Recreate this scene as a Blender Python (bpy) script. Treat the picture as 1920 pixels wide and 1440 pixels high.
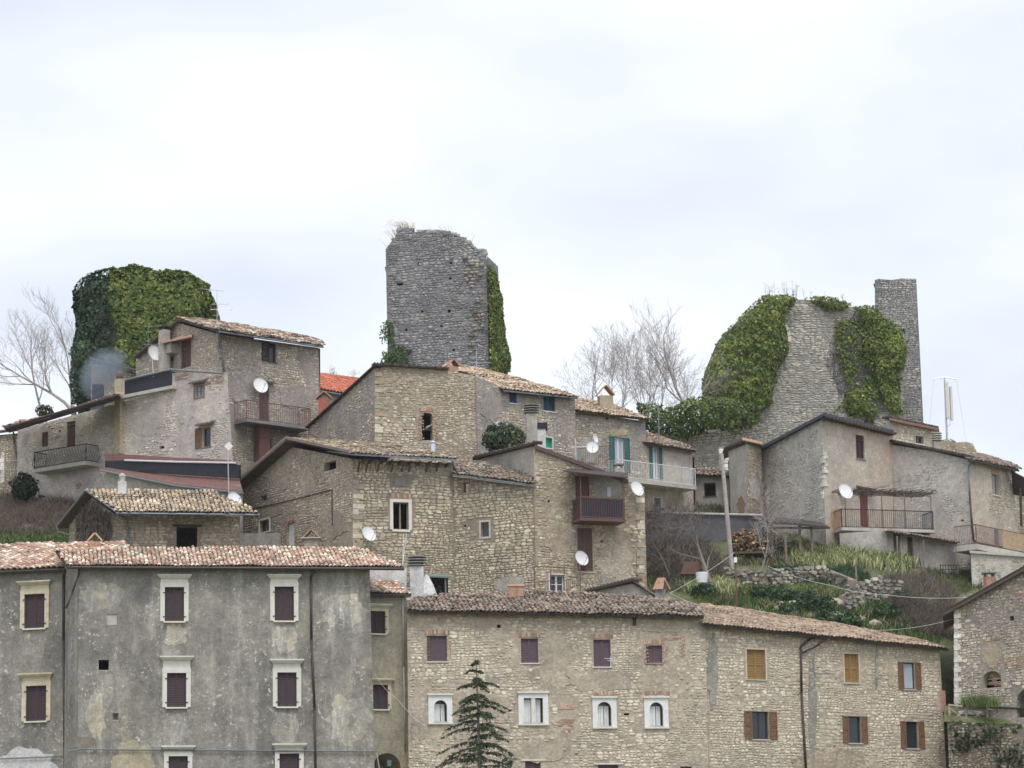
import bpy, bmesh, math, random
import numpy as np
from mathutils import Vector, Matrix, noise
from mathutils.geometry import tessellate_polygon, delaunay_2d_cdt

random.seed(7)
for o in list(bpy.data.objects): bpy.data.objects.remove(o)
scene = bpy.context.scene
COL = scene.collection

# ------------------------------------------------------------------ camera
F = 6000.0                        # focal length in photo pixels (1920 wide)
HAZE = 0.00012                    # density of the added haze (per metre)
PITCH, ROLL = math.radians(11.0), 0.018
CAM = Vector((0, 0, 1.7))
_f = Vector((0, math.cos(PITCH), math.sin(PITCH)))
_u0 = Vector((0, -math.sin(PITCH), math.cos(PITCH)))
_r0 = Vector((1, 0, 0))
RIGHT = _r0 * math.cos(ROLL) - _u0 * math.sin(ROLL)
UP = _u0 * math.cos(ROLL) + _r0 * math.sin(ROLL)
cd = bpy.data.cameras.new('camera')
cd.sensor_width = 36.0
cd.lens = F / 1920 * 36.0
cd.clip_start = 1.0
cd.clip_end = 8000.0
cam = bpy.data.objects.new('camera', cd)
COL.objects.link(cam)
cam.matrix_world = Matrix((
    (RIGHT.x, UP.x, -_f.x, CAM.x), (RIGHT.y, UP.y, -_f.y, CAM.y),
    (RIGHT.z, UP.z, -_f.z, CAM.z), (0, 0, 0, 1)))
scene.camera = cam

# ------------------------------------------------------------------ light
SUN_EL, SUN_AZ = math.radians(60), math.radians(168)    # azimuth clockwise from +Y: behind the camera, to the right
world = bpy.data.worlds.new('World')
scene.world = world
world.use_nodes = True
wn, wl = world.node_tree.nodes, world.node_tree.links
wn.clear()
w_out = wn.new('ShaderNodeOutputWorld')
w_bg = wn.new('ShaderNodeBackground')
w_bg.inputs['Strength'].default_value = 0.1
w_sky = wn.new('ShaderNodeTexSky')
w_sky.sky_type = 'NISHITA'
w_sky.sun_disc = False
w_sky.sun_elevation = SUN_EL
w_sky.sun_rotation = SUN_AZ
w_tc = wn.new('ShaderNodeTexCoord')
w_map = wn.new('ShaderNodeMapping')
w_map.inputs['Scale'].default_value = (5.0, 5.0, 11.0)
w_map.inputs['Location'].default_value = (1.7, 3.1, 0.9)
w_n = wn.new('ShaderNodeTexNoise')
w_n.inputs['Scale'].default_value = 1.0
w_n.inputs['Detail'].default_value = 4.0
w_n.inputs['Roughness'].default_value = 0.45
w_r = wn.new('ShaderNodeValToRGB')
w_r.color_ramp.elements[0].position = 0.36
w_r.color_ramp.elements[0].color = (6.5, 7.05, 8.1, 1)      # grey-blue cloud base (times 0.1)
w_r.color_ramp.elements[1].position = 0.62
w_r.color_ramp.elements[1].color = (9.0, 9.35, 9.9, 1)    # white cloud
w_mix = wn.new('ShaderNodeMix')
w_mix.data_type = 'RGBA'
w_mix.inputs[0].default_value = 0.94
wl.new(w_tc.outputs['Generated'], w_map.inputs['Vector'])
wl.new(w_map.outputs[0], w_n.inputs['Vector'])
wl.new(w_n.outputs['Fac'], w_r.inputs[0])
wl.new(w_sky.outputs[0], w_mix.inputs[6])
wl.new(w_r.outputs[0], w_mix.inputs[7])
wl.new(w_mix.outputs[2], w_bg.inputs['Color'])
wl.new(w_bg.outputs[0], w_out.inputs['Surface'])

sd = bpy.data.lights.new('sun', 'SUN')
sd.energy = 1.5
sd.angle = math.radians(25)
sd.color = (1.0, 0.96, 0.9)
sun = bpy.data.objects.new('sun', sd)
COL.objects.link(sun)
sdir = Vector((math.sin(SUN_AZ) * math.cos(SUN_EL), math.cos(SUN_AZ) * math.cos(SUN_EL), math.sin(SUN_EL)))
sun.rotation_euler = sdir.to_track_quat('Z', 'Y').to_euler()
sun.location = (30, -20, 120)

vs = scene.view_settings
vs.view_transform = 'Standard'
vs.look = 'None'
vs.exposure = 0.3
vs.gamma = 1.0
vs.use_curve_mapping = False
scene.render.engine = 'CYCLES'

# ------------------------------------------------------------------ pixel helpers
def ray(px, py):
    return (RIGHT * ((px - 960) / F) - UP * ((py - 720) / F) + _f).normalized()

def P(px, py, Y):
    d = ray(px, py)
    return CAM + d * ((Y - CAM.y) / d.y)

def ray_plane(px, py, p0, n):
    d = ray(px, py)
    return CAM + d * ((p0 - CAM).dot(n) / d.dot(n))

class Pl:
    """vertical wall plane through two plan points, each given as (pixel x, depth)"""
    def __init__(self, A, B, ry=900):
        a, b = P(A[0], ry, A[1]), P(B[0], ry, B[1])
        self.a = Vector((a.x, a.y, 0)); self.b = Vector((b.x, b.y, 0))
        self.u = (self.b - self.a).normalized()
        self.len = (self.b - self.a).length
        self.n = Vector((self.u.y, -self.u.x, 0))
        self.rot = math.atan2(self.u.y, self.u.x)
    def hit(self, px, py, off=0.0):
        p = ray_plane(px, py, self.a + self.n * off, self.n)
        return ((p - self.a).dot(self.u), p.z)
    def pt(self, u, z, n=0.0):
        q = self.a + self.u * u + self.n * n
        return Vector((q.x, q.y, z))
    def at(self, px, py, n=0.0):
        u, z = self.hit(px, py, n)
        return self.pt(u, z, n)
    def rect(self, x0, y0, x1, y1, off=0.0):
        xm, ym = (x0 + x1) / 2, (y0 + y1) / 2
        return (self.hit(x0, ym, off)[0], self.hit(x1, ym, off)[0],
                self.hit(xm, y1, off)[1], self.hit(xm, y0, off)[1])

def bk(p, d):
    """p moved d metres straight away from the viewer"""
    p = Vector(p); return p + Vector((p.x - CAM.x, p.y - CAM.y, 0)).normalized() * d

def interp(x, pts):
    if x <= pts[0][0]: return pts[0][1]
    for (a, b), (c, d) in zip(pts, pts[1:]):
        if x <= c: return b + (d - b) * (x - a) / (c - a)
    return pts[-1][1]

PROFILE = [(0, 0), (100, 1), (128, 4), (138, 8), (146, 11), (152, 17.5), (160, 23), (170, 27), (182, 31),
           (195, 35), (215, 36), (240, 30), (320, 8), (450, 0), (4000, 0)]
def ground_z(x, y):
    z = interp(y, PROFILE)
    w = max(0, 1 - abs(y - 168) / 60)
    side = interp(x, [(-26, 1.2), (-14, 0.8), (-6, -.6), (0, -1.5), (8, -1.0), (14, -1.4), (20, -1.9), (24, -3.6), (40, -3.8)])
    fall = interp(abs(x), [(0, 1), (45, 1), (160, 0.25), (600, 0)])
    if x > 4: z -= 6.0 * math.exp(-((y - 151.5) / 3.6) ** 2) * min(1, (x - 4) / 6)
    return (z + side * w) * fall + 0.25 * noise.noise(Vector((x * 0.2, y * 0.2, 0))) * w

# ------------------------------------------------------------------ colours and materials
def lin(c):
    c = c / 255.0
    return c / 12.92 if c <= 0.04045 else ((c + 0.055) / 1.055) ** 2.4
def C(r, g, b, k=1.3):
    return tuple(min(0.82, lin(v) * k) for v in (r, g, b))

def new_mat(name):
    m = bpy.data.materials.new(name); m.use_nodes = True
    nt = m.node_tree; nt.nodes.clear()
    out = nt.nodes.new('ShaderNodeOutputMaterial')
    bs = nt.nodes.new('ShaderNodeBsdfPrincipled')
    nt.links.new(bs.outputs[0], out.inputs[0])
    return m, nt, bs, out
def N(nt, t, **kw):
    n = nt.nodes.new(t)
    for k, v in kw.items():
        if isinstance(k, str) and hasattr(n, k): setattr(n, k, v)
    return n
def noise_node(nt, vec, scale, detail=4, rough=0.55):
    n = nt.nodes.new('ShaderNodeTexNoise')
    n.inputs['Scale'].default_value = scale; n.inputs['Detail'].default_value = detail
    n.inputs['Roughness'].default_value = rough
    if vec is not None: nt.links.new(vec, n.inputs['Vector'])
    return n.outputs['Fac']
def ramp(nt, fac, a, b, ca=(0, 0, 0, 1), cb=(1, 1, 1, 1)):
    r = nt.nodes.new('ShaderNodeValToRGB')
    r.color_ramp.elements[0].position = a; r.color_ramp.elements[1].position = b
    r.color_ramp.elements[0].color = ca; r.color_ramp.elements[1].color = cb
    nt.links.new(fac, r.inputs[0]); return r.outputs[0]
def mix(nt, fac, a, b, mode='MIX'):
    m = nt.nodes.new('ShaderNodeMix'); m.data_type = 'RGBA'; m.blend_type = mode
    for s, v in ((m.inputs[0], fac), (m.inputs[6], a), (m.inputs[7], b)):
        if isinstance(v, (int, float)): s.default_value = v
        elif isinstance(v, tuple): s.default_value = (*v[:3], 1)
        else: nt.links.new(v, s)
    return m.outputs[2]
def position(nt, scale=(1, 1, 1)):
    g = nt.nodes.new('ShaderNodeNewGeometry')
    m = nt.nodes.new('ShaderNodeMapping'); m.inputs['Scale'].default_value = scale
    nt.links.new(g.outputs['Position'], m.inputs['Vector']); return m.outputs[0]
def bump(nt, bs, h, strength, dist):
    b = nt.nodes.new('ShaderNodeBump'); b.inputs['Strength'].default_value = strength
    b.inputs['Distance'].default_value = dist
    nt.links.new(h, b.inputs['Height']); nt.links.new(b.outputs[0], bs.inputs['Normal'])

MATS = {}
def plain(name, col, rough=0.8, metal=0.0, var=0.25, scale=3.0):
    if name in MATS: return MATS[name]
    m, nt, bs, out = new_mat(name)
    pos = position(nt)
    f = ramp(nt, noise_node(nt, pos, scale, 6, 0.65), 0.25, 0.75, (1 - var,) * 3 + (1,), (1 + var,) * 3 + (1,))
    c = mix(nt, 1.0, col, f, 'MULTIPLY')
    nt.links.new(c, bs.inputs['Base Color'])
    bs.inputs['Roughness'].default_value = rough; bs.inputs['Metallic'].default_value = metal
    MATS[name] = m; return m

def tint(name, rough=0.9, var=0.3, scale=7.0, bumps=0.5, bdist=0.03, big=0.25, lichen=None, lich_amt=0.5):
    """colour from the piece's own colour (vertex colour times object colour), worn by noise"""
    if name in MATS: return MATS[name]
    m, nt, bs, out = new_mat(name)
    at = nt.nodes.new('ShaderNodeAttribute'); at.attribute_name = 'Col'
    oi = nt.nodes.new('ShaderNodeObjectInfo')
    c = mix(nt, 1.0, at.outputs['Color'], oi.outputs['Color'], 'MULTIPLY')
    pos = position(nt)
    n1 = noise_node(nt, pos, scale, 5, 0.7)
    c = mix(nt, 1.0, c, ramp(nt, n1, 0.25, 0.75, (1 - var,) * 3 + (1,), (1 + var,) * 3 + (1,)), 'MULTIPLY')
    n2 = noise_node(nt, pos, 0.35, 3, 0.6)
    c = mix(nt, 1.0, c, ramp(nt, n2, 0.3, 0.7, (1 - big,) * 3 + (1,), (1 + big,) * 3 + (1,)), 'MULTIPLY')
    if lichen:
        f = ramp(nt, noise_node(nt, pos, 2.2, 6, 0.75), 0.5, 0.68)
        f2 = mix(nt, 1.0, f, (lich_amt,) * 3, 'MULTIPLY')
        c = mix(nt, f2, c, lichen)
    nt.links.new(c, bs.inputs['Base Color'])
    bs.inputs['Roughness'].default_value = rough
    if bumps: bump(nt, bs, n1, bumps, bdist)
    MATS[name] = m; return m

def plaster(name, base, dark, light, speck=0.35, streak=0.5, stain=None, stain_at=(0.55, 0.72), chips=None):
    """old lime render: cloudy patches, vertical streaks, pale specks, bumpy"""
    if name in MATS: return MATS[name]
    m, nt, bs, out = new_mat(name)
    pos = position(nt)
    n1 = noise_node(nt, pos, 0.5, 8, 0.68)
    c = mix(nt, ramp(nt, n1, 0.3, 0.72), dark, base)
    n2 = noise_node(nt, position(nt, (0.9, 0.9, 0.16)), 1.6, 7, 0.7)
    c = mix(nt, mix(nt, 1.0, ramp(nt, n2, 0.5, 0.78), (streak,) * 3, 'MULTIPLY'), c, light)
    if stain:
        n3 = noise_node(nt, position(nt, (1, 1, 0.6)), 0.33, 6, 0.7)
        c = mix(nt, ramp(nt, n3, *stain_at), c, stain)
    n4 = noise_node(nt, pos, 5.5, 4, 0.75)
    n5 = noise_node(nt, pos, 0.8, 3, 0.5)
    sp = mix(nt, 1.0, ramp(nt, n4, 0.57, 0.65), ramp(nt, n5, 0.38, 0.6), 'MULTIPLY')
    c = mix(nt, mix(nt, 1.0, sp, (speck,) * 3, 'MULTIPLY'), c, light)
    n6 = noise_node(nt, pos, 9.0, 6, 0.7)
    c = mix(nt, 1.0, c, ramp(nt, n6, 0.25, 0.75, (0.7,) * 3 + (1,), (1.28,) * 3 + (1,)), 'MULTIPLY')
    n7 = noise_node(nt, position(nt, (1, 1, 1.25)), 2.1, 7, 0.72)
    c = mix(nt, 1.0, c, ramp(nt, n7, 0.3, 0.7, (0.76,) * 3 + (1,), (1.2,) * 3 + (1,)), 'MULTIPLY')
    if chips:
        v = nt.nodes.new('ShaderNodeTexVoronoi'); v.inputs['Scale'].default_value = 4.5
        nt.links.new(position(nt, (1, 1, 1.7)), v.inputs['Vector'])
        f = mix(nt, 1.0, ramp(nt, v.outputs['Distance'], 0.3, 0.42, (1, 1, 1, 1), (0, 0, 0, 1)), ramp(nt, n5, 0.38, 0.6), 'MULTIPLY')
        c = mix(nt, mix(nt, 1.0, f, (0.8,) * 3, 'MULTIPLY'), c, chips)
    nt.links.new(c, bs.inputs['Base Color'])
    bs.inputs['Roughness'].default_value = 0.95
    h = mix(nt, 0.5, n6, n4)
    bump(nt, bs, h, 0.6, 0.05)
    MATS[name] = m; return m

M_STONE = tint('rubble_stone', 0.92, 0.3, 7.0, 0.7, 0.04, 0.26)
M_TILE = tint('clay_tile', 0.9, 0.35, 9.0, 0.3, 0.02, 0.18, C(150, 140, 115), 0.35)
M_TILE_OLD = tint('lichen_tile', 0.95, 0.35, 9.0, 0.4, 0.02, 0.2, C(120, 108, 84), 0.7)
M_TILE_NEW = tint('new_red_tile', 0.8, 0.12, 6.0, 0.1, 0.01, 0.06)
M_BRICK = tint('old_brick', 0.92, 0.3, 9.0, 0.3, 0.02, 0.1)
def leafmat(name, trans=0.25):
    m, nt, bs, out = new_mat(name)
    at = nt.nodes.new('ShaderNodeAttribute'); at.attribute_name = 'Col'
    nt.links.new(at.outputs['Color'], bs.inputs['Base Color'])
    bs.inputs['Roughness'].default_value = 0.55
    bs.inputs['Specular IOR Level'].default_value = 0.35
    tr = nt.nodes.new('ShaderNodeBsdfTranslucent')
    nt.links.new(at.outputs['Color'], tr.inputs[0])
    mx = nt.nodes.new('ShaderNodeMixShader'); mx.inputs[0].default_value = trans
    nt.links.new(bs.outputs[0], mx.inputs[1]); nt.links.new(tr.outputs[0], mx.inputs[2])
    nt.links.new(mx.outputs[0], out.inputs[0])
    MATS[name] = m; return m
M_LEAF = leafmat('leaf')
M_BARK = plain('grey_bark', C(158, 150, 146), 0.95, 0, 0.3, 4)
M_BARKG = plain('garden_bark', C(112, 104, 99), 0.95, 0, 0.3, 4)
M_BARKD = plain('brown_bark', C(92, 82, 76), 0.95, 0, 0.3, 4)
M_WOOD = plain('weathered_wood', C(120, 108, 96), 0.9, 0, 0.3, 5)
M_DWOOD = plain('dark_wood', C(62, 54, 52), 0.85, 0, 0.3, 5)
M_RAFTER = plain('old_rafter', C(82, 72, 66), 0.9, 0, 0.35, 5)
M_IRON = plain('black_iron', C(36, 36, 42), 0.5, 0.3, 0.2, 5)
M_RUST = plain('rusty_iron', C(104, 78, 70), 0.8, 0.1, 0.3, 5)
M_PIPEB = plain('brown_gutter', C(66, 54, 54), 0.55, 0.2, 0.2, 4)
M_PIPEG = plain('zinc_gutter', C(114, 120, 126), 0.5, 0.3, 0.2, 4)
M_PIPEW = plain('pale_pipe', C(196, 198, 200), 0.55, 0.0, 0.15, 4)
M_WHITE = plain('white_enamel', C(226, 228, 232), 0.45, 0, 0.06, 3)
M_ALU = plain('aluminium', C(180, 184, 190), 0.4, 0.5, 0.1, 4)
M_FRAME = plain('pale_stone_trim', C(200, 196, 188), 0.85, 0, 0.13, 4)
M_FRAMEY = plain('cream_stone_trim', C(190, 180, 158), 0.85, 0, 0.25, 3)
M_WSTONE = plain('white_dressed_stone', C(216, 214, 207), 0.85, 0, 0.12, 4)
M_SHUT = plain('maroon_shutter', C(64, 49, 53), 0.7, 0, 0.2, 6)
M_SHUTP = plain('purple_shutter', C(88, 70, 80), 0.7, 0, 0.15, 6)
M_SHUTB = plain('brown_shutter', C(108, 80, 58), 0.7, 0, 0.2, 6)
M_SHUTO = plain('ochre_shutter', C(138, 108, 66), 0.7, 0, 0.15, 6)
M_SHUTG = plain('green_shutter', C(44, 92, 90), 0.6, 0, 0.15, 6)
M_SHUTG2 = plain('bright_green_shutter', C(40, 140, 110), 0.6, 0, 0.12, 6)
M_SHUTN = plain('dark_blue_green_shutter', C(40, 66, 84), 0.6, 0, 0.15, 6)
M_DOOR = plain('brown_door', C(92, 68, 64), 0.7, 0, 0.2, 6)
M_WWHITE = plain('white_window_paint', C(214, 216, 214), 0.6, 0, 0.1, 6)
M_CONC = plain('concrete', C(168, 164, 156), 0.92, 0, 0.22, 2.5)
M_CONCD = plain('dark_concrete', C(120, 118, 116), 0.92, 0, 0.25, 2.5)
M_TAR = plain('tar_and_dark_interior', C(38, 39, 48), 0.8, 0, 0.3, 3)  # tar, and the painted shade inside the yard shelter
M_BROWNROOF = plain('brown_corrugated', C(118, 88, 82), 0.75, 0, 0.25, 3)
M_DARKROOF = plain('dark_roof_sheet', C(62, 66, 76), 0.7, 0, 0.2, 3)
M_CURTAIN = plain('white_curtain', C(158, 166, 176), 0.9, 0, 0.12, 5)
M_STEELCHIM = plain('steel_flue', C(190, 194, 200), 0.3, 0.7, 0.1, 4)
M_TERRA = plain('terracotta', C(158, 124, 106), .85, 0, .35, 5)
M_ROOFBED = plain('roof_bed', C(60, 52, 48), 0.95, 0, 0.3, 3)  # dark boards, darkened further to paint in shade under the eaves
m, nt, bs, out = new_mat('window_glass')
bs.inputs['Base Color'].default_value = (0.03, 0.04, 0.055, 1); bs.inputs['Roughness'].default_value = 0.12
M_GLASS = m

PL_GREY = plaster('grey_render', C(148, 143, 134), C(98, 95, 93), C(198, 192, 182), 1.0, 0.5, C(160, 149, 127), (0.58, 0.75))
PL_RUN = plaster('runoff_render', C(158, 154, 146), C(112, 110, 108), C(210, 204, 192), 1.0, 1.0, C(186, 173, 150), (0.5, 0.7))
PL_CREAM = plaster('cream_render', C(176, 164, 138), C(140, 132, 116), C(206, 198, 180), 0.4, 0.5)
PL_WHITE = plaster('white_render', C(204, 202, 200), C(176, 174, 174), C(222, 220, 218), 0.2, 0.3)
PL_PALE = plaster('pale_patchy_render', C(203, 193, 184), C(147, 139, 137), C(232, 224, 214), 0.5, 0.45, C(151, 145, 148), (0.52, 0.7), C(172, 161, 143))
PL_COLD = plaster('cold_grey_render', C(192, 186, 178), C(149, 145, 140), C(221, 215, 205), 0.4, 0.4, C(172, 167, 161), (0.5, 0.7), C(170, 160, 143))
PL_WARM = plaster('warm_beige_render', C(188, 176, 160), C(154, 146, 140), C(210, 200, 188), 0.4, 0.4, C(180, 160, 142), (0.5, 0.7), C(172, 160, 146))
PL_MORTAR_T = plaster('tan_mortar', C(162, 149, 130), C(124, 112, 101), C(183, 170, 151), 0.4, 0.3, None, (0, 1), C(183, 170, 149))
PL_MORTAR_D = plaster('dark_joint_mortar', C(146, 133, 118), C(112, 102, 93), C(168, 155, 136), 0.3, 0.2)
PL_MORTAR_G = plaster('grey_mortar', C(153, 143, 135), C(116, 110, 107), C(176, 167, 156), 0.4, 0.3, C(140, 134, 128), (0.45, 0.65), C(175, 165, 150))
PL_MORTAR_L = plaster('light_mortar', C(178, 165, 147), C(139, 129, 118), C(196, 183, 165), 0.4, 0.4, C(157, 145, 133), (0.5, 0.7), C(191, 179, 161))
PL_TOWER = plaster('tower_mortar', C(124, 123, 123), C(94, 94, 96), C(150, 147, 140), 0.3, 0.2, None, (0, 1), C(130, 130, 132))
PL_CASTLE = plaster('castle_mortar', C(146, 142, 132), C(112, 110, 106), C(166, 161, 148), 0.3, 0.2, None, (0, 1), C(164, 160, 150))
PL_CEMENT = plaster('cement_render', C(168, 163, 153), C(136, 132, 126), C(187, 182, 172), 0.2, 0.3)

# ------------------------------------------------------------------ object helpers
ORIGIN = {}
def link(o, parent=None):
    COL.objects.link(o)
    if parent is not None:
        o.parent = parent
        ORIGIN[o.name] = ORIGIN[parent.name]
    return o
def tag(o, label=None, cat=None, group=None, kind=None):
    if label: o['label'] = label
    if cat: o['category'] = cat
    if group: o['group'] = group
    if kind: o['kind'] = kind
    return o
def thing(name, label, cat, loc, group=None):
    o = bpy.data.objects.new(name, None)
    o.empty_display_size = 0.3
    o.location = loc
    COL.objects.link(o)
    ORIGIN[o.name] = Vector(loc)
    return tag(o, label, cat, group)

def jit(c, r, s=.15):
    k = max(.3, r.gauss(1, s)); return tuple(max(.004, v * k) for v in c)

class MB:
    """collects geometry in world coordinates and links it as one mesh object"""
    def __init__(self): self.v = []; self.f = []; self.c = []; self.col = (1, 1, 1)
    def add(self, vs, fs):
        k = len(self.v)
        self.v += [tuple(p) for p in vs]; self.c += [self.col] * len(vs)
        self.f += [tuple(i + k for i in f) for f in fs]
    def box8(self, p):
        self.add(p, [(0, 1, 2, 3), (7, 6, 5, 4), (0, 4, 5, 1), (1, 5, 6, 2), (2, 6, 7, 3), (3, 7, 4, 0)])
    def boxp(self, pl, u0, u1, z0, z1, n0, n1):
        self.box8([pl.pt(u0, z0, n1), pl.pt(u1, z0, n1), pl.pt(u1, z1, n1), pl.pt(u0, z1, n1),
                   pl.pt(u0, z0, n0), pl.pt(u1, z0, n0), pl.pt(u1, z1, n0), pl.pt(u0, z1, n0)])
    def box(self, c, ax, ay, az):
        c = Vector(c); ax, ay, az = Vector(ax), Vector(ay), Vector(az)
        self.box8([c + ax * sx + ay * sy + az * sz for sy, sx, sz in
                   ((-1, -1, -1), (-1, 1, -1), (-1, 1, 1), (-1, -1, 1), (1, -1, -1), (1, 1, -1), (1, 1, 1), (1, -1, 1))])
    def tube(self, p0, p1, r0, r1=None, n=6, cap=True):
        p0, p1 = Vector(p0), Vector(p1)
        r1 = r0 if r1 is None else r1
        d = (p1 - p0)
        if d.length < 1e-6: return
        d.normalize()
        a = d.orthogonal().normalized(); b = d.cross(a)
        vs = []
        for p, r in ((p0, r0), (p1, r1)):
            for i in range(n):
                t = 2 * math.pi * i / n
                vs.append(p + a * (math.cos(t) * r) + b * (math.sin(t) * r))
        fs = [(i, (i + 1) % n, n + (i + 1) % n, n + i) for i in range(n)]
        if cap: fs += [tuple(range(n - 1, -1, -1)), tuple(range(n, 2 * n))]
        self.add(vs, fs)
    def path(self, pts, r, n=6):
        for a, b in zip(pts, pts[1:]): self.tube(a, b, r, r, n)
    def poly(self, pts): self.add(pts, [tuple(range(len(pts)))])
    def prism(self, pts, off):
        """closed slab: polygon pts and its copy moved by off"""
        n = len(pts); off = Vector(off)
        tris = tessellate_polygon([[Vector(p) for p in pts]])
        vs = [Vector(p) for p in pts] + [Vector(p) + off for p in pts]
        fs = [tuple(t) for t in tris] + [tuple(i + n for i in reversed(t)) for t in tris]
        fs += [(i, (i + 1) % n, n + (i + 1) % n, n + i) for i in range(n)]
        self.add(vs, fs)
    def lathe(self, c, axis, prof, n=16):
        """prof: list of (distance along axis, radius)"""
        c = Vector(c); d = Vector(axis).normalized(); a = d.orthogonal().normalized(); b = d.cross(a)
        vs = []
        for t, r in prof:
            for i in range(n):
                th = 2 * math.pi * i / n
                vs.append(c + d * t + a * (math.cos(th) * r) + b * (math.sin(th) * r))
        fs = []
        for j in range(len(prof) - 1):
            fs += [(j * n + i, j * n + (i + 1) % n, (j + 1) * n + (i + 1) % n, (j + 1) * n + i) for i in range(n)]
        self.add(vs, fs)
    def build(self, name, mat, parent=None, smooth=False, colour=False, kind=None, loc=None):
        if not self.v: return None
        me = bpy.data.meshes.new(name)
        org = ORIGIN[parent.name] if parent is not None else (Vector(loc) if loc is not None else Vector((0, 0, 0)))
        me.from_pydata([(x - org.x, y - org.y, z - org.z) for x, y, z in self.v], [], self.f)
        me.materials.append(mat)
        if colour:
            at = me.color_attributes.new('Col', 'FLOAT_COLOR', 'POINT')
            arr = np.ones((len(self.v), 4), dtype=np.float32); arr[:, :3] = np.array(self.c, dtype=np.float32)
            at.data.foreach_set('color', arr.ravel())
        if smooth: me.polygons.foreach_set('use_smooth', [True] * len(me.polygons))
        me.validate(); me.update()
        o = bpy.data.objects.new(name, me)
        link(o, parent)
        if parent is None:
            o.location = org; ORIGIN[o.name] = org
        if kind: o['kind'] = kind
        return o

# ------------------------------------------------------------------ stones and tiles: shared unit meshes
def unit_mesh(name, vs, fs, mat):
    me = bpy.data.meshes.new(name)
    me.from_pydata(vs, [], fs); me.materials.append(mat)
    at = me.color_attributes.new('Col', 'FLOAT_COLOR', 'POINT')
    at.data.foreach_set('color', [1.0] * (4 * len(vs)))
    me.update(); return me
def stone_variant(k):
    r = random.Random(100 + k); n = 7
    ring0, ring1 = [], []
    ph = r.uniform(0, 6.28)
    for i in range(n):
        t = ph + 2 * math.pi * (i + r.uniform(-0.3, 0.3)) / n
        c, s = math.cos(t), math.sin(t)
        e = 0.66                                      # squarish outline
        x = 0.5 * math.copysign(abs(c) ** e, c) * r.uniform(0.8, 1.14)
        z = 0.5 * math.copysign(abs(s) ** e, s) * r.uniform(0.8, 1.14)
        ring0.append((x, 0.15, z)); ring1.append((x * 0.88, -0.7 - r.uniform(0, 0.5), z * 0.85))
    vs = ring0 + ring1
    fs = [(i, (i + 1) % n, n + (i + 1) % n, n + i) for i in range(n)] + [tuple(range(n, 2 * n))]
    return vs, fs
STONES = [stone_variant(k) for k in range(14)]
STONE_ME = [unit_mesh('stone', v, f, M_STONE) for v, f in STONES]
STONE_NP = [(np.array(v), f) for v, f in STONES]
def tile_variant(k):
    # barrel tile, x across (width 1), y up the slope (length 1), z out; wide end low
    n = 5; vs = []
    for y, w, zz in ((-0.54, 0.5, 0.16), (0.54, 0.4, 0.0)):
        for i in range(n + 1):
            t = math.pi * i / n
            vs.append((math.cos(t) * w, y, math.sin(t) * 0.42 + zz))
    for i in range(n + 1):                                   # inner lip at the low end gives it thickness
        t = math.pi * i / n
        vs.append((math.cos(t) * 0.38, -0.54, math.sin(t) * 0.28 + 0.16))
    m = n + 1
    fs = [(i, i + 1, m + i + 1, m + i) for i in range(n)] + [(i + 1, i, 2 * m + i, 2 * m + i + 1) for i in range(n)]
    return vs, fs
TILE = tile_variant(0)
TILE_NP = np.array(TILE[0])
TILE_ME = {}
def tile_mesh(mat):
    if mat.name not in TILE_ME: TILE_ME[mat.name] = unit_mesh('roof_tile', TILE[0], TILE[1], mat)
    return TILE_ME[mat.name]

def inpoly(x, y, poly):
    c = False; j = len(poly) - 1
    for i in range(len(poly)):
        xi, yi = poly[i]; xj, yj = poly[j]
        if (yi > y) != (yj > y) and x < (xj - xi) * (y - yi) / (yj - yi) + xi: c = not c
        j = i
    return c

def join_np(name, chunks, mat, parent, kind='stuff'):
    """chunks: list of (verts Nx3 world, faces, colour) joined into one coloured mesh"""
    if not chunks: return None
    org = np.array(ORIGIN[parent.name])
    V = np.concatenate([c[0] for c in chunks]) - org
    cols = np.ones((len(V), 4), dtype=np.float32)
    loops, starts, totals = [], [], []
    k = 0; ls = 0
    for v, f, c in chunks:
        cols[k:k + len(v), :3] = c
        for face in f:
            loops.extend(i + k for i in face); starts.append(ls); totals.append(len(face)); ls += len(face)
        k += len(v)
    me = bpy.data.meshes.new(name)
    me.vertices.add(len(V)); me.vertices.foreach_set('co', V.astype(np.float32).ravel())
    me.loops.add(len(loops)); me.loops.foreach_set('vertex_index', loops)
    me.polygons.add(len(starts)); me.polygons.foreach_set('loop_start', starts); me.polygons.foreach_set('loop_total', totals)
    me.update(calc_edges=True)
    me.materials.append(mat)
    at = me.color_attributes.new('Col', 'FLOAT_COLOR', 'POINT'); at.data.foreach_set('color', cols.ravel())
    o = bpy.data.objects.new(name, me); link(o, parent)
    if kind: o['kind'] = kind
    return o

# stone palettes (base colours of the stones)
PAL_TAN = [C(181, 169, 148), C(166, 156, 135), C(192, 184, 163), C(154, 145, 127), C(171, 157, 132), C(148, 141, 129), C(201, 193, 177), C(159, 141, 118)]
PAL_MIX = [C(171, 161, 144), C(155, 147, 130), C(186, 177, 160), C(146, 139, 126), C(167, 151, 127), C(136, 131, 121), C(194, 188, 172), C(154, 133, 113)]
PAL_PINK = [C(185, 174, 156), C(174, 162, 146), C(199, 190, 174), C(162, 153, 139), C(178, 166, 143), C(165, 150, 136), C(209, 201, 187)]
PAL_GREY = [C(126, 126, 132), C(112, 112, 119), C(140, 140, 142), C(100, 102, 108), C(152, 149, 147), C(130, 125, 122), C(161, 158, 152)]
PAL_CAST = [C(162, 158, 152), C(147, 144, 139), C(176, 172, 161), C(135, 133, 132), C(168, 160, 145), C(155, 149, 138)]
NPIECE = 300
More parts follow.
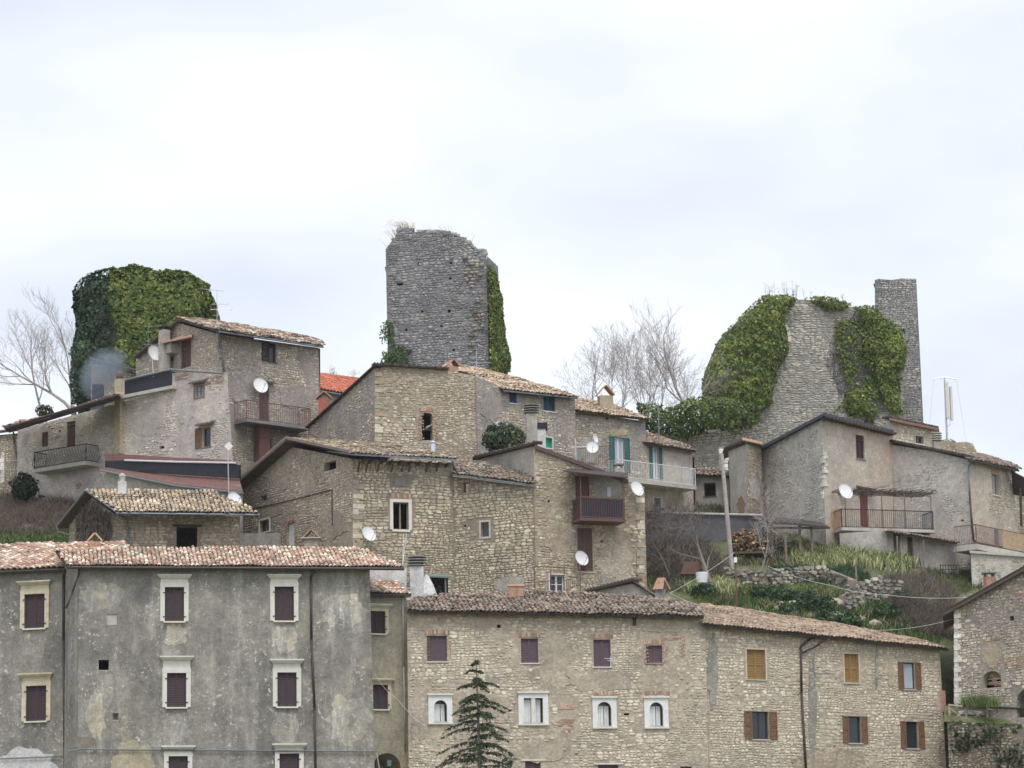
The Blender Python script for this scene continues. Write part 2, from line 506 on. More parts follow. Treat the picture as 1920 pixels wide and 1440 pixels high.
def stones(root, pl, poly, holes, pal, size=(0.3, 0.16), gap=0.02, proud=0.03, thr=None, pool=None, seed=1, zmin=None, nscale=0.5):
    """irregular courses of rubble over polygon poly (u,z) outside the holes; collects into pool"""
    r = random.Random(seed)
    us = [p[0] for p in poly]; zs = [p[1] for p in poly]
    u0, u1 = min(us), max(us); z0, z1 = min(zs), max(zs)
    if zmin is not None: z0 = max(z0, zmin)
    W, H = size
    mean = tuple(sum(p[i] for p in pal) / len(pal) for i in range(3))
    def split(a, b, c, d, out):
        w, h = b - a, d - c
        if w > W * 1.5 * sz or h > H * 1.55 * sz:
            if w / W > h / H * r.uniform(0.8, 1.25):
                m = a + w * r.uniform(0.33, 0.67)
                split(a, m, c, d, out); split(m, b, c, d, out)
            else:
                m = c + h * r.uniform(0.36, 0.64)
                split(a, b, c, m, out); split(a, b, m, d, out)
        else: out.append((a, b, c, d))
    z = z0
    while z < z1:
        bh = H * r.uniform(1.0, 2.6)
        u = u0 - r.uniform(0, W)
        while u < u1:
            bw = W * r.uniform(1.2, 4.0)
            cells = []
            sz = max(.62, 1.0 + .5 * noise.noise(Vector((u * .55, z * .55, seed * 1.7))) + r.uniform(-.18, .18))
            split(u, u + bw, z, z + bh, cells)
            for a, b, c, d in cells:
                cu, cz = (a + b) / 2, (c + d) / 2
                ok = all(inpoly(x, y, poly) for x, y in ((a + .04, c + .03), (b - .04, c + .03), (b - .04, d - .03), (a + .04, d - .03)))
                if not ok: continue
                if any(a < h[1] and b > h[0] and c < h[3] and d > h[2] for h in holes): continue
                if thr is not None:
                    nv = noise.noise(Vector((cu * nscale, cz * nscale, seed * 3.1))) + 0.35 * noise.noise(Vector((cu * nscale * 4, cz * nscale * 4, seed)))
                    if nv + r.uniform(-0.22, 0.22) < thr: continue
                col = r.choice(pal); k = r.gauss(1, 0.11)
                col = tuple(max(0.01, (x * .55 + y * .45) * k) for x, y in zip(col, mean))
                wob = .07 * noise.noise(Vector((cu * .7, cz * .9, seed + 5))) + .035 * noise.noise(Vector((cu * 2.3, cz * 2.3, seed)))
                cz += wob; cu += r.gauss(0, .012)
                pool.append(((b - a) * (d - c), pl, cu, cz, (b - a) - gap, (d - c) - gap, proud * r.uniform(0.4, 1.7), r.gauss(0, 0.11), r.randrange(len(STONES)), col))
            u += bw
        z += bh
def place_stones(root, pool, name='stone'):
    pool.sort(key=lambda s: -s[0])
    org = ORIGIN[root.name]
    for s in pool[:NPIECE]:
        _, pl, u, z, w, h, d, ro, k, col = s
        o = bpy.data.objects.new(name, STONE_ME[k])
        o.location = pl.pt(u, z, 0) - org
        o.rotation_euler = (0, ro, pl.rot)
        o.scale = (max(w, .03), d, max(h, .03))
        o.color = (*col, 1)
        COL.objects.link(o); o.parent = root
    chunks = []
    for s in pool[NPIECE:]:
        _, pl, u, z, w, h, d, ro, k, col = s
        v, f = STONE_NP[k]
        x = v[:, 0] * max(w, .03); zz = v[:, 2] * max(h, .03); y = v[:, 1] * d
        x, zz = x * math.cos(ro) + zz * math.sin(ro), -x * math.sin(ro) + zz * math.cos(ro)
        c = pl.pt(u, z, 0)
        V = np.array(c)[None, :] + x[:, None] * np.array(pl.u) - y[:, None] * np.array(pl.n) + zz[:, None] * np.array((0, 0, 1.0))
        chunks.append((V, f, col))
    join_np('stone_facing', chunks, M_STONE, root)

PAL_ROOF = [C(187, 162, 143), C(170, 140, 122), C(201, 181, 164), C(157, 133, 118), C(177, 148, 127), C(148, 135, 124), C(210, 199, 184), C(159, 120, 103)]
PAL_BROWN = [C(130, 115, 103), C(114, 100, 91), C(144, 129, 115), C(104, 94, 88), C(136, 114, 100), C(126, 118, 109), C(97, 89, 83), C(141, 132, 122)]
PAL_RED = [C(148, 126, 109), C(136, 116, 100), C(162, 142, 125), C(127, 111, 97), C(153, 131, 111), C(146, 133, 119)]
PAL_TANROOF = [C(175, 158, 134), C(159, 143, 122), C(187, 172, 149), C(144, 129, 111), C(166, 145, 120), C(155, 144, 127), C(132, 119, 105)]
PAL_ORANGE = [C(182, 109, 87), C(175, 102, 81), C(189, 119, 96)]

def roof(root, p0, p1, p2, poly_px, pal=PAL_ROOF, mat=None, pitch=0.2, row=0.33, thick=0.1, bed=None, tiles=True,
         jitter=1.0, seed=3, name='roof', poly3=None, gutter=None, piece=True, sub=0.0):
    """sloping slab in the plane p0-p1 (eave) / p2, outline given in photo pixels and laid on that plane"""
    mat = mat or M_TILE; bed = bed or M_ROOFBED
    p0, p1, p2 = Vector(p0), Vector(p1), Vector(p2)
    e = (p1 - p0).normalized()
    n = e.cross(p2 - p0).normalized()
    if n.z < 0: n = -n
    s = n.cross(e).normalized()
    if s.z < 0: s = -s
    pts = poly3 or [ray_plane(x, y, p0, n) for x, y in poly_px]
    mb = MB(); mb.prism(pts, -n * thick)
    o = mb.build(name, bed, root)
    poly = [((p - p0).dot(e), (p - p0).dot(s)) for p in pts]
    if tiles:
        r = random.Random(seed)
        a0, a1 = min(p[0] for p in poly), max(p[0] for p in poly)
        b0, b1 = min(p[1] for p in poly), max(p[1] for p in poly)
        items = []
        a = a0 + pitch / 2
        while a < a1:
            b = b0 + row * 0.45
            while b < b1 + row * 0.2:
                bb = b + r.gauss(0, 0.02) * jitter
                if inpoly(a, min(bb, b1 - 0.01), poly) or inpoly(a, bb - row * 0.4, poly):
                    sag = 0.05 * jitter * noise.noise(Vector((a * 0.7, b * 0.7, seed)))
                    col = r.choice(pal); k = r.gauss(1, 0.16)
                    items.append((b, a + r.gauss(0, 0.012) * jitter, bb, 0.0 + sag + r.uniform(0, 0.012), r.gauss(0, 0.05) * jitter, tuple(max(.01, x * k) for x in col), pitch * r.uniform(0.88, 1.04)))
                b += row
            a += pitch
        items.sort(key=lambda t: t[0])
        org = ORIGIN[root.name]; me = tile_mesh(mat)
        base = Matrix((e, s, n)).transposed()
        lim = NPIECE if piece else 0
        for it in items[:lim]:
            _, a, b, dz, ro, col, w = it
            t = bpy.data.objects.new('tile', me)
            R3 = base @ Matrix.Rotation(ro, 3, 'Z') @ Matrix.Diagonal((w, row * 1.12, 0.17 * w / 0.2))
            Mx = R3.to_4x4(); Mx.translation = p0 + e * a + s * b + n * dz - org
            t.matrix_local = Mx; t.color = (*col, 1)
            COL.objects.link(t); t.parent = o
            t.matrix_parent_inverse.identity()
        ch = []
        for it in items[lim:]:
            _, a, b, dz, ro, col, w = it
            R3 = np.array(base @ Matrix.Rotation(ro, 3, 'Z') @ Matrix.Diagonal((w, row * 1.12, 0.17 * w / 0.2)))
            V = TILE_NP @ R3.T + np.array(p0 + e * a + s * b + n * dz)
            ch.append((V, TILE[1], col))
        join_np('tile_field', ch, mat, o)
    if gutter:
        g, r0 = gutter
        mb = MB(); q0, q1 = min(poly, key=lambda t: t[0] + 3 * t[1]), max(poly, key=lambda t: t[0] - 3 * t[1])
        c0, c1 = p0 + e * q0[0] + s * (q0[1] - .03), p0 + e * q1[0] + s * (q1[1] - .03)
        mb.tube(c0 - n * .08, c1 - n * .08, r0, r0, 8)
        mb.build('gutter', g, root)
    return o
def slope_pts(p0, p1, deg):
    p0, p1 = Vector(p0), Vector(p1)
    e = (p1 - p0); h = Vector((-e.y, e.x, 0)).normalized()
    if h.y < 0: h = -h
    return p0, p1, p0 + h * math.cos(math.radians(deg)) + Vector((0, 0, math.sin(math.radians(deg))))

# ------------------------------------------------------------------ houses and their openings
def slats(mb, pl, u0, u1, z0, z1, n, step=0.075, tilt=0.018):
    k = max(3, int((z1 - z0) / step)); h = (z1 - z0) / k
    for i in range(k):
        a = z0 + i * h + h * 0.12; b = z0 + (i + 1) * h - h * 0.12
        mb.box8([pl.pt(u0, a, n + .022), pl.pt(u1, a, n + .022), pl.pt(u1, b, n + .022 - tilt), pl.pt(u0, b, n + .022 - tilt),
                 pl.pt(u0, a, n + .006), pl.pt(u1, a, n + .006), pl.pt(u1, b, n - .004), pl.pt(u0, b, n - .004)])
def shutter(parent, pl, u0, u1, z0, z1, n, mat, panels=1):
    mb = MB(); s = 0.055
    mb.boxp(pl, u0, u0 + s, z0, z1, n, n + .04); mb.boxp(pl, u1 - s, u1, z0, z1, n, n + .04)
    zz = [z0 + (z1 - z0) * i / panels for i in range(panels + 1)]
    for i, z in enumerate(zz):
        a = z - s * 0.6 if 0 < i < panels else (z if i == 0 else z - s)
        mb.boxp(pl, u0 + s, u1 - s, a, a + s * 1.1, n + .001, n + .039)
    slats(mb, pl, u0 + s, u1 - s, z0 + s, z1 - s, n + .004)
    mb.boxp(pl, u0 + s, u1 - s, z0 + s, z1 - s, n - .012, n - .006)
    return mb.build('shutter', mat, parent)
def pane_set(parent, pl, u0, u1, z0, z1, n, mat, leaves=2, bars=0, curtain=False, glass=True):
    s = 0.05
    mb = MB()
    mb.boxp(pl, u0, u0 + s, z0, z1, n, n + .05); mb.boxp(pl, u1 - s, u1, z0, z1, n, n + .05)
    mb.boxp(pl, u0 + s, u1 - s, z1 - s, z1, n + .002, n + .048); mb.boxp(pl, u0 + s, u1 - s, z0, z0 + s, n + .002, n + .048)
    for i in range(1, leaves):
        u = u0 + (u1 - u0) * i / leaves
        mb.boxp(pl, u - .045, u + .045, z0 + s, z1 - s, n + .004, n + .052)
    for j in range(1, bars + 1):
        z = z0 + (z1 - z0) * j / (bars + 1)
        mb.boxp(pl, u0 + s, u1 - s, z - .015, z + .015, n + .006, n + .044)
    mb.build('frame', mat, parent)
    if glass:
        for i in range(leaves):
            a = u0 + (u1 - u0) * i / leaves; b = u0 + (u1 - u0) * (i + 1) / leaves
            g = MB(); g.boxp(pl, a + .03, b - .03, z0 + .03, z1 - .03, n + .012, n + .02)
            g.build('pane', M_CURTAIN if curtain else M_GLASS, parent)
def wood(parent, pl, rect, n0, n1, mat, name):
    mb = MB(); mb.boxp(pl, *rect, n0, n1); return mb.build(name, mat, parent)
def bricks_row(parent, pl, u0, u1, z0, z1, n=.03, arch=0.0, seed=1, name='brick_lintel', vertical=True):
    r = random.Random(seed); mb = MB()
    k = max(3, int((u1 - u0) / (0.085 if vertical else 0.24)))
    rows = 1 if vertical else max(1, int((z1 - z0) / 0.075))
    for j in range(rows):
        for i in range(k):
            a = u0 + (u1 - u0) * i / k; b = u0 + (u1 - u0) * (i + 1) / k
            t = (i + .5) / k * 2 - 1
            dz = arch * (1 - t * t)
            c = r.choice([C(162, 130, 112), C(150, 120, 106), C(176, 150, 130), C(144, 124, 112), C(176, 160, 140)])
            kk = r.gauss(1, .12); mb.col = tuple(x * kk for x in c)
            za = z0 + (z1 - z0) * j / rows; zb = z0 + (z1 - z0) * (j + 1) / rows
            if not vertical:
                a += (0.12 if j % 2 else 0); b += (0.12 if j % 2 else 0)
                if r.random() < 0.12: continue
            mb.boxp(pl, a + .006, b - .006, za + dz + .005, zb + dz - .005 + r.uniform(-.01, .01), -.02, n + r.uniform(-.012, .012))
    return mb.build(name, M_BRICK, parent, colour=True)
def blob(pl, cx, cy, rx, ry, seed=1, k=18):
    r = random.Random(seed); out = []
    for i in range(k):
        t = 2 * math.pi * i / k; q = r.uniform(0.72, 1.12)
        out.append((cx + math.cos(t) * rx * q, cy + math.sin(t) * ry * q))
    return out
def patch(parent, pl, x0, y0, x1, y1, mat, name='render_patch', n=.014, seed=1):
    """an irregular remnant of render standing a few millimetres proud of the wall"""
    pts = blob(pl, (x0 + x1) / 2, (y0 + y1) / 2, (x1 - x0) / 2, (y1 - y0) / 2, seed, 26)
    uz = [pl.hit(x, y) for x, y in pts]
    mb = MB(); mb.prism([pl.pt(u, z, n) for u, z in uz], -pl.n * (n + .02))
    return mb.build(name, mat, parent)

def arch_poly(u0, u1, z0, z1, k=8, rise=None):
    w = (u1 - u0) / 2; rise = w if rise is None else rise
    out = [(u0, z0), (u1, z0)]
    for i in range(k + 1):
        t = math.pi * i / k
        out.append(((u0 + u1) / 2 + math.cos(t) * w, z1 - rise + math.sin(t) * rise))
    return out

def hole_of(pl, w):
    u0, u1, z0, z1 = pl.rect(*w['r'])
    st = w['s']
    if st in ('arch_white', 'arch_dark', 'arch_stone'): return arch_poly(u0, u1, z0, z1, 10, w.get('rise'))
    return [(u0, z0), (u1, z0), (u1, z1), (u0, z1)]

def make_window(root, pl, w):
    """builds the parts of one opening; the hole itself is already cut in the wall"""
    u0, u1, z0, z1 = pl.rect(*w['r']); st = w['s']
    W, H = u1 - u0, z1 - z0
    name = w.get('name', 'window')
    m = w.get('m'); dep = w.get('dep', .18)
    base = MB()
    # the window object itself is its sill (or, without one, a thin threshold)
    sill = w.get('sill', .06); sm = w.get('sm', M_FRAME)
    if sill: base.boxp(pl, u0 - .06, u1 + .06, z0 - sill, z0 - .002, -.1, w.get('sp', .05))
    else: base.boxp(pl, u0 + .002, u1 - .002, z0 - .02, z0 + .012, -dep, -.004)
    o = base.build(name, sm, root)
    if w.get('label'): o['label'] = w['label']
    if st == 'palace':
        t = w.get('t', .2); fm = w.get('fm', M_FRAME); cz = pl.hit((w['r'][0] + w['r'][2]) / 2, w['cy'])[1]
        fr = MB()
        fr.boxp(pl, u0 - t, u0 - .002, z0, z1 + .003, -.08, .05); fr.boxp(pl, u1 + .002, u1 + t, z0, z1 + .003, -.08, .05)
        fr.boxp(pl, u0 - t - .01, u1 + t + .01, z1 + .005, z1 + .2, -.08, .055)
        fr.build('surround', fm, o)
        cn = MB()
        cn.boxp(pl, u0 - t + .02, u1 + t - .02, z1 + .201, cz - .14, -.05, .03)
        cn.boxp(pl, u0 - t - .04, u1 + t + .04, cz - .14, cz - .085, -.05, .11)
        cn.boxp(pl, u0 - t - .09, u1 + t + .09, cz - .084, cz - .03, -.05, .19)
        cn.boxp(pl, u0 - t - .13, u1 + t + .13, cz - .029, cz + .03, -.05, .25)
        cn.build('cornice', w.get('cm', fm), o)
        for a, b in ((u0 + .004, (u0 + u1) / 2 - .004), ((u0 + u1) / 2 + .004, u1 - .004)):
            shutter(o, pl, a, b, z0 + .005, z1 - .005, -.11, m)
        for uu in (u0 - .03, u1 + .03):
            for zz in (z0 + .2, z1 - .25):
                hg = MB(); hg.boxp(pl, uu - .05, uu + .05, zz - .02, zz + .02, .04, .075); hg.build('hinge', M_IRON, o)
    elif st == 'shut':
        if w.get('leaves', 2) == 2: cuts = ((u0 + .004, (u0 + u1) / 2 - .004), ((u0 + u1) / 2 + .004, u1 - .004))
        else: cuts = ((u0 + .004, u1 - .004),)
        for a, b in cuts: shutter(o, pl, a, b, z0 + .005, z1 - .005, w.get('n', -.13), m, w.get('panels', 1))
    elif st == 'open':
        lw = W / 2 * w.get('lw', 1.0)
        pane_set(o, pl, u0 + .004, u1 - .004, z0 + .004, z1 - .004, -dep, w.get('fm', M_DWOOD), w.get('leaves', 2), w.get('bars', 0), w.get('curtain', False))
        if w.get('L', 1): shutter(o, pl, u0 - lw - .01, u0 - .01, z0 - .01, z1, .02, m, w.get('panels', 1))
        if w.get('R', 1): shutter(o, pl, u1 + .01, u1 + lw + .01, z0 - .01, z1, .02, m, w.get('panels', 1))
    elif st == 'glass':
        pane_set(o, pl, u0 + .004, u1 - .004, z0 + .004, z1 - .004, -dep, w.get('fm', M_WOOD), w.get('leaves', 2), w.get('bars', 0), w.get('curtain', False), w.get('glass', True))
    elif st == 'door':
        k = w.get('leaves', 2)
        for i in range(k):
            a, b = u0 + W * i / k + .006, u0 + W * (i + 1) / k - .006
            mb = MB(); mb.boxp(pl, a, b, z0 + .014, z1 - .006, -dep, -dep + .05)
            for q in range(2):
                za, zb = z0 + H * (.06 + .47 * q), z0 + H * (.47 + .47 * q)
                mb.boxp(pl, a + .07, b - .07, za, zb, -dep + .05, -dep + .065)
            mb.build('door_leaf', m, o)
    elif st == 'panel':
        wood(o, pl, (u0 + .003, u1 - .003, z0 + .013, z1 - .003), -.1, -.05, m or M_CONC, 'panel')
    elif st in ('arch_white', 'twin_white'):
        a0, a1, b0, b1 = pl.rect(*w['fr'])
        outer = [(a0, b0), (a1, b0), (a1, b1), (a0, b1)]
        inner = hole_of(pl, w)
        rings = [[Vector((x, y, 0)) for x, y in outer]] + [[Vector((x, y, 0)) for x, y in inner]]
        flat = outer + inner
        fr = MB(); t3 = tessellate_polygon(rings)
        fr.add([pl.pt(x, y, .05) for x, y in flat], t3)
        for ring in (outer, inner):
            k = len(ring)
            fr.add([pl.pt(x, y, .05) for x, y in ring] + [pl.pt(x, y, -.12) for x, y in ring], [(i, (i + 1) % k, k + (i + 1) % k, k + i) for i in range(k)])
        fr.build('surround', M_WSTONE, o)
        cn = MB(); cn.boxp(pl, a0 - .05, a1 + .05, b1 + .002, b1 + .08, -.03, .13); cn.boxp(pl, a0 - .02, a1 + .02, b0 - .08, b0 - .002, -.03, .1)
        cn.build('cornice', M_FRAME, o)
        top = z1 - (W / 2 if st == 'arch_white' else .1) * .55
        half = (u0 + u1) / 2
        if st == 'twin_white':
            wood(o, pl, (half - .09, half + .09, z0 + .003, z1 - .003), -.1, .03, M_FRAME, 'mullion')
        for a, b, k in ((u0 + .02, half - .01, 0), (half + .02, u1 - .09, 1)):
            mb = MB(); kk = 4
            for i in range(kk):
                x0 = a + (b - a) * i / kk; x1 = a + (b - a) * (i + 1) / kk
                mb.boxp(pl, x0 + .004, x1 - .004, z0 + .02, top, -.17 - .012 * (i % 2) - .04 * k, -.14 - .012 * (i % 2) - .04 * k)
            mb.build('inner_shutter', M_WWHITE, o)
        wood(o, pl, (u0 + .002, u1 - .002, z0 + .002, z1 - .002), -.3, -.27, M_GLASS, 'pane')
    elif st == 'arch_stone':
        n = 9; mb = MB(); wv = (u1 - u0) / 2; rise = w.get('rise') or wv; cu = (u0 + u1) / 2; cz = z1 - rise
        for i in range(n):
            t0, t1 = math.pi * i / n + .02, math.pi * (i + 1) / n - .02
            q = [(cu + math.cos(t) * (wv + d), cz + math.sin(t) * (rise + d)) for t, d in ((t0, .01), (t1, .01), (t1, .22), (t0, .22))]
            mb.prism([pl.pt(x, y, .06) for x, y in q], -pl.n * .1)
        mb.build('voussoir', w.get('fm', M_FRAME), o)
    if w.get('surround'):
        t = w['surround']; fm = w.get('surm', M_FRAME); fr = MB(); pr = w.get('pr', .035)
        fr.boxp(pl, u0 - t, u0 - .002, z0 - .002, z1 + .002, -.1, pr); fr.boxp(pl, u1 + .002, u1 + t, z0 - .002, z1 + .002, -.1, pr)
        fr.boxp(pl, u0 - t - .003, u1 + t + .003, z1 + .003, z1 + t, -.1, pr + .004)
        if not sill: fr.boxp(pl, u0 - t - .003, u1 + t + .003, z0 - t * .8, z0 - .003, -.1, pr + .004)
        fr.build('surround', fm, o)
    if w.get('lintel'):
        h = w['lintel']; lm = w.get('lm', M_RAFTER)
        lt = MB(); lt.boxp(pl, u0 - .2, u1 + .22, z1 + .01, z1 + .01 + h, -.1, w.get('lp', .06)); lt.build('lintel', lm, o)
    if w.get('hood'):
        hd = MB(); p = w['hood']
        zt = z1 + .08
        q = [pl.pt(u0 - .28, zt, p), pl.pt(u1 + .28, zt, p), pl.pt(u1 + .28, zt + .16, -.05), pl.pt(u0 - .28, zt + .16, -.05)]
        hd.prism(q, Vector((0, 0, .06))); hd.build('hood', w.get('hm', M_RAFTER), o)
    if w.get('brick'):
        bricks_row(o, pl, u0 - .12, u1 + .12, z1 + w.get('bz', .03), z1 + w.get('bz', .03) + w['brick'], .03, w.get('barch', .04), int(w['r'][0]))
    if w.get('jamb_brick'):
        bricks_row(o, pl, u0 - w['jamb_brick'], u0 - .005, z0, z1, .025, 0, int(w['r'][1]), 'brick_jamb', False)
        bricks_row(o, pl, u1 + .005, u1 + w['jamb_brick'], z0, z1, .025, 0, int(w['r'][1]) + 5, 'brick_jamb', False)
    return o

def house(name, label, cat, faces, zb, depth=6.0, back=None, group=None, seed=1, lid=True, pieces=True, inset=.02):
    """faces: chain of visible wall faces left to right. Walls are cut with holes, closed round the back."""
    pls = []
    ry = max(f.get('ry', 900) for f in faces)
    for f in faces: pls.append(Pl(f['A'], f['B'], ry))
    chain = [pls[0].a] + [p.b for p in pls]
    mid = (chain[0] + chain[-1]) / 2
    loc = Vector((mid.x, mid.y, zb))
    root = thing(name, label, cat, loc, group)
    pool = []; tops = []
    for k, (f, pl) in enumerate(zip(faces, pls)):
        top = [pl.hit(x, y) for x, y in f['top']]
        if f.get('snap', True): top[0] = (0.0 if k else top[0][0], top[0][1]); top[-1] = (pl.len if k < len(faces) - 1 else top[-1][0], top[-1][1])
        b0, b1 = top[0][0], top[-1][0]
        if f.get('b0') is not None: b0 = pl.hit(*f['b0'])[0]
        if f.get('b1') is not None: b1 = pl.hit(*f['b1'])[0]
        z_low = zb
        poly = [(b0, z_low), (b1, z_low)] + list(reversed(top))
        if f.get('b1'): pass
        holes, rects = [], []
        for w in f.get('wins', []):
            if w['s'] == 'applied': continue
            hp = hole_of(pl, w); holes.append((hp, w))
            xs = [p[0] for p in hp]; zs = [p[1] for p in hp]
            t = {'palace': .3}.get(w['s'], w.get('surround', 0) or 0)
            if 'fr' in w:
                a0, a1, c0, c1 = pl.rect(*w['fr']); rects.append((a0 - .06, a1 + .06, c0 - .1, c1 + .1))
            else:
                lo = w.get('sill', .06) + .01
                hi = max(t, w.get('lintel', 0) or 0, (w.get('brick', 0) or 0) + (w.get('barch', .04) if w.get('brick') else 0)) + .04
                jb = max(t, w.get('jamb_brick', 0) or 0) + .02
                rects.append((min(xs) - jb, max(xs) + jb, min(zs) - max(lo, t if not w.get('sill', .06) else 0), max(zs) + hi))
        flat = list(poly); edges = [(i, (i + 1) % len(poly)) for i in range(len(poly))]
        for h, _ in holes:
            k0 = len(flat); flat += h; edges += [(k0 + i, k0 + (i + 1) % len(h)) for i in range(len(h))]
        vv, _e, tris, *_r = delaunay_2d_cdt([Vector(p) for p in flat], edges, [], 0, 1e-5)
        flat = [(v.x, v.y) for v in vv]
        def solid(t):
            x = sum(flat[i][0] for i in t) / 3; y = sum(flat[i][1] for i in t) / 3
            return inpoly(x, y, poly) and not any(inpoly(x, y, h) for h, _ in holes)
        tris = [t for t in tris if solid(t)]
        mb = MB()
        fixed = []
        for t in tris:
            a, b, c = (flat[i] for i in t)
            cr = (b[0] - a[0]) * (c[1] - a[1]) - (b[1] - a[1]) * (c[0] - a[0])
            fixed.append(tuple(t) if cr > 0 else tuple(reversed(t)))
        mb.add([pl.pt(x, z) for x, z in flat], fixed)
        for h, w in holes:
            kk = len(h); d = w.get('reveal', .32)
            mb.add([pl.pt(x, z, 0) for x, z in h] + [pl.pt(x, z, -d) for x, z in h], [((i + 1) % kk, i, kk + i, kk + (i + 1) % kk) for i in range(kk)])
        mb.build('wall', f['mat'], root)
        f['pl'] = pl; f['poly'] = poly; f['rects'] = rects
        for w in f.get('wins', []): make_window(root, pl, w)
        st = f.get('stone')
        if st:
            st = dict(st); extra = [pl.rect(*q) for q in f.get('clear', [])]
            regions = st.pop('regions', None)
            stones(root, pl, poly, rects + extra, st.pop('pal'), seed=seed * 10 + k, pool=pool, zmin=pl.hit((f['A'][0] + f['B'][0]) / 2, f.get('vis', 1460))[1], **st)
        tops.append((top[0][1], top[-1][1]))
    # closing walls and ceiling
    a, b = chain[0], chain[-1]
    if back == 'para' and len(chain) == 3: rear = [a + b - chain[1]]
    else:
        c0 = Vector((CAM.x, CAM.y, 0)); half = (a + b) / 2
        ra, rb = a.lerp(half, inset), b.lerp(half, inset)          # side walls run straight back from the viewer's side
        rear = [rb + (rb - c0).normalized() * depth, ra + (ra - c0).normalized() * depth]
    ring = [b] + rear + [a] if back == 'para' and len(chain) == 3 else [rb] + rear + [ra]
    zr, zl = tops[-1][1], tops[0][0]
    mb = MB()
    kk = len(ring)
    for i in range(kk - 1):
        z0 = zr + (zl - zr) * i / (kk - 1); z1 = zr + (zl - zr) * (i + 1) / (kk - 1)
        p, q = ring[i], ring[i + 1]
        mb.poly([(p.x, p.y, zb), (q.x, q.y, zb), (q.x, q.y, z1), (p.x, p.y, z0)])
    if lid:
        zc = min(min(t) for t in tops) - .25
        mb.poly([(p.x, p.y, zc) for p in chain[:-1] + ring[:-1]])
    mb.build('rear_wall', faces[0]['mat'], root)
    if pool: place_stones(root, pool)
    return root, faces

def downpipe(root, pts, mat, r=.05, name='downpipe'):
    mb = MB(); mb.path(pts, r, 8)
    for p in pts[1:-1]: mb.lathe(p, (0, 0, 1), [(-r, 0), (-r * .6, r), (r * .6, r), (r, 0)], 8)
    return mb.build(name, mat, root, smooth=True)
def quoins(root, pl, px, y0, y1, w=.35, h=.22, mat=None, side=1, seed=1, skip=.0, name='quoin', pal=None):
    """dressed corner stones running up a wall end; px pixel of the corner"""
    r = random.Random(seed); z1 = pl.hit(px, y0)[1]; z0 = pl.hit(px, y1)[1]
    z = z0; i = 0
    while z < z1:
        hh = h * r.uniform(.8, 1.2); py = y1 + (y0 - y1) * (z - z0) / (z1 - z0)
        u = pl.hit(px, py)[0]; ww = w * (1.0 if i % 2 else .6) * r.uniform(.85, 1.15)
        if r.random() >= skip:
            mb = MB(); a, b = (u - .01, u + ww) if side > 0 else (u - ww, u + .01)
            q = (.02, .04)[i % 2]
            mb.col = jit(r.choice(pal or [C(206, 202, 194), C(190, 186, 178)]), r, .07)
            mb.boxp(pl, a, b, z + .008, z + hh - .008, -.1, q + r.uniform(0, .01))
            mb.build(name, M_STONE, root, colour=True)
        z += hh; i += 1
def rail(mb, pts, h, bar=.11, r=.012, top=.022, belly=0.0, out=None, mid=False, n=4):
    for a, b in zip(pts, pts[1:]):
        a, b = Vector(a), Vector(b); up = Vector((0, 0, h))
        mb.tube(a + up, b + up, top, top, 5); mb.tube(a + Vector((0, 0, .06)), b + Vector((0, 0, .06)), r * 1.3, r * 1.3, 5)
        if mid: mb.tube(a + up * .85, b + up * .85, r, r, 4)
        k = max(1, int((b - a).length / bar))
        for i in range(k + 1):
            p = a.lerp(b, i / k)
            if belly:
                o = out(a, b) * belly
                q = [p + Vector((0, 0, .06)), p + Vector((0, 0, h * .3)) + o, p + Vector((0, 0, h * .55)) + o * .4, p + up]
                for s, t in zip(q, q[1:]): mb.tube(s, t, r, r, n, False)
            else: mb.tube(p, p + up, r, r, n, False)
def balcony(root, pl, x0, x1, ytop, proj, h, mat_slab, mat_rail, thick=.16, belly=0, bar=.11, r=.012, off=None, name='balcony', solid=None, posts=True, label=None):
    """ytop: pixel row of the slab's upper front edge"""
    xm = (x0 + x1) / 2
    u0, z = pl.hit(x0, ytop, proj); u1 = pl.hit(x1, ytop, proj)[0]; z = pl.hit(xm, ytop, proj)[1]
    mb = MB(); mb.boxp(pl, u0, u1, z - thick, z, -.05, proj)
    o = mb.build(name, mat_slab, root)
    if label: o['label'] = label
    e = .05
    pts = [pl.pt(u0 + e, z, .02), pl.pt(u0 + e, z, proj - e), pl.pt(u1 - e, z, proj - e), pl.pt(u1 - e, z, .02)]
    mb = MB()
    def outf(a, b):
        d = (b - a).normalized(); q = Vector((d.y, -d.x, 0)); return q
    rail(mb, pts, h, bar, r, .025, belly, outf)
    for p in pts[1:3]: mb.tube(p, p + Vector((0, 0, h + .02)), .028, .028, 6)
    mb.build('railing', mat_rail, o)
    if solid:
        mb = MB(); mb.boxp(pl, u0 + e + .03, u1 - e - .03, z + .05, z + h - .05, proj - e - .05, proj - e - .03)
        mb.boxp(pl, u0 + e + .03, u0 + e + .05, z + .05, z + h - .05, .05, proj - e - .06)
        mb.build('screen', solid, o)
    return o, (u0, u1, z)
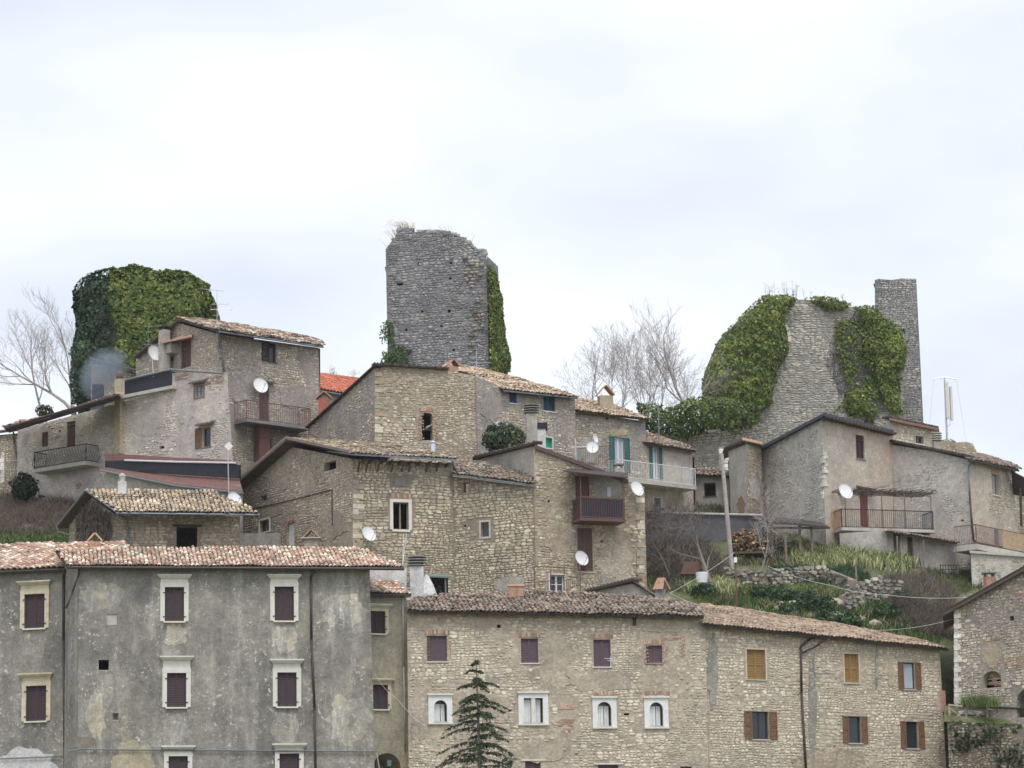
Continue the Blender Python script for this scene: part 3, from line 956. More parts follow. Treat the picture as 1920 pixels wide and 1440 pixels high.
def chimney(root, base, w, d, h, mat, rot=0.0, cap='slabs', capm=None, name='chimney', sub=None):
    base = Vector(base); ax = Vector((math.cos(rot), math.sin(rot), 0)); ay = Vector((-ax.y, ax.x, 0))
    mb = MB(); mb.box(base + Vector((0, 0, h / 2)), ax * (w / 2), ay * (d / 2), Vector((0, 0, h / 2)))
    o = mb.build(name, mat, root)
    c = MB(); t = base + Vector((0, 0, h))
    capm = capm or M_CONCD
    if cap == 'slabs':
        for i in range(4): c.lathe(t + Vector((0, 0, .03 + i * .13)), (0, 0, 1), [(0, .02), (0, w * .55), (.04, w * .75), (.07, w * .7), (.08, .02)], 10)
        c.tube(t, t + Vector((0, 0, .5)), w * .3, w * .3, 8)
    elif cap == 'tent':
        for s in (-1, 1):
            q = [t + ay * (d * .6) + ax * (s * w * .62) + Vector((0, 0, .02)), t - ay * (d * .6) + ax * (s * w * .62) + Vector((0, 0, .02)),
                 t - ay * (d * .6) + Vector((0, 0, w * .75)), t + ay * (d * .6) + Vector((0, 0, w * .75))]
            c.prism(q, ax * (s * .05) + Vector((0, 0, .03)))
    elif cap == 'pot':
        c.lathe(t, (0, 0, 1), [(0, w * .35), (.1, w * .3), (.22, w * .34), (.3, w * .42), (.4, w * .3), (.46, .01)], 10)
    elif cap == 'flat':
        for sx in (-1, 1):
            for sy in (-1, 1): c.box(t + ax * (sx * w * .38) + ay * (sy * d * .38) + Vector((0, 0, .08)), ax * .04, ay * .04, Vector((0, 0, .09)))
        c.box(t + Vector((0, 0, .2)), ax * (w * .62), ay * (d * .62), Vector((0, 0, .035)))
    c.build('cap', capm, o)
    return o
def beam_ends(root, pl, x0, x1, y, k, mat=None, w=.09, h=.13, proj=.45, seed=1):
    r = random.Random(seed)
    for i in range(k):
        px = x0 + (x1 - x0) * (i + .5) / k + r.uniform(-2, 2); u, z = pl.hit(px, y(px) if callable(y) else y)
        mb = MB(); mb.boxp(pl, u - w / 2, u + w / 2, z - h, z, -.1, proj * r.uniform(.8, 1.05))
        mb.build('rafter_end', mat or M_RAFTER, root)

def dish(px, py, Y, dia, label, aim=(-.35, -1, .3), anchor=None, group='satellite dishes on the houses'):
    """offset dish: shallow bowl, feed arm with receiver, bracket to its wall or pole"""
    c = P(px, py, Y); d = Vector(aim).normalized()
    base = Vector(anchor) if anchor is not None else c - d * .3 - Vector((0, 0, .1))
    root = thing('satellite_dish', label, 'satellite dish', base, group)
    side = d.cross(Vector((0, 0, 1))).normalized(); up = side.cross(d)
    n = 24; rings = 5; vs = []; fs = []
    for back in (0, 1):
        for j in range(rings + 1):
            q = j / rings
            for i in range(n):
                t = 2 * math.pi * i / n
                vs.append(c + side * (math.cos(t) * q * dia / 2 * .92) + up * (math.sin(t) * q * dia / 2) + d * (dia * .11 * (q * q - 1) - back * .012))
    m = (rings + 1) * n
    for b in (0, 1):
        for j in range(rings):
            for i in range(n):
                f = (b * m + j * n + i, b * m + j * n + (i + 1) % n, b * m + (j + 1) * n + (i + 1) % n, b * m + (j + 1) * n + i)
                fs.append(f if b else tuple(reversed(f)))
    for i in range(n):
        a, e = rings * n + i, rings * n + (i + 1) % n
        fs.append((a, e, m + e, m + a))
    mb = MB(); mb.add(vs, fs); mb.build('reflector', M_WHITE, root, smooth=True)
    mb = MB(); lo = c - up * (dia * .48); tip = c + d * (dia * .62) - up * (dia * .25)
    mb.tube(lo, tip, .014, .014, 5); mb.build('feed_arm', M_ALU, root)
    mb = MB(); mb.tube(tip - d * .02, tip - d * .02 + (c - tip).normalized() * .13, .035, .03, 8); mb.build('receiver', M_ALU, root)
    mb = MB(); bk = c - d * (dia * .13 + .02)
    mb.tube(bk + d * .03, bk - d * .1, .04, .04, 6); mb.tube(bk - d * .1 + Vector((0, 0, .1)), bk - d * .1 - Vector((0, 0, .3)), .022, .022, 6)
    mb.tube(bk - d * .1 - Vector((0, 0, .25)), base, .02, .02, 6); mb.build('bracket', M_ALU, root)
    return root
def aerial(base, height, label, arms, group=None, lean=(0, 0), r=.018, mat=None):
    """mast with yagi arms: arms = [(height fraction, heading deg, boom length, element count, element half length)]"""
    base = Vector(base); root = thing('television_aerial', label, 'aerial', base, group)
    top = base + Vector((lean[0], lean[1], height)); mat = mat or M_ALU
    mb = MB(); mb.tube(base, top, r, r * .8, 6); mb.build('mast', mat, root)
    for hf, head, L, k, el in arms:
        c = base.lerp(top, hf); d = Vector((math.cos(math.radians(head)), math.sin(math.radians(head)), .06)).normalized(); s = d.cross(Vector((0, 0, 1))).normalized()
        mb = MB(); mb.tube(c - d * (L * .3), c + d * (L * .7), .011, .011, 5)
        for i in range(k):
            q = c + d * (L * (-.28 + .96 * i / max(1, k - 1)))
            mb.tube(q - s * el * (1 - .35 * i / k), q + s * el * (1 - .35 * i / k), .007, .007, 4)
        mb.build('boom', mat, root)
    return root
def cable(pts, label, r=.012, sag=.3, mat=None, name='cable', cat='cable', group=None):
    mb = MB(); pp = []
    for a, b in zip(pts, pts[1:]):
        a, b = Vector(a), Vector(b)
        for i in range(12):
            t = i / 12; p = a.lerp(b, t); p.z -= sag * 4 * t * (1 - t); pp.append(p)
    pp.append(Vector(pts[-1])); mb.path(pp, r, 5)
    o = mb.build(name, mat or M_PIPEW, loc=pts[0]); return tag(o, label, cat, group)

# ------------------------------------------------------------------ vegetation helpers
LEAN = .45
def leaf_cloud(pts, size, pal, seed, droop=.35, mb=None, fold=True):
    """pts: list of (position, outward normal, brightness)"""
    r = random.Random(seed); mb = mb or MB()
    for p, n, k in pts:
        n = (Vector(n) + Vector((r.gauss(0, .45), r.gauss(0, .45), r.gauss(0, .45) + droop * .5))).normalized()
        d = Vector((r.gauss(0, .6), r.gauss(0, .6), -1)); d = (d - n * d.dot(n)).normalized(); s = d.cross(n)
        L = size * r.choice((r.uniform(.5, .9), r.uniform(.8, 1.5))); W = L * .42
        c = r.choice(pal); kk = k * r.gauss(1, .15); mb.col = tuple(max(.004, x * kk) for x in c)
        p = Vector(p)
        mb.add([p - d * L * .4, p + s * W + n * .02, p + d * L * .6, p - s * W + n * .02], [(0, 1, 2, 3)])
    return mb
IVY = [C(108, 122, 58), C(98, 112, 54), C(118, 128, 62), C(84, 102, 52), C(134, 136, 72), C(72, 90, 50), C(96, 114, 60)]
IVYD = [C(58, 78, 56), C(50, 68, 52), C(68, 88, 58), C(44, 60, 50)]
def ivy_on_plane(name, label, pl, polys, thick, dens, size, pal, seed, rough=.4, cat='ivy', lit=None, loc=None, edge=1.0, hang=0.0, thin=None):
    """foliage bulging from a wall; polys: list of pixel outlines laid on the wall plane"""
    r = random.Random(seed); pts = []
    for poly_px in polys:
        poly = [pl.hit(x, y) for x, y in poly_px]
        us = [p[0] for p in poly]; zs = [p[1] for p in poly]
        area = abs(sum(poly[i][0] * poly[i - 1][1] - poly[i - 1][0] * poly[i][1] for i in range(len(poly)))) / 2
        def dist(x, y):
            dm = 1e9
            for i in range(len(poly)):
                ax, ay = poly[i - 1]; bx, by = poly[i]; vx, vy = bx - ax, by - ay
                t = max(0, min(1, ((x - ax) * vx + (y - ay) * vy) / (vx * vx + vy * vy + 1e-9)))
                dm = min(dm, math.hypot(x - ax - vx * t, y - ay - vy * t))
            return dm
        def off(x, y):
            q = min(1, dist(x, y) / edge)
            return thick * math.sqrt(max(0, 1 - (1 - q) ** 2)) + rough * noise.noise(Vector((x * .9, y * .9, seed))) * q + .5 * rough * noise.noise(Vector((x * 2.6, y * 2.6, seed + 9))) * q
        cnt = int(area * dens); i = 0; tries = 0
        while i < cnt and tries < cnt * 20:
            tries += 1
            x, y = r.uniform(min(us), max(us)), r.uniform(min(zs), max(zs))
            jx = .3 * noise.noise(Vector((x * 1.1, y * 1.1, 3.3))) + .2 * noise.noise(Vector((x * 3.1, y * 3.1, 7.3)))
            if not inpoly(x + jx, y + jx, poly): continue
            if thin is not None and noise.noise(Vector((x * .8, y * .8, seed + 4))) + r.uniform(-.25, .25) < thin: continue
            if dist(x, y) < r.uniform(-.25, .3): continue
            h = off(x, y); e = .12
            gx = (off(x + e, y) - off(x - e, y)) / (2 * e); gy = (off(x, y + e) - off(x, y - e)) / (2 * e)
            nn = (pl.n - pl.u * gx - Vector((0, 0, 1)) * gy).normalized()
            k = 1 + .4 * noise.noise(Vector((x * .5, y * .5, seed + 2))) + .35 * noise.noise(Vector((x * 1.9, y * 1.9, seed + 6)))
            pts.append((pl.pt(x, y, max(.03, h) + r.uniform(-.12, .06)), nn, k)); i += 1
    mb = leaf_cloud(pts, size, pal, seed)
    base = loc or pts[0][0]
    root = thing(name, label, cat, base)
    mb.build('foliage', M_LEAF, root, colour=True)
    return root
def bare_tree(px, py, Y, height, label, seed, spread=.6, trunks=1, levels=4, lean=(0, 0), mat=None, group=None, name='bare_tree', r0=None, twig=.012, base=None, up=.12):
    r = random.Random(seed); b = Vector(base) if base is not None else P(px, py, Y)
    root = thing(name, label, 'tree', b, group); mat = mat or M_BARK
    tr, cr = MB(), MB()
    def grow(p, d, L, rad, lev):
        segs = 4 if lev < 2 else 3; q = p; dd = d
        for i in range(segs):
            dd = (dd + Vector((r.gauss(0, .16), r.gauss(0, .16), r.gauss(0, .08) + up * (.5 if lev else .2)))).normalized()
            nq = q + dd * (L / segs); ra = rad * (1 - .55 * i / segs); rb = rad * (1 - .55 * (i + 1) / segs)
            (tr if lev == 0 else cr).tube(q, nq, max(ra, twig * .6), max(rb, twig * .5), 5 if lev < 2 else 3, False)
            if lev < levels and (i > 0 or lev > 0):
                for _ in range(1 + (r.random() < (.18 if lev else .5))):
                    ax = dd.orthogonal().normalized(); ax.rotate(Matrix.Rotation(r.uniform(0, 6.28), 3, dd))
                    nd = (dd * (1 - spread * .55) + ax * spread * r.uniform(.6, 1.2)).normalized()
                    grow(nq, nd, L * r.uniform(.42, .66), rb * .62, lev + 1)
            q = nq
        if lev < levels: grow(q, dd, L * .55, rad * .42, lev + 1)
    for t in range(trunks):
        d = Vector((lean[0] + r.gauss(0, .18) * (trunks > 1), lean[1] + r.gauss(0, .1), 1)).normalized()
        s = b + Vector((r.gauss(0, .25), r.gauss(0, .2), 0)) * (trunks > 1)
        grow(s - d * .3, d, height * .5 * r.uniform(.85, 1.1), r0 or height * .018, 0)
    tr.build('trunk', mat, root); cr.build('branches', mat, root)
    return root
def shrub(c, rx, ry, rz, label, pal, n, size, seed, name='shrub', cat='shrub', group=None, holes=.0):
    r = random.Random(seed); c = Vector(c); pts = []
    root = thing(name, label, cat, (c.x, c.y, c.z - rz), group)
    while len(pts) < n:
        d = Vector((r.gauss(0, 1), r.gauss(0, 1), r.gauss(0, 1))).normalized()
        q = .55 + .45 * r.random() ** .5
        q *= 1 + .35 * noise.noise(d * 2.2 + Vector((seed, 0, 0)))
        if noise.noise(d * 3 + Vector((0, seed, 0))) < -.35 + holes: continue
        p = c + Vector((d.x * rx, d.y * ry, d.z * rz)) * q
        pts.append((p, d, .85 + .3 * r.random()))
    leaf_cloud(pts, size, pal, seed).build('foliage', M_LEAF, root, colour=True)
    mb = MB()
    for i in range(4):
        mb.tube(c - Vector((r.uniform(-.1, .1), r.uniform(-.1, .1), rz)), c + Vector((r.uniform(-.4, .4) * rx, r.uniform(-.4, .4) * ry, r.uniform(-.2, .5) * rz)), .03, .012, 5)
    mb.build('stem', M_BARKD, root)
    return root

# ------------------------------------------------------------------ ground
def w(s, x0, y0, x1, y1, **k): return dict(s=s, r=(x0, y0, x1, y1), **k)
def zg(px, Y, d=1.0):
    p = P(px, 900, Y); return ground_z(p.x, p.y) - d
gm, nt, bs, out = new_mat('hillside_earth')
pos = position(nt)
c = mix(nt, ramp(nt, noise_node(nt, pos, .45, 7, .7), .38, .62), C(74, 88, 46), C(120, 112, 92))
c = mix(nt, ramp(nt, noise_node(nt, pos, 1.7, 6, .7), .5, .68), c, C(60, 76, 42))
c = mix(nt, ramp(nt, noise_node(nt, pos, .9, 6, .7), .6, .7), c, C(146, 138, 122))
nt.links.new(c, bs.inputs['Base Color']); bs.inputs['Roughness'].default_value = 1.0
bump(nt, bs, noise_node(nt, pos, 3, 6, .7), .8, .2)
def axis(lo, hi, fine0, fine1, step, coarse):
    v = []; x = lo
    while x < hi:
        v.append(x); x += step if fine0 <= x < fine1 else coarse
    return v + [hi]
gx = axis(-2400, 2400, -40, 40, 1.0, 60); gy = axis(-600, 4000, 100, 240, 1.0, 60)
mb = MB(); mb.v = [(x, y, ground_z(x, y)) for y in gy for x in gx]; mb.c = [(1, 1, 1)] * len(mb.v)
k = len(gx)
mb.f = [(j * k + i, j * k + i + 1, (j + 1) * k + i + 1, (j + 1) * k + i) for j in range(len(gy) - 1) for i in range(k - 1)]
g = mb.build('ground', gm, smooth=True); g['kind'] = 'structure'

ST_TAN = dict(pal=PAL_TAN, size=(.25, .135), gap=.012, proud=.024)
ST_MIX = dict(pal=PAL_MIX, size=(.21, .12), gap=.018, proud=.018)
ST_PINK = dict(pal=PAL_PINK, size=(.22, .125), gap=.018, proud=.014)
ST_GREY = dict(pal=PAL_GREY, size=(.3, .13), gap=.014, proud=.03)
ST_CAST = dict(pal=PAL_CAST, size=(.36, .13), gap=.014, proud=.026)

# ------------------------------------------------------------------ long grey palace, lower left
pk = dict(m=M_SHUT, sill=.07, sp=.12, sm=M_FRAME, sp2=1)
palace, pf = house('palace', 'long grey rendered palace with maroon shutters in pale stone surrounds, lower left', 'house', [
    dict(A=(120, 142.6), B=(147, 140.2), mat=PL_GREY, top=[(118, 1068), (147, 1064)]),
    dict(A=(147, 140.2), B=(697, 142.2), ry=1250, mat=PL_GREY, top=[(147, 1064), (693, 1064)], b1=(707, 1500), wins=[
        w('palace', 309, 1101, 345, 1165, cy=1079, **pk), w('palace', 515, 1100, 551, 1164, cy=1079, **pk),
        w('palace', 313, 1262, 349, 1326, cy=1232, **pk), w('palace', 520, 1261, 556, 1325, cy=1238, **pk),
        w('palace', 316, 1418, 352, 1482, cy=1400, **pk), w('palace', 524, 1413, 561, 1478, cy=1396, **pk),
        w('panel', 201, 1151, 220, 1171, m=M_CONC, sill=0), w('dark', 185, 1237, 204, 1257, sill=0), w('glass', 211, 1337, 222, 1351, sill=0, leaves=1, dep=.15)]),
], zg(400, 141, 4), depth=9, seed=1)
ppl = pf[1]['pl']
patch(palace, ppl, 208, 1388, 296, 1470, PL_CREAM, seed=3)
patch(palace, ppl, 132, 1380, 180, 1405, plain('bare_brown_render', C(120, 112, 102), .95, 0, .4, 3), seed=4)
for q, b in enumerate([(303, 1170, 352, 1215), (510, 1170, 558, 1225), (298, 1333, 358, 1400), (508, 1332, 566, 1400), (150, 1085, 235, 1150), (190, 1260, 215, 1330), (600, 1110, 690, 1180), (610, 1300, 700, 1400), (160, 1290, 200, 1390)]): patch(palace, ppl, *b, PL_RUN, seed=210 + q, n=.005)
mb = MB(); mb.path([ppl.at(128, 1409, .12), ppl.at(150, 1405, .1), ppl.at(420, 1407, .1), ppl.at(706, 1409, .1)], .035, 6); mb.build('wall_pipe', M_PIPEG, palace)
e0, e1 = ppl.at(126, 1060, .45), ppl.at(758, 1063, .45)
roof(palace, *slope_pts(e0, e1, 19), [(126, 1060), (758, 1063), (735, 1053), (690, 1034), (660, 1027), (400, 1027), (104, 1031), (112, 1042)],
     PAL_ROOF, M_TILE, pitch=.185, row=.3, seed=11, gutter=(M_PIPEB, .07), thick=.14)
downpipe(palace, [ppl.at(588, 1066, .3), ppl.at(583, 1083, .1), ppl.at(584, 1200, .1), ppl.at(590, 1330, .1), ppl.at(592, 1470, .1)], M_PIPEB, .055)
lw_pl = Pl((-60, 143.6), (123, 142.6), 1200)
wing, wf = house('palace_wing', 'left wing of the grey palace, cut off by the left picture edge', 'house', [
    dict(A=(-60, 143.6), B=(123, 142.6), ry=1200, mat=PL_GREY, top=[(-60, 1076), (123, 1070)], wins=[
        w('palace', 46, 1114, 84, 1178, cy=1091, fm=M_FRAMEY, **pk), w('palace', 49, 1286, 87, 1352, cy=1264, fm=M_FRAMEY, **pk)])],
    zg(60, 142, 4), depth=9, seed=2)
wpl = wf[0]['pl']
patch(wing, wpl, -30, 1402, 118, 1480, PL_WHITE, seed=9)
roof(wing, *slope_pts(wpl.at(-60, 1072, .45), wpl.at(128, 1064, .3), 18), [(-60, 1072), (122, 1064), (108, 1036), (180, 1034), (243, 1030), (226, 1019), (100, 1021), (-60, 1024)],
     PAL_ROOF, M_TILE, pitch=.27, row=.36, seed=12, gutter=(M_PIPEB, .08), thick=.14)
downpipe(wing, [wpl.at(120, 1068, .3), wpl.at(119, 1085, .12), wpl.at(119, 1200, .1), wpl.at(122, 1470, .1)], M_PIPEB, .06)
downpipe(palace, [ppl.at(149, 1066, .32), ppl.at(148, 1076, .2), ppl.at(136, 1110, .25), ppl.at(124, 1140, .5)], M_PIPEB, .05)
mb = MB(); mb.path([wpl.at(-60, 1425, .1), wpl.at(118, 1418, .1)], .03, 6); mb.build('wall_pipe', M_PIPEG, wing)
cb = P(178, 1021, 147); chimney(wing, cb - Vector((0, 0, .5)), .5, .4, .62, M_TERRA, .1, 'tent', plain('tan_clay', C(196, 166, 136), .9, 0, .2, 5))

# narrow recessed house between palace and row house
nk = dict(m=M_SHUT, sill=.06, sp=.1, fm=M_FRAMEY, cm=M_FRAMEY, t=.16)
nar, nf = house('narrow_house', 'narrow recessed cream and grey house over a dark street arch beside the palace', 'house', [
    dict(A=(680, 143.6), B=(765, 144.4), ry=1250, mat=plaster('narrow_render', C(166, 158, 140), C(128, 124, 114), C(186, 172, 140), .4, .7, C(190, 170, 132), (.5, .7)), top=[(680, 1114), (762, 1114)], b1=(768, 1500), wins=[
        w('palace', 694, 1146, 722, 1188, cy=1134, **nk), w('palace', 699, 1284, 727, 1330, cy=1274, **nk),
        w('arch_dark', 700, 1412, 752, 1520, sill=0, name='street_arch', reveal=2.5)])], zg(730, 144, 4), depth=7, seed=3)
npl = nf[0]['pl']
roof(nar, *slope_pts(npl.at(680, 1112, .4), npl.at(771, 1113, .4), 19), [(680, 1112), (771, 1113), (760, 1104), (748, 1092), (680, 1090)], PAL_ROOF, M_TILE, pitch=.2, row=.3, seed=13, thick=.1, gutter=(M_PIPEB, .05))
downpipe(nar, [npl.at(755, 1116, .12), npl.at(757, 1250, .1), npl.at(760, 1410, .1)], M_CONC, .03)
wh, whf = house('white_upper_house', 'small white rendered wall under the end of the palace roof, with striped chimney', 'house', [
    dict(A=(670, 146.2), B=(762, 146.6), ry=1080, mat=PL_WHITE, top=[(670, 1058), (762, 1064)], wins=[w('panel', 724, 1058, 741, 1066, m=M_FRAMEY, sill=0)])], zg(720, 148, 1), depth=3, seed=4)
cw = P(782, 1112, 147)
ch = chimney(wh, cw - Vector((0, 0, .9)), .62, .6, 2.1, PL_WHITE, 0, 'slabs', M_CONCD)
mb = MB(); mb.lathe(P(800, 1125, 147.2), (0, 0, 1), [(-.6, .55), (.2, .5), (.7, .32), (1.1, .12), (1.2, 0)], 14); mb.build('flue_base', PL_WHITE, wh)

# lantern hanging in the arch
lp = npl.at(729, 1412, .12)
lan = thing('street_lantern', 'green glass street lantern hanging in the dark arch', 'lantern', lp - Vector((0, 0, .6)))
mb = MB(); mb.tube(lp + Vector((0, 0, .02)), lp - Vector((0, 0, .22)), .012, .012, 5); mb.lathe(lp - Vector((0, 0, .3)), (0, 0, 1), [(0, .15), (.03, .14), (.12, .02)], 6); mb.build('cap', M_IRON, lan)
mb = MB(); mb.lathe(lp - Vector((0, 0, .6)), (0, 0, 1), [(0, .02), (.01, .09), (.29, .13)], 6); mb.build('glass', plain('lantern_glass', C(110, 140, 136), .2, 0, .1, 4), lan)

# ------------------------------------------------------------------ long row house with white stone windows
wk = dict(m=M_SHUTP, sill=.05, brick=.2)
row, rf = house('row_house', 'long stone house with purple shutters above four white stone windows, behind the cedar', 'house', [
    dict(A=(763, 143.6), B=(1322, 145.6), ry=1250, mat=PL_MORTAR_L, top=[(763, 1146), (1322, 1158)], b1=(1330, 1500),
         stone=dict(ST_PINK, thr=-.16, nscale=.38), wins=[
        w('shut', 801, 1192, 838, 1240, jamb_brick=.06, **wk), w('shut', 977, 1197, 1009, 1243, **wk), w('shut', 1113, 1199, 1145, 1250, **wk),
        w('shut', 1212, 1210, 1242, 1243, jamb_brick=.12, sm=M_TERRA, **wk),
        w('arch_white', 814, 1313, 838, 1353, fr=(803, 1304, 848, 1355)), w('twin_white', 982, 1309, 1018, 1355, fr=(972, 1300, 1028, 1357)),
        w('arch_white', 1120, 1316, 1146, 1361, fr=(1111, 1309, 1156, 1363)), w('arch_white', 1218, 1317, 1243, 1361, fr=(1208, 1309, 1253, 1363)),
        w('shut', 985, 1427, 1014, 1480, m=M_SHUTP, lintel=.06, lm=M_FRAME), w('shut', 1122, 1434, 1160, 1490, m=M_SHUTP, lintel=.06, lm=M_FRAME), w('shut', 1276, 1437, 1298, 1490, m=M_SHUTP, sill=.04),
        w('dark', 815, 1158, 823, 1165, sill=0), w('dark', 932, 1171, 939, 1178, sill=0), w('dark', 1170, 1337, 1180, 1342, sill=0)],
        clear=[(1240, 1186, 1292, 1248), (1048, 1310, 1085, 1378)])], zg(1000, 144, 4), depth=8, seed=5)
rpl = rf[0]['pl']
def brick_area(root, pl, x0, y0, x1, y1, seed=1, n=.02):
    u0, u1, z0, z1 = pl.rect(x0, y0, x1, y1); return bricks_row(root, pl, u0, u1, z0, z1, n, 0, seed, 'brick_patch', False)
for q, b in enumerate([(1240, 1188, 1272, 1200), (1274, 1190, 1280, 1232), (1048, 1322, 1078, 1330), (1046, 1348, 1074, 1362), (1054, 1362, 1070, 1374), (905, 1288, 915, 1296)]): brick_area(row, rpl, *b, seed=q)
for q, b in enumerate([(1112, 1298, 1158, 1305), (1209, 1297, 1256, 1304)]):
    u0, u1, z0, z1 = rpl.rect(*b); bricks_row(row, rpl, u0, u1, z0, z1, .03, .05, q)
for q, b in enumerate([(770, 1145, 860, 1160), (1060, 1255, 1200, 1300), (770, 1282, 800, 1400), (850, 1300, 960, 1345), (940, 1390, 1060, 1430), (1180, 1150, 1310, 1185)]):
    patch(row, rpl, *b, PL_MORTAR_L, seed=30 + q, n=.03)
e0, e1 = rpl.at(764, 1144, .45), rpl.at(1320, 1155, .45)
roof(row, *slope_pts(e0, e1, 18), [(764, 1144), (1320, 1155), (1318, 1146), (1308, 1136), (1250, 1124), (1200, 1119), (1080, 1113), (990, 1109), (905, 1114), (775, 1119)],
     PAL_BROWN, M_TILE_OLD, pitch=.2, row=.32, seed=14, jitter=2.0, thick=.13)
beam_ends(row, rpl, 780, 1310, lambda x: 1146 + (x - 763) * .0215, 16, w=.07, h=.1, proj=.42)
wood(row, rpl, (rpl.hit(1186, 1160)[0], rpl.hit(1192, 1160)[0], rpl.hit(1190, 1173)[1], rpl.hit(1190, 1150)[1]), -.05, .1, M_DWOOD, 'bracket')

# ------------------------------------------------------------------ lower right stone house with brown shutters
ok_ = dict(m=M_SHUTB, fm=M_DWOOD, sill=.06, lw=.9, sm=M_CONC, panels=2)
low, lf = house('shuttered_house', 'pale stone house with ochre and brown shutters and a forked downpipe, lower right', 'house', [
    dict(A=(1322, 145.7), B=(1768, 151.5), ry=1250, mat=PL_MORTAR_L, top=[(1322, 1174), (1762, 1219)], b1=(1780, 1500),
         stone=dict(ST_PINK, thr=-.42, size=(.22, .13), nscale=.4), wins=[
        w('shut', 1400, 1218, 1435, 1274, m=M_SHUTO, panels=2, sm=M_CONC, sill=.05, surround=.06, surm=M_FRAMEY), w('shut', 1583, 1226, 1610, 1280, m=M_SHUTO, panels=2, sm=M_CONC, surround=.05, surm=M_FRAMEY),
        w('open', 1410, 1334, 1442, 1386, bars=0, **ok_), w('open', 1694, 1242, 1716, 1292, leaves=1, curtain=True, **ok_),
        w('open', 1591, 1343, 1615, 1393, leaves=1, **ok_), w('open', 1699, 1353, 1722, 1403, leaves=1, **ok_)])], zg(1550, 147, 4), depth=8, seed=6)
lpl = lf[0]['pl']
e0, e1 = lpl.at(1317, 1169, .45), lpl.at(1778, 1216, .4)
roof(low, *slope_pts(e0, e1, 18), [(1317, 1169), (1778, 1216), (1740, 1204), (1560, 1169), (1318, 1133)], PAL_RED, M_TILE, pitch=.19, row=.31, seed=15, thick=.13, jitter=1.2)
downpipe(low, [lpl.at(1540, 1194, .35), lpl.at(1520, 1197, .2), lpl.at(1502, 1212, .1), lpl.at(1503, 1300, .1), lpl.at(1513, 1470, .1)], M_PIPEB, .055)
downpipe(low, [lpl.at(1552, 1196, .35), lpl.at(1530, 1212, .2), lpl.at(1504, 1224, .1)], M_PIPEB, .045)
patch(low, lpl, 1515, 1222, 1532, 1440, PL_CASTLE, seed=51, n=.03); patch(low, lpl, 1640, 1205, 1646, 1290, PL_CASTLE, seed=52, n=.03)
patch(low, lpl, 1324, 1180, 1346, 1330, PL_CASTLE, seed=53, n=.03); patch(low, lpl, 1664, 1238, 1678, 1290, PL_CREAM, seed=54, n=.03); patch(low, lpl, 1480, 1400, 1640, 1470, PL_MORTAR_T, seed=55, n=.028)

# ------------------------------------------------------------------ stone gable house at the right edge
rg, rgf = house('gable_house', 'rough stone gable wall with bricked niche and white corner stones, right edge', 'house', [
    dict(A=(1792, 150.5), B=(1990, 146.5), ry=1200, mat=PL_MORTAR_G, top=[(1788, 1146), (1990, 1032)], b0=(1803, 1400), vis=1330, stone=dict(ST_MIX, thr=-.35, pal=PAL_MIX + [C(190, 186, 180)]), wins=[
        w('arch_dark', 1843, 1258, 1877, 1290, sill=0, name='niche', reveal=.3, rise=.35), w('arch_dark', 1906, 1290, 1950, 1345, sill=0, name='archway', reveal=2.0), w('dark', 1893, 1155, 1901, 1165, sill=0)],
        clear=[(1840, 1200, 1878, 1256)])], zg(1850, 148, 3), depth=8, seed=7)
gpl = rgf[0]['pl']
brick_area(rg, Pl((1843, 150.05), (1877, 149.3), 1270), 1842, 1256, 1878, 1291, 5, .02)
for q, b in enumerate([(1898, 1095, 1930, 1122), (1888, 1134, 1906, 1146), (1800, 1128, 1812, 1146), (1884, 1230, 1918, 1252), (1838, 1196, 1876, 1202)]): brick_area(rg, gpl, *b, seed=60 + q)
patch(rg, gpl, 1842, 1204, 1878, 1256, PL_MORTAR_T, seed=61, n=.02)
quoins(rg, gpl, 1790, 1150, 1330, .4, .26, seed=7)
a, b = gpl.at(1768, 1150, .35), gpl.at(1990, 1026, .35)
mb = MB(); off = None
mb.prism([a, b, bk(b, 6), bk(a, 6)], Vector((0, 0, -.12))); mb.build('roof', M_RAFTER, rg)
mb = MB(); mb.prism([a + Vector((0, 0, .01)), b + Vector((0, 0, .01)), bk(b, 6) + Vector((0, 0, .01)), bk(a, 6) + Vector((0, 0, .01))], Vector((0, 0, .1))); mb.build('tile_course', M_ROOFBED, rg)
cb = gpl.at(1856, 1098, -1.5); chimney(rg, cb - Vector((0, 0, .5)), .5, .4, .9, M_TERRA, .2, 'flat')

# ------------------------------------------------------------------ small house with vine-covered gable, left
sm, sf = house('small_house', 'low stone house with tan tiled roof, dark open window and vine-covered gable', 'house', [
    dict(A=(132, 159.4), B=(212, 155.2), ry=980, mat=PL_MORTAR_T, top=[(130, 962), (165, 926), (212, 962)], vis=1030, stone=dict(ST_TAN, thr=-.2)),
    dict(A=(212, 155.2), B=(450, 156.4), ry=980, mat=PL_MORTAR_T, top=[(212, 962), (450, 968)], vis=1030, stone=dict(ST_TAN, thr=-.3),
         wins=[w('dark', 331, 988, 370, 1040, lintel=.1, lm=M_DWOOD, sill=0, name='opening')])], zg(280, 156, 2.5), back='para', seed=8)
spl = sf[1]['pl']; sg = sf[0]['pl']
ap, eR, eL = sg.at(160, 919, .5), sg.at(218, 959, .55), sg.at(106, 987, .5)
along = spl.u * 7.2
roof(sm, eR, eR + along, ap, None, PAL_TANROOF, M_TILE_OLD, pitch=.2, row=.32, seed=16, poly3=[eR, eR + along * .97, ap + along * .86, ap], gutter=(M_PIPEG, .05), jitter=1.4)
mb = MB(); mb.prism([eL, ap, ap + along * .86, eL + along], Vector((0, 0, -.1))); mb.build('rear_roof', M_RAFTER, sm)
mb = MB(); mb.path([eL, ap], .045, 6); mb.path([ap, eR], .045, 6); mb.build('verge', M_PIPEG, sm)
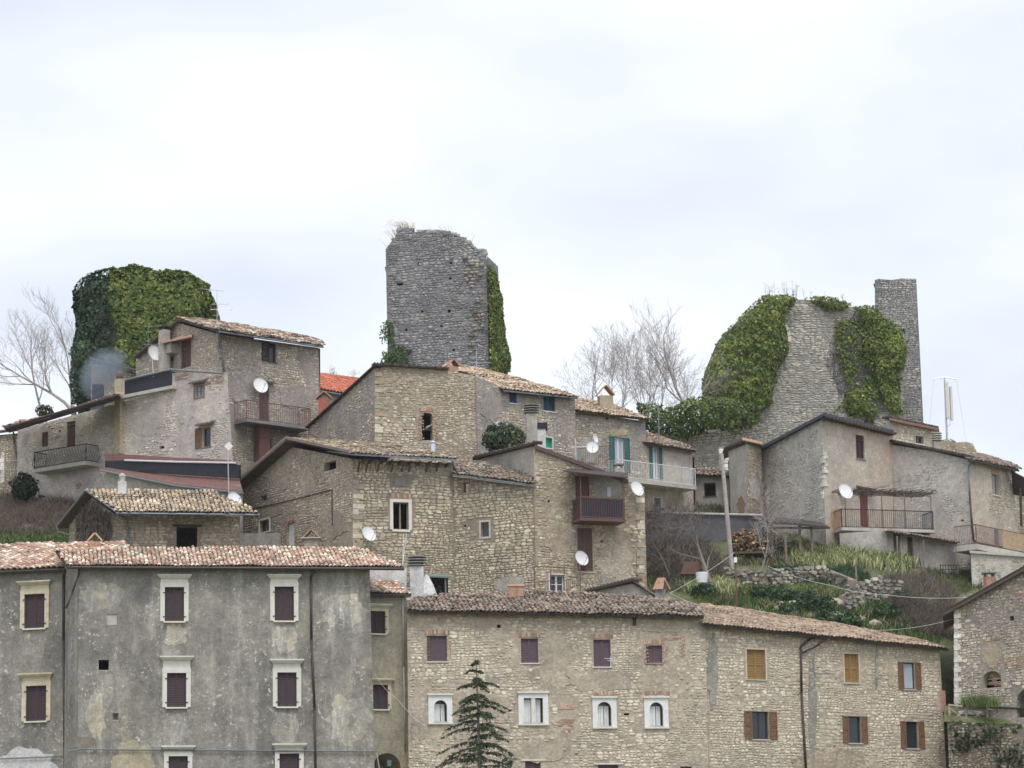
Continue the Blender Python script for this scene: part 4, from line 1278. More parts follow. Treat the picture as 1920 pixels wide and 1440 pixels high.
downpipe(sm, [spl.at(219, 963, .4), spl.at(236, 972, .15), spl.at(241, 990, .1), spl.at(242, 1040, .1)], M_PIPEG, .045)
downpipe(sm, [sg.at(107, 988, .5), sg.at(108, 996, .5), sg.at(130, 1003, .3)], M_PIPEG, .03, 'rake_pipe')
cb = P(229, 945, 156.6); chimney(sm, cb - Vector((0, 0, 1.0)), .42, .42, 2.1, PL_WHITE, .1, 'pot', M_CONC)
vine = thing('bare_vine', 'tangle of brown leafless vine covering the small house gable', 'vine', sg.at(170, 1020, .2))
mb = MB(); r = random.Random(4)
for i in range(420):
    x = r.uniform(143, 205); y1 = r.uniform(935, 985) if 150 < x < 190 else r.uniform(950, 990); y = r.uniform(y1, 1026)
    pts = []; q = x + r.gauss(0, 3)
    for j in range(5):
        t = j / 4; pts.append(sg.at(q + r.gauss(0, 1.2), y + (y1 - y) * t, .08 + .25 * r.random()))
    for a, b in zip(pts, pts[1:]): mb.tube(a, b, .014, .01, 3, False)
mb.build('stems', M_BARKD, vine)

# ------------------------------------------------------------------ big stone house in the middle (gable to the left, white-framed window)
md, mf = house('stone_house', 'large rubble stone house with rafter ends and one white-framed window, centre', 'house', [
    dict(A=(446, 167.6), B=(662, 158.2), ry=980, mat=PL_MORTAR_T, top=[(452, 912), (537, 836), (662, 860)], vis=1060, stone=dict(ST_MIX, thr=-.3, size=(.2, .11)), wins=[
        w('glass', 487, 975, 505, 997, surround=.1, sill=0, bars=1, fm=M_WOOD), w('door', 537, 980, 552, 1024, m=M_WWHITE, leaves=1, sill=0, name='door', dep=.2, brick=.3, barch=.06, jamb_brick=.1),
        w('dark', 488, 929, 500, 940, sill=0), w('dark', 608, 866, 630, 882, sill=0, name='broken_gap')]),
    dict(A=(662, 158.2), B=(850, 160.0), ry=980, mat=PL_MORTAR_D, top=[(662, 860), (848, 869)], b1=(855, 1120), vis=1125, stone=dict(ST_TAN), wins=[
        w('glass', 737, 942, 766, 993, surround=.17, sill=.12, sp=.08, fm=M_WOOD, glass=False, brick=.25, bz=.19, barch=.02, name='window'),
        ], clear=[(738, 893, 762, 912)])], zg(650, 160, 2), back='para', seed=9)
mg, mp = mf[0]['pl'], mf[1]['pl']
wood(md, mp, mp.rect(740, 895, 760, 911), -.05, .03, M_CONCD, 'stone_plaque')
brick_area(md, mp, 742, 886, 757, 892, 8)
quoins(md, mp, 662, 905, 1110, .5, .24, seed=3, pal=PAL_TAN)
ap, eR, eL = mg.at(535, 823, .7), mg.at(657, 850, .7), mg.at(428, 917, .7)
eR2 = mp.at(856, 861, .6)
roof(md, eR, eR2, ap, [(657, 850), (856, 861), (850, 853), (790, 845), (670, 829), (535, 821)], PAL_TANROOF + PAL_BROWN, M_TILE_OLD, pitch=.2, row=.32, seed=17, jitter=1.6)
along = (eR2 - eR).normalized() * 6.5
mb = MB(); mb.prism([eL, ap, ap + along, eL + along], Vector((0, 0, -.12))); mb.build('rear_roof', M_RAFTER, md)
mb = MB(); mb.prism([eL, ap, ap - mg.n * .12, eL - mg.n * .12], Vector((0, 0, .14))); mb.prism([ap, eR, eR - mg.n * .12, ap - mg.n * .12], Vector((0, 0, .14))); mb.build('verge_board', M_WOOD, md)
mb = MB(); mb.prism([mg.at(612, 846, .75), mg.at(655, 852, .75), mp.at(856, 864, .62), mp.at(856, 861, .62), mg.at(655, 849, .75)], Vector((0, 0, -.03))); mb.build('gutter', M_PIPEG, md)
beam_ends(md, mp, 668, 845, lambda x: 862 + (x - 662) * .045, 10, proj=.55, w=.1, h=.16, seed=2)
for k_, x in enumerate((675, 690, 712, 738, 757, 770, 803, 822)):
    mb = MB(); mb.tube(mp.at(x, 866, .5), mp.at(x - 4, 884, .02), .045, .045, 5); mb.build('strut', M_RAFTER, md)
mb = MB(); mb.tube(mp.at(762, 1000, .06), mp.at(755, 1060, .06), .025, .025, 6); mb.build('wall_conduit', M_PIPEW, md)
for q, b in enumerate([(555, 860, 600, 930), (500, 860, 545, 920), (590, 950, 655, 1010), (465, 945, 530, 972)]): patch(md, mg, *b, PL_MORTAR_T, seed=70 + q, n=.03)
mb = MB(); mb.path([mg.at(470, 955, .05), mg.at(545, 938, .05), mg.at(622, 918, .05), mg.at(623, 985, .05)], .025, 5); mb.build('wall_cable', M_IRON, md)
fl = P(812, 852, 162); mb = MB(); mb.tube(fl - Vector((0, 0, .3)), fl + Vector((0, 0, .55)), .13, .13, 10); mb.lathe(fl + Vector((0, 0, .6)), (0, 0, 1), [(0, .18), (.05, .17), (.14, .01)], 10); mb.tube(fl + Vector((0, 0, .5)), fl + Vector((0, 0, .62)), .06, .06, 6); mb.build('steel_flue', M_STEELCHIM, md)
# low yard wall, railing and brick chimney in front of its gable
yw, ywf = house('yard_wall', 'dark rendered yard wall below the gable of the central house', 'wall', [
    dict(A=(447, 160), B=(525, 158), ry=1010, mat=PL_CEMENT, top=[(447, 1000), (525, 1000)])], zg(480, 159, 2), depth=.4, seed=10, lid=False)
mb = MB(); rail(mb, [P(449, 1000, 160), P(468, 998, 159.5), P(470, 1000, 159.4)], .9, .12, .012, .02); mb.build('railing', M_IRON, yw)
cb = P(584, 1026, 157); tc = thing('brick_chimney', 'short brick chimney with two leaning clay tiles, above the palace roof', 'chimney', cb - Vector((0, 0, .6)))
mb = MB(); mb.box(cb + Vector((0, 0, -.1)), (.36, 0, 0), (0, .3, 0), (0, 0, .5)); mb.build('stack', PL_MORTAR_T, tc)
mb = MB(); t = cb + Vector((0, 0, .4)); 
for s in (-1, 1): mb.prism([t + Vector((s * .42, -.35, 0)), t + Vector((s * .42, .35, 0)), t + Vector((0, .35, .42)), t + Vector((0, -.35, .42))], Vector((s * .03, 0, .06)))
mb.build('clay_tile', M_TERRA, tc)
mb = MB(); mb.box(t + Vector((0, 0, .02)), (.5, 0, 0), (0, .42, 0), (0, 0, .03)); mb.build('cap', M_CONC, tc)

# ------------------------------------------------------------------ stone house with the brown balcony
bl, bf = house('balcony_house', 'tall rubble stone house with dark brown balcony and brown metal verge', 'house', [
    dict(A=(846, 160.1), B=(1003, 158.4), ry=980, mat=PL_MORTAR_D, top=[(846, 893), (1003, 913)], vis=1120, stone=dict(ST_TAN, size=(.27, .13)), wins=[
        w('glass', 902, 979, 917, 1007, surround=.1, surm=M_CONC, bars=0, leaves=1, fm=M_WOOD, sill=0), w('dark', 869, 905, 879, 925, sill=0), w('dark', 870, 984, 874, 989, sill=0)]),
    dict(A=(1003, 158.4), B=(1212, 160.4), ry=980, mat=PL_MORTAR_T, top=[(1003, 842), (1168, 897), (1208, 918)], b1=(1214, 1130), vis=1125, stone=dict(ST_TAN, thr=-.25, pal=PAL_TAN + PAL_MIX), wins=[
        w('door', 1079, 893, 1105, 944, m=M_DOOR, sill=0, name='balcony_door', dep=.12), w('shut', 1083, 990, 1111, 1072, m=M_DOOR, sill=.04, panels=2, name='tall_window', n=-.05),
        w('glass', 1031, 1078, 1058, 1130, leaves=2, bars=2, fm=M_WWHITE, sill=0, surround=.06, name='white_door'), w('dark', 1126, 1013, 1131, 1018, sill=0), w('dark', 1027, 937, 1031, 943, sill=0)],
        clear=[(1108, 890, 1172, 935)])], zg(1030, 160, 2), depth=7, seed=11)
b0, b1 = bf[0]['pl'], bf[1]['pl']
patch(bl, b1, 1108, 892, 1170, 936, PL_CEMENT, seed=81, n=.02); patch(bl, b1, 1115, 1010, 1190, 1100, PL_MORTAR_L, seed=82, n=.034); patch(bl, b1, 1020, 970, 1078, 1050, PL_MORTAR_T, seed=83, n=.034)
patch(bl, b1, 1128, 1078, 1142, 1096, PL_CEMENT, seed=84, n=.04); patch(bl, b0, 925, 1080, 990, 1112, PL_CEMENT, seed=85, n=.04)
e0, e1 = b0.at(849, 887, .4), b0.at(1001, 907, .4)
roof(bl, *slope_pts(e0, e1, 19), [(849, 887), (1001, 907), (1003, 896), (980, 888), (920, 872), (870, 862), (850, 862)], PAL_BROWN, M_TILE_OLD, pitch=.2, row=.32, seed=18, gutter=(M_PIPEG, .04), jitter=2)
pg = Pl((888, 166), (1003, 158.9), 860)
mb = MB(); q = [pg.at(890, 862), pg.at(1003, 836), pg.at(1003, 905), pg.at(890, 890)]; mb.prism(q, -pg.n * .25); mb.build('gable_return', PL_CEMENT, bl)
a, b = pg.at(886, 860, .25), pg.at(1004, 832, .25)
mb = MB(); mb.prism([a, b, bk(b, 5), bk(a, 2)], Vector((0, 0, .1))); mb.build('flat_roof', M_ROOFBED, bl)
for i in range(13):
    p = a.lerp(b, (i + .5) / 13); mb = MB(); mb.tube(p + Vector((0, 0, .1)), p - pg.n * .5 + Vector((0, 0, .1)), .09, .09, 6); mb.build('verge_tile', M_RAFTER if i % 3 else M_ROOFBED, bl)
mb = MB(); mb.prism([pg.at(908, 886, .3), pg.at(952, 884, .3), pg.at(965, 893, .3), pg.at(1000, 897, .3), pg.at(1000, 908, .2), pg.at(930, 898, .2)], -pg.n * .1); mb.build('tar_sheet', M_TAR, bl)
a, b = b1.at(1003, 834, .12), b1.at(1178, 899, .12)
mb = MB(); mb.prism([a, b, bk(b, 6), bk(a, 6)], Vector((0, 0, -.1))); mb.build('roof', M_RAFTER, bl)
mb = MB(); mb.prism([a + b1.n * .04, b + b1.n * .04, b + b1.n * .04 + Vector((0, 0, -.2)), a + b1.n * .04 + Vector((0, 0, -.2))], -b1.n * .06); mb.build('metal_verge', plain('brown_metal', C(86, 66, 66), .6, .1, .15, 4), bl)
ba, (u0, u1, zs) = balcony(bl, b1, 1088, 1174, 972, 1.25, 1.05, M_DOOR, M_RUST, .14, 0, .12, .013, solid=M_TAR)
mb = MB()
ca = [b1.at(1056, 884, 1.5), b1.at(1178, 897, 1.5), b1.at(1178, 888, 0), b1.at(1066, 880, 0)]
mb.prism(ca, Vector((0, 0, .045)))
mb.build('canopy', M_DWOOD, bl)
mb = MB(); mb.tube(b1.pt(u1 - .1, zs, 1.15), b1.pt(u1 - .1, zs + 2.25, 1.15), .03, .03, 6); mb.tube(b1.pt(u0 + .1, zs, 1.15), b1.pt(u0 + .1, zs + 2.25, 1.15), .03, .03, 6); mb.build('canopy_post', M_RUST, bl)
mb = MB(); a0, a1, c0, c1 = b1.rect(1138, 914, 1145, 932)
mb.boxp(b1, a0, a1, c0, c1, .03, .06); mb.build('ladder_back', M_PIPEW, bl)
quoins(bl, b1, 1208, 925, 1100, .42, .24, side=-1, seed=8, pal=PAL_TAN)
# iron frame and stair rail in front of the white door
fr = thing('iron_frame', 'rusty iron frame with stair railing before the white glazed door', 'railing', P(1046, 1112, 157.2))
mb = MB(); Y = 157.2
for x in (1002, 1033, 1058, 1088): mb.tube(P(x, 1112, Y), P(x, 1062, Y), .025, .025, 5)
mb.path([P(1002, 1062, Y), P(1088, 1066, Y)], .025, 5); mb.path([P(1088, 1066, Y), P(1085, 1062, Y + 1)], .025, 5); mb.build('frame', M_RUST, fr)
mb = MB(); rail(mb, [P(1003, 1112, Y), P(1032, 1110, Y), P(1058, 1112, Y)], .55, .12, .01, .018); rail(mb, [P(1059, 1108, Y), P(1088, 1098, Y - .1)], .5, .1, .01, .018); mb.build('railing', M_RUST, fr)
# little shed with mossy roof
sh, shf = house('lean_to_shed', 'small rendered lean-to with mossy tiled roof below the brown balcony', 'shed', [
    dict(A=(1092, 156.6), B=(1186, 153.6), ry=1100, mat=PL_CEMENT, top=[(1096, 1112), (1186, 1094)]),
    dict(A=(1186, 153.6), B=(1222, 154.4), ry=1100, mat=PL_CEMENT, top=[(1186, 1094), (1222, 1112)])], zg(1150, 155, 2), depth=2.5, seed=12)
s0, s1 = shf[0]['pl'], shf[1]['pl']
a, b = s0.at(1086, 1114, .25), s0.at(1188, 1089, .25)
mb = MB(); mb.prism([a, b, bk(b, 3), bk(a, 2)], Vector((0, 0, .1))); o = mb.build('roof', M_ROOFBED, sh)
for i in range(16):
    p = a.lerp(b, (i + .5) / 16); m2 = MB(); m2.tube(p + Vector((0, 0, .1)), p - s0.n * .6 + Vector((0, 0, .12)), .1, .09, 6); m2.build('verge_tile', plain('mossy_tile', C(84, 78, 66), .95, 0, .3, 6), sh)
a, b = s1.at(1184, 1088, .2), s1.at(1228, 1116, .2)
mb = MB(); mb.prism([a, b, bk(b, 2), bk(a, 2)], Vector((0, 0, .08))); mb.build('side_roof', M_WOOD, sh)
cb = P(1238, 1112, 151.5); oc = thing('clay_chimney', 'small chimney with orange clay tiles leaning together on the lower roof', 'chimney', cb - Vector((0, 0, .7)))
mb = MB(); mb.box(cb - Vector((0, 0, .3)), (.25, 0, 0), (0, .25, 0), (0, 0, .45)); mb.build('stack', M_CONCD, oc)
mb = MB(); t = cb + Vector((0, 0, .14))
mb.prism([t + Vector((-.38, -.3, 0)), t + Vector((.12, -.42, 0)), t + Vector((.22, -.22, .55)), t + Vector((-.12, -.12, .55))], Vector((0, .08, .03)))
mb.prism([t + Vector((.45, -.2, 0)), t + Vector((.3, .25, 0)), t + Vector((.1, .1, .55)), t + Vector((.18, -.2, .55))], Vector((.05, .03, .02)))
mb.build('clay_tile', M_TERRA, oc)

# ------------------------------------------------------------------ pale rendered house with wrought iron balcony, left
pa, paf = house('rendered_house', 'pale patchy rendered house with bulging black iron balcony, left', 'house', [
    dict(A=(34, 175.5), B=(430, 166.0), ry=850, mat=PL_PALE, top=[(33, 806), (222, 756), (323, 730), (323, 700), (426, 698)], b1=(446, 915), stone=dict(pal=[C(184, 176, 162), C(166, 160, 150), C(196, 188, 176)], size=(.22, .12), gap=.03, proud=.02, thr=.12), vis=940, wins=[
        w('door', 125, 790, 141, 838, m=M_DOOR, sill=0, name='balcony_door', dep=.1), w('shut', 79, 810, 90, 838, m=M_DOOR, leaves=1, sill=.03, n=-.04),
        w('glass', 366, 722, 381, 744, surround=.1, surm=M_WOOD, fm=M_WOOD, curtain=True, hood=.25, sill=0, leaves=2, bars=1),
        w('open', 379, 801, 395, 838, m=M_SHUTB, L=1, R=0, lw=1.5, leaves=1, hood=.3, fm=M_WOOD, sill=.05, sm=M_WOOD),
        w('door', 90, 901, 110, 934, m=M_DOOR, leaves=1, sill=0, name='cellar_door'), w('shut', 71, 909, 87, 934, m=M_SHUT, leaves=1, sill=0, name='cellar_shutter'),
        w('dark', 110, 806, 114, 812, sill=0), w('dark', 299, 836, 308, 842, sill=0)])], zg(230, 171, 2.5), depth=5, seed=21)
pap = paf[0]['pl']
brick_area(pa, pap, 328, 699, 352, 712, 90); brick_area(pa, pap, 385, 704, 418, 720, 91); brick_area(pa, pap, 104, 815, 110, 822, 92); brick_area(pa, pap, 142, 905, 154, 917, 93)
for q, b in enumerate([(60, 880, 130, 940), (330, 745, 362, 800), (232, 770, 300, 820)]): patch(pa, pap, *b, PL_COLD if q else PL_PALE, seed=95 + q, n=.012)
balcony(pa, pap, 62, 161, 872, 1.0, .95, M_CONC, M_IRON, .2, belly=.16, bar=.12, r=.014)
e0, e1 = pap.at(16, 808, .5), pap.at(182, 757, .5)
roof(pa, *slope_pts(e0, e1, 17), [(16, 808), (182, 757), (228, 748), (222, 738), (150, 762), (100, 778), (50, 790), (10, 800)], PAL_RED, M_TILE, pitch=.2, row=.32, seed=22, gutter=(M_PIPEB, .07), thick=.12)
mb = MB(); mb.prism([pap.at(179, 757, .35), pap.at(323, 728, .35), pap.at(323, 722, .35), pap.at(179, 751, .35)], -pap.n * .5); mb.build('parapet_coping', M_CONC, pa)
mb = MB(); mb.prism([pap.at(232, 745, -.6), pap.at(325, 727, -.6), pap.at(325, 697, -.6), pap.at(308, 694, -.6), pap.at(230, 716, -.6)], -pap.n * .15); mb.build('tarred_upstand', M_TAR, pa)
mb = MB(); mb.path([pap.at(229, 714, -.5), pap.at(322, 692, -.5)], .05, 6); mb.path([pap.at(322, 693, .15), pap.at(419, 700, .15)], .06, 8); mb.build('gutter', M_PIPEG, pa)
mb = MB(); a0, a1, c0, c1 = pap.rect(221, 712, 232, 852); mb.boxp(pap, a0, a1, c0, c1, -.05, .28); fo = mb.build('flue', PL_CREAM, pa)
mb = MB(); t = pap.pt((a0 + a1) / 2, c1, .12); mb.lathe(t, (0, 0, 1), [(0, .16), (.1, .14), (.12, .2), (.3, .2), (.42, .08), (.44, 0)], 10); mb.build('chimney_pot', M_RUST, fo)
for i in range(7):
    q = P(20 + i * 8, 797 - (i % 3) * 3 - i * .8, 177.5); mb = MB(); mb.tube(q, q + Vector((.42, -.05, .06 * (i % 2))), .11, .09, 7); o = mb.build('loose_tile', M_TERRA, loc=q); tag(o, ('first', 'second', 'third', 'fourth', 'fifth', 'sixth', 'seventh')[i] + ' from the left of the loose red tiles on the far left eave', 'tile', 'loose tiles on the left eave')
# stone house at the far left edge
fl_, flf = house('stone_cottage', 'stone cottage cut off by the left edge, beside the pale rendered house', 'house', [
    dict(A=(-70, 177), B=(36, 176.2), ry=850, mat=PL_MORTAR_D, top=[(-70, 822), (36, 812)], vis=940, stone=ST_MIX)], zg(0, 176, 2), depth=5, seed=23)
flp = flf[0]['pl']; downpipe(fl_, [flp.at(25, 810, .15), flp.at(27, 830, .12), flp.at(38, 888, .12)], M_PIPEB, .05)
mb = MB(); mb.prism([flp.at(-70, 820, .3), flp.at(38, 808, .3), flp.at(38, 806, -3), flp.at(-70, 818, -3)], Vector((0, 0, .12))); mb.build('roof', M_ROOFBED, fl_)
quoins(fl_, flp, 8, 850, 905, .35, .26, side=-1, seed=5)

# lean-to with brown corrugated roof
le, lef = house('corrugated_lean_to', 'low grey shed with brown corrugated roof below the pale house', 'shed', [
    dict(A=(196, 164.5), B=(455, 160.2), ry=900, mat=PL_CEMENT, top=[(198, 882), (328, 909), (455, 924)])], zg(300, 162, 2), depth=1.5, seed=24, lid=False)
lep = lef[0]['pl']
p0, p1 = lep.at(188, 880, .3), lep.at(328, 909, .3); p2 = lep.at(456, 923, .3)
back0, back1 = pap.at(215, 876, .1), pap.at(447, 893, .1)
mb = MB()
k = 70
for i in range(k):                      # corrugations run down the slope
    def edge(t):
        lo = p0.lerp(p1, t / .52) if t < .52 else p1.lerp(p2, (t - .52) / .48); return lo, back0.lerp(back1, t)
    a, b = edge(i / k), edge((i + 1) / k); m_ = edge((i + .5) / k); up = Vector((0, 0, .05))
    mb.add([a[0], m_[0] + up, b[0], b[1], m_[1] + up, a[1]], [(0, 1, 4, 5), (1, 2, 3, 4)])
mb.build('corrugated_roof', M_BROWNROOF, le)
mb = MB(); mb.path([p0 - Vector((0, 0, .05)), p1 - Vector((0, 0, .05)), p2 - Vector((0, 0, .05))], .05, 6); mb.build('gutter', M_PIPEG, le)
q = Pl((197, 167.6), (447, 163.6), 880)
mb = MB(); mb.prism([q.at(197, 880), q.at(447, 896), q.at(447, 872), q.at(435, 868), q.at(230, 863), q.at(197, 864)], -q.n * .25); mb.build('tarred_upstand', M_TAR, le)
mb = MB(); mb.path([q.at(234, 863, .05), q.at(330, 866, .05), q.at(442, 868, .05)], .05, 6); mb.build('coping', M_PIPEW, le)
mb = MB(); mb.prism([q.at(197, 864, -.05), q.at(230, 863, -.05), q.at(435, 868, -.05), q.at(430, 862, -.05), q.at(330, 858, -.05), q.at(260, 853, -.05), q.at(197, 851, -.05)], -q.n * .15); mb.build('flashing', M_BROWNROOF, le)

# ------------------------------------------------------------------ upper left stone house
ul, uf = house('upper_stone_house', 'upper stone house with tiled roof, brown-shuttered window and rusty balcony, left of the tower', 'house', [
    dict(A=(255, 178.5), B=(409, 172), ry=760, mat=PL_MORTAR_G, top=[(255, 664), (335, 606), (409, 626)], vis=760, stone=dict(ST_MIX, thr=-.35, size=(.2, .11)), wins=[
        w('shut', 339, 636, 358, 690, m=M_DOOR, sill=0, name='terrace_door', lintel=.1), w('dark', 317, 668, 325, 678, sill=0)]),
    dict(A=(409, 172), B=(601, 176.8), ry=760, mat=PL_MORTAR_G, top=[(409, 626), (597, 652)], b1=(606, 880), vis=890, stone=dict(ST_MIX, thr=-.2), wins=[
        w('open', 504, 644, 518, 679, m=M_DWOOD, R=0, lw=1.9, leaves=1, curtain=False, fm=M_DWOOD, sill=.04, sm=M_DWOOD), w('door', 486, 722, 505, 792, m=M_DOOR, sill=0, name='balcony_door', hood=.3),
        w('glass', 495, 822, 509, 850, fm=M_WOOD, sill=0)])], zg(430, 175, 2), back='para', seed=25)
ug, up_ = uf[0]['pl'], uf[1]['pl']
for q, b in enumerate([(420, 690, 480, 760), (520, 720, 590, 770), (440, 640, 490, 660)]): patch(ul, up_, *b, PL_MORTAR_G, seed=110 + q, n=.03)
for q, b in enumerate([(402, 640, 408, 656), (402, 668, 408, 680)]): brick_area(ul, ug, *b, 100 + q)
ap, eR, eL = ug.at(333, 597, .35), ug.at(411, 618, .4), ug.at(250, 668, .4)
eR2 = up_.at(606, 648, .4)
roof(ul, eR, eR2, ap, [(411, 619), (606, 648), (596, 637), (520, 622), (430, 606), (333, 596)], PAL_BROWN + PAL_ROOF, M_TILE_OLD, pitch=.21, row=.33, seed=26, gutter=(M_PIPEG, .05), jitter=2.2, thick=.14)
along = (eR2 - eR).normalized() * 6
mb = MB(); mb.prism([eL, ap, ap + along, eL + along], Vector((0, 0, -.1))); mb.build('rear_roof', M_RAFTER, ul)
downpipe(ul, [up_.at(411, 622, .35), up_.at(413, 640, .1), up_.at(421, 700, .1), up_.at(428, 800, .1), up_.at(433, 885, .3)], M_PIPEG, .055)
balcony(ul, up_, 462, 584, 793, 1.15, 1.05, M_CONCD, M_RUST, .16, 0, .13, .013)
mb = MB(); a0, a1, c0, c1 = up_.rect(474, 800, 494, 880); mb.boxp(up_, a0, a1, c0 - 1, c1, .2, .6); fo = mb.build('brown_flue', plain('brown_flue_paint', C(104, 70, 66), .7, 0, .15, 4), ul)
mb = MB(); t = up_.pt((a0 + a1) / 2, c1, .4); mb.lathe(t, (0, 0, 1), [(0, .2), (.05, .24), (.2, .24), (.34, .1), (.36, 0)], 10); mb.build('cowl', M_IRON, fo)
c0_ = ug.at(308, 690, .5); chimney(ul, c0_ - Vector((0, 0, .6)), .5, .45, 2.75, PL_CEMENT, ug.rot, 'flat', M_DWOOD)
mb = MB(); a0, a1, z0, z1 = ug.rect(303, 650, 336, 667); mb.boxp(ug, a0, a1, z0, z1, -.05, .55); bo = mb.build('bay', PL_CEMENT, ul)
mb = MB(); mb.prism([ug.at(300, 645, .8), ug.at(360, 632, .5), ug.at(360, 630, -.05), ug.at(300, 643, -.05)], Vector((0, 0, .08))); mb.build('bay_roof', M_TERRA, bo)
# stone hut behind with smoke
hu, huf = house('stone_hut', 'small stone hut at the foot of the left ivy tower, wrapped in chimney smoke', 'hut', [
    dict(A=(171, 180), B=(262, 181.5), ry=720, mat=PL_MORTAR_D, top=[(171, 682), (200, 684), (262, 702)], vis=760, stone=ST_MIX, wins=[w('dark', 178, 728, 191, 752, sill=0)])], zg(215, 181, 2), depth=4, seed=27)
hp = huf[0]['pl']; mb = MB(); mb.prism([hp.at(168, 676, .3), hp.at(200, 682, .3), hp.at(264, 700, .3), hp.at(264, 697, -3), hp.at(200, 678, -3), hp.at(168, 673, -3)], Vector((0, 0, .1))); mb.build('roof', M_ROOFBED, hu)
cb = P(184, 748, 178); sc = thing('smoking_chimney', 'dark metal stove chimney behind the pale house, giving off blue smoke', 'chimney', cb - Vector((0, 0, 2)))
mb = MB(); mb.box(cb - Vector((0, 0, .6)), (.3, 0, 0), (0, .3, 0), (0, 0, 1.4)); mb.build('stack', M_DARKROOF, sc)

# small house with new orange roof
orh, orf = house('orange_roofed_house', 'house with bright new orange tile roof peeping behind the central house', 'house', [
    dict(A=(596, 183), B=(680, 186), ry=740, mat=PL_CEMENT, top=[(596, 728), (680, 742)])], zg(630, 185, 2), depth=6, seed=28)
op = orf[0]['pl']
roof(orh, *slope_pts(op.at(592, 729, .3), op.at(680, 744, .3), 21), [(592, 729), (680, 744), (675, 712), (592, 701)], PAL_ORANGE, M_TILE_NEW, pitch=.28, row=.36, seed=29, gutter=(M_PIPEG, .06), jitter=.1)
cb = P(608, 785, 174.5); bc = thing('red_brick_chimney', 'red brick chimney with clay tent cap beside the rusty balcony', 'chimney', cb - Vector((0, 0, .5)))
mb = MB(); mb.box(cb + Vector((0, 0, .3)), (.3, 0, 0), (0, .3, 0), (0, 0, .8)); mb.build('stack', plain('red_brick_stack', C(150, 92, 78), .9, 0, .3, 8), bc)
mb = MB(); t = cb + Vector((0, 0, 1.1))
for s in (-1, 1): mb.prism([t + Vector((s * .42, -.4, 0)), t + Vector((s * .42, .4, 0)), t + Vector((0, .4, .35)), t + Vector((0, -.4, .35))], Vector((s * .03, 0, .06)))
mb.build('cap', M_TERRA, bc)

# ------------------------------------------------------------------ big house below the tower
bg, bgf = house('tower_foot_house', 'broad stone house below the ruined tower with an arched black window', 'house', [
    dict(A=(578, 172.5), B=(703, 166.4), ry=780, mat=PL_MORTAR_G, top=[(578, 800), (703, 686)], vis=870, stone=dict(ST_MIX, thr=.12)),
    dict(A=(703, 166.4), B=(896, 168), ry=780, mat=PL_MORTAR_T, top=[(703, 686), (760, 689), (835, 693), (896, 706)], vis=870, stone=dict(ST_MIX, pal=PAL_MIX + PAL_TAN, thr=-.35), wins=[
        w('arch_dark', 791, 774, 811, 826, sill=0, rise=.12, brick=.22, barch=.06, jamb_brick=.2, reveal=.5, name='arched_window')]),
    dict(A=(896, 168), B=(1078, 172.2), ry=780, mat=PL_MORTAR_G, top=[(896, 706), (945, 731), (1078, 747)], vis=860, stone=dict(ST_MIX, thr=-.1), wins=[
        w('shut', 955, 733, 969, 756, m=M_SHUTN, leaves=1), w('shut', 1019, 741, 1041, 771, m=M_SHUTN), w('shut', 1020, 821, 1035, 840, m=M_SHUTG2, leaves=1, surround=.08, surm=PL_WHITE)])], zg(800, 168, 2), depth=7, seed=30)
g0, g1, g2 = (f['pl'] for f in bgf)
patch(bg, g2, 900, 730, 940, 790, PL_MORTAR_G, seed=121, n=.03); patch(bg, g2, 925, 790, 952, 800, PL_WHITE, seed=122, n=.03)
quoins(bg, g1, 703, 700, 850, .4, .22, seed=4, pal=PAL_TAN, skip=.2)
e0, e1 = g2.at(944, 730, .4), g2.at(1083, 744, .4)
roof(bg, *slope_pts(e0, e1, 21), [(944, 730), (1083, 744), (1050, 733), (980, 712), (900, 692), (840, 683), (836, 688), (868, 698), (905, 711)], PAL_TANROOF + PAL_ROOF[:2], M_TILE_OLD, pitch=.21, row=.33, seed=31, gutter=(M_PIPEG, .04), jitter=2.5)
a = [g1.at(700, 683, .25), g1.at(760, 687, .25), g1.at(840, 692, .25)]
mb = MB(); mb.prism([a[0], a[1], a[2], bk(a[2], 4), bk(a[0], 4)], Vector((0, 0, .06))); mb.build('rear_roof', M_ROOFBED, bg)
for i in range(26):
    p = a[0].lerp(a[2], (i + .5) / 26) + Vector((0, 0, .05)); mb = MB(); mb.tube(p, p - g1.n * .5, .08, .07, 6); mb.build('verge_tile', (M_ROOFBED, M_RAFTER, plain('mossy_tile', C(84, 78, 66), .95, 0, .3, 6))[i % 3], bg)
a, b = g0.at(572, 803, .2), g0.at(703, 684, .2)
mb = MB(); mb.prism([a, b, b - g0.n * .5, a - g0.n * .5], Vector((0, 0, .08))); mb.build('verge', M_ROOFBED, bg)
cb = P(848, 692, 168.5); chimney(bg, cb - Vector((0, 0, .5)), .5, .5, .6, M_TERRA, .4, 'tent', M_TERRA)
mb = MB(); mb.path([g1.at(891, 702, .06), g1.at(893, 780, .06), g1.at(896, 850, .06)], .022, 5); mb.build('wall_conduit', M_PIPEG, bg)
cb = P(997, 832, 163); bch = thing('tall_chimney', 'tall rendered chimney with stacked slab cap beside the green shrub', 'chimney', cb - Vector((0, 0, 1)))
chimney(bch, cb - Vector((0, 0, 1)), .55, .5, 2.55, PL_CEMENT, .1, 'slabs', M_CONCD, name='stack')
mb = MB(); mb.box(P(1014, 826, 164.5) , (.26, 0, 0), (0, .3, 0), (0, 0, .8)); mb.build('second_flue', PL_WHITE, bch)
mb = MB(); mb.box(P(1014, 800, 164.5), (.34, 0, 0), (0, .35, 0), (0, 0, .16)); mb.build('second_cap', M_TAR, bch)
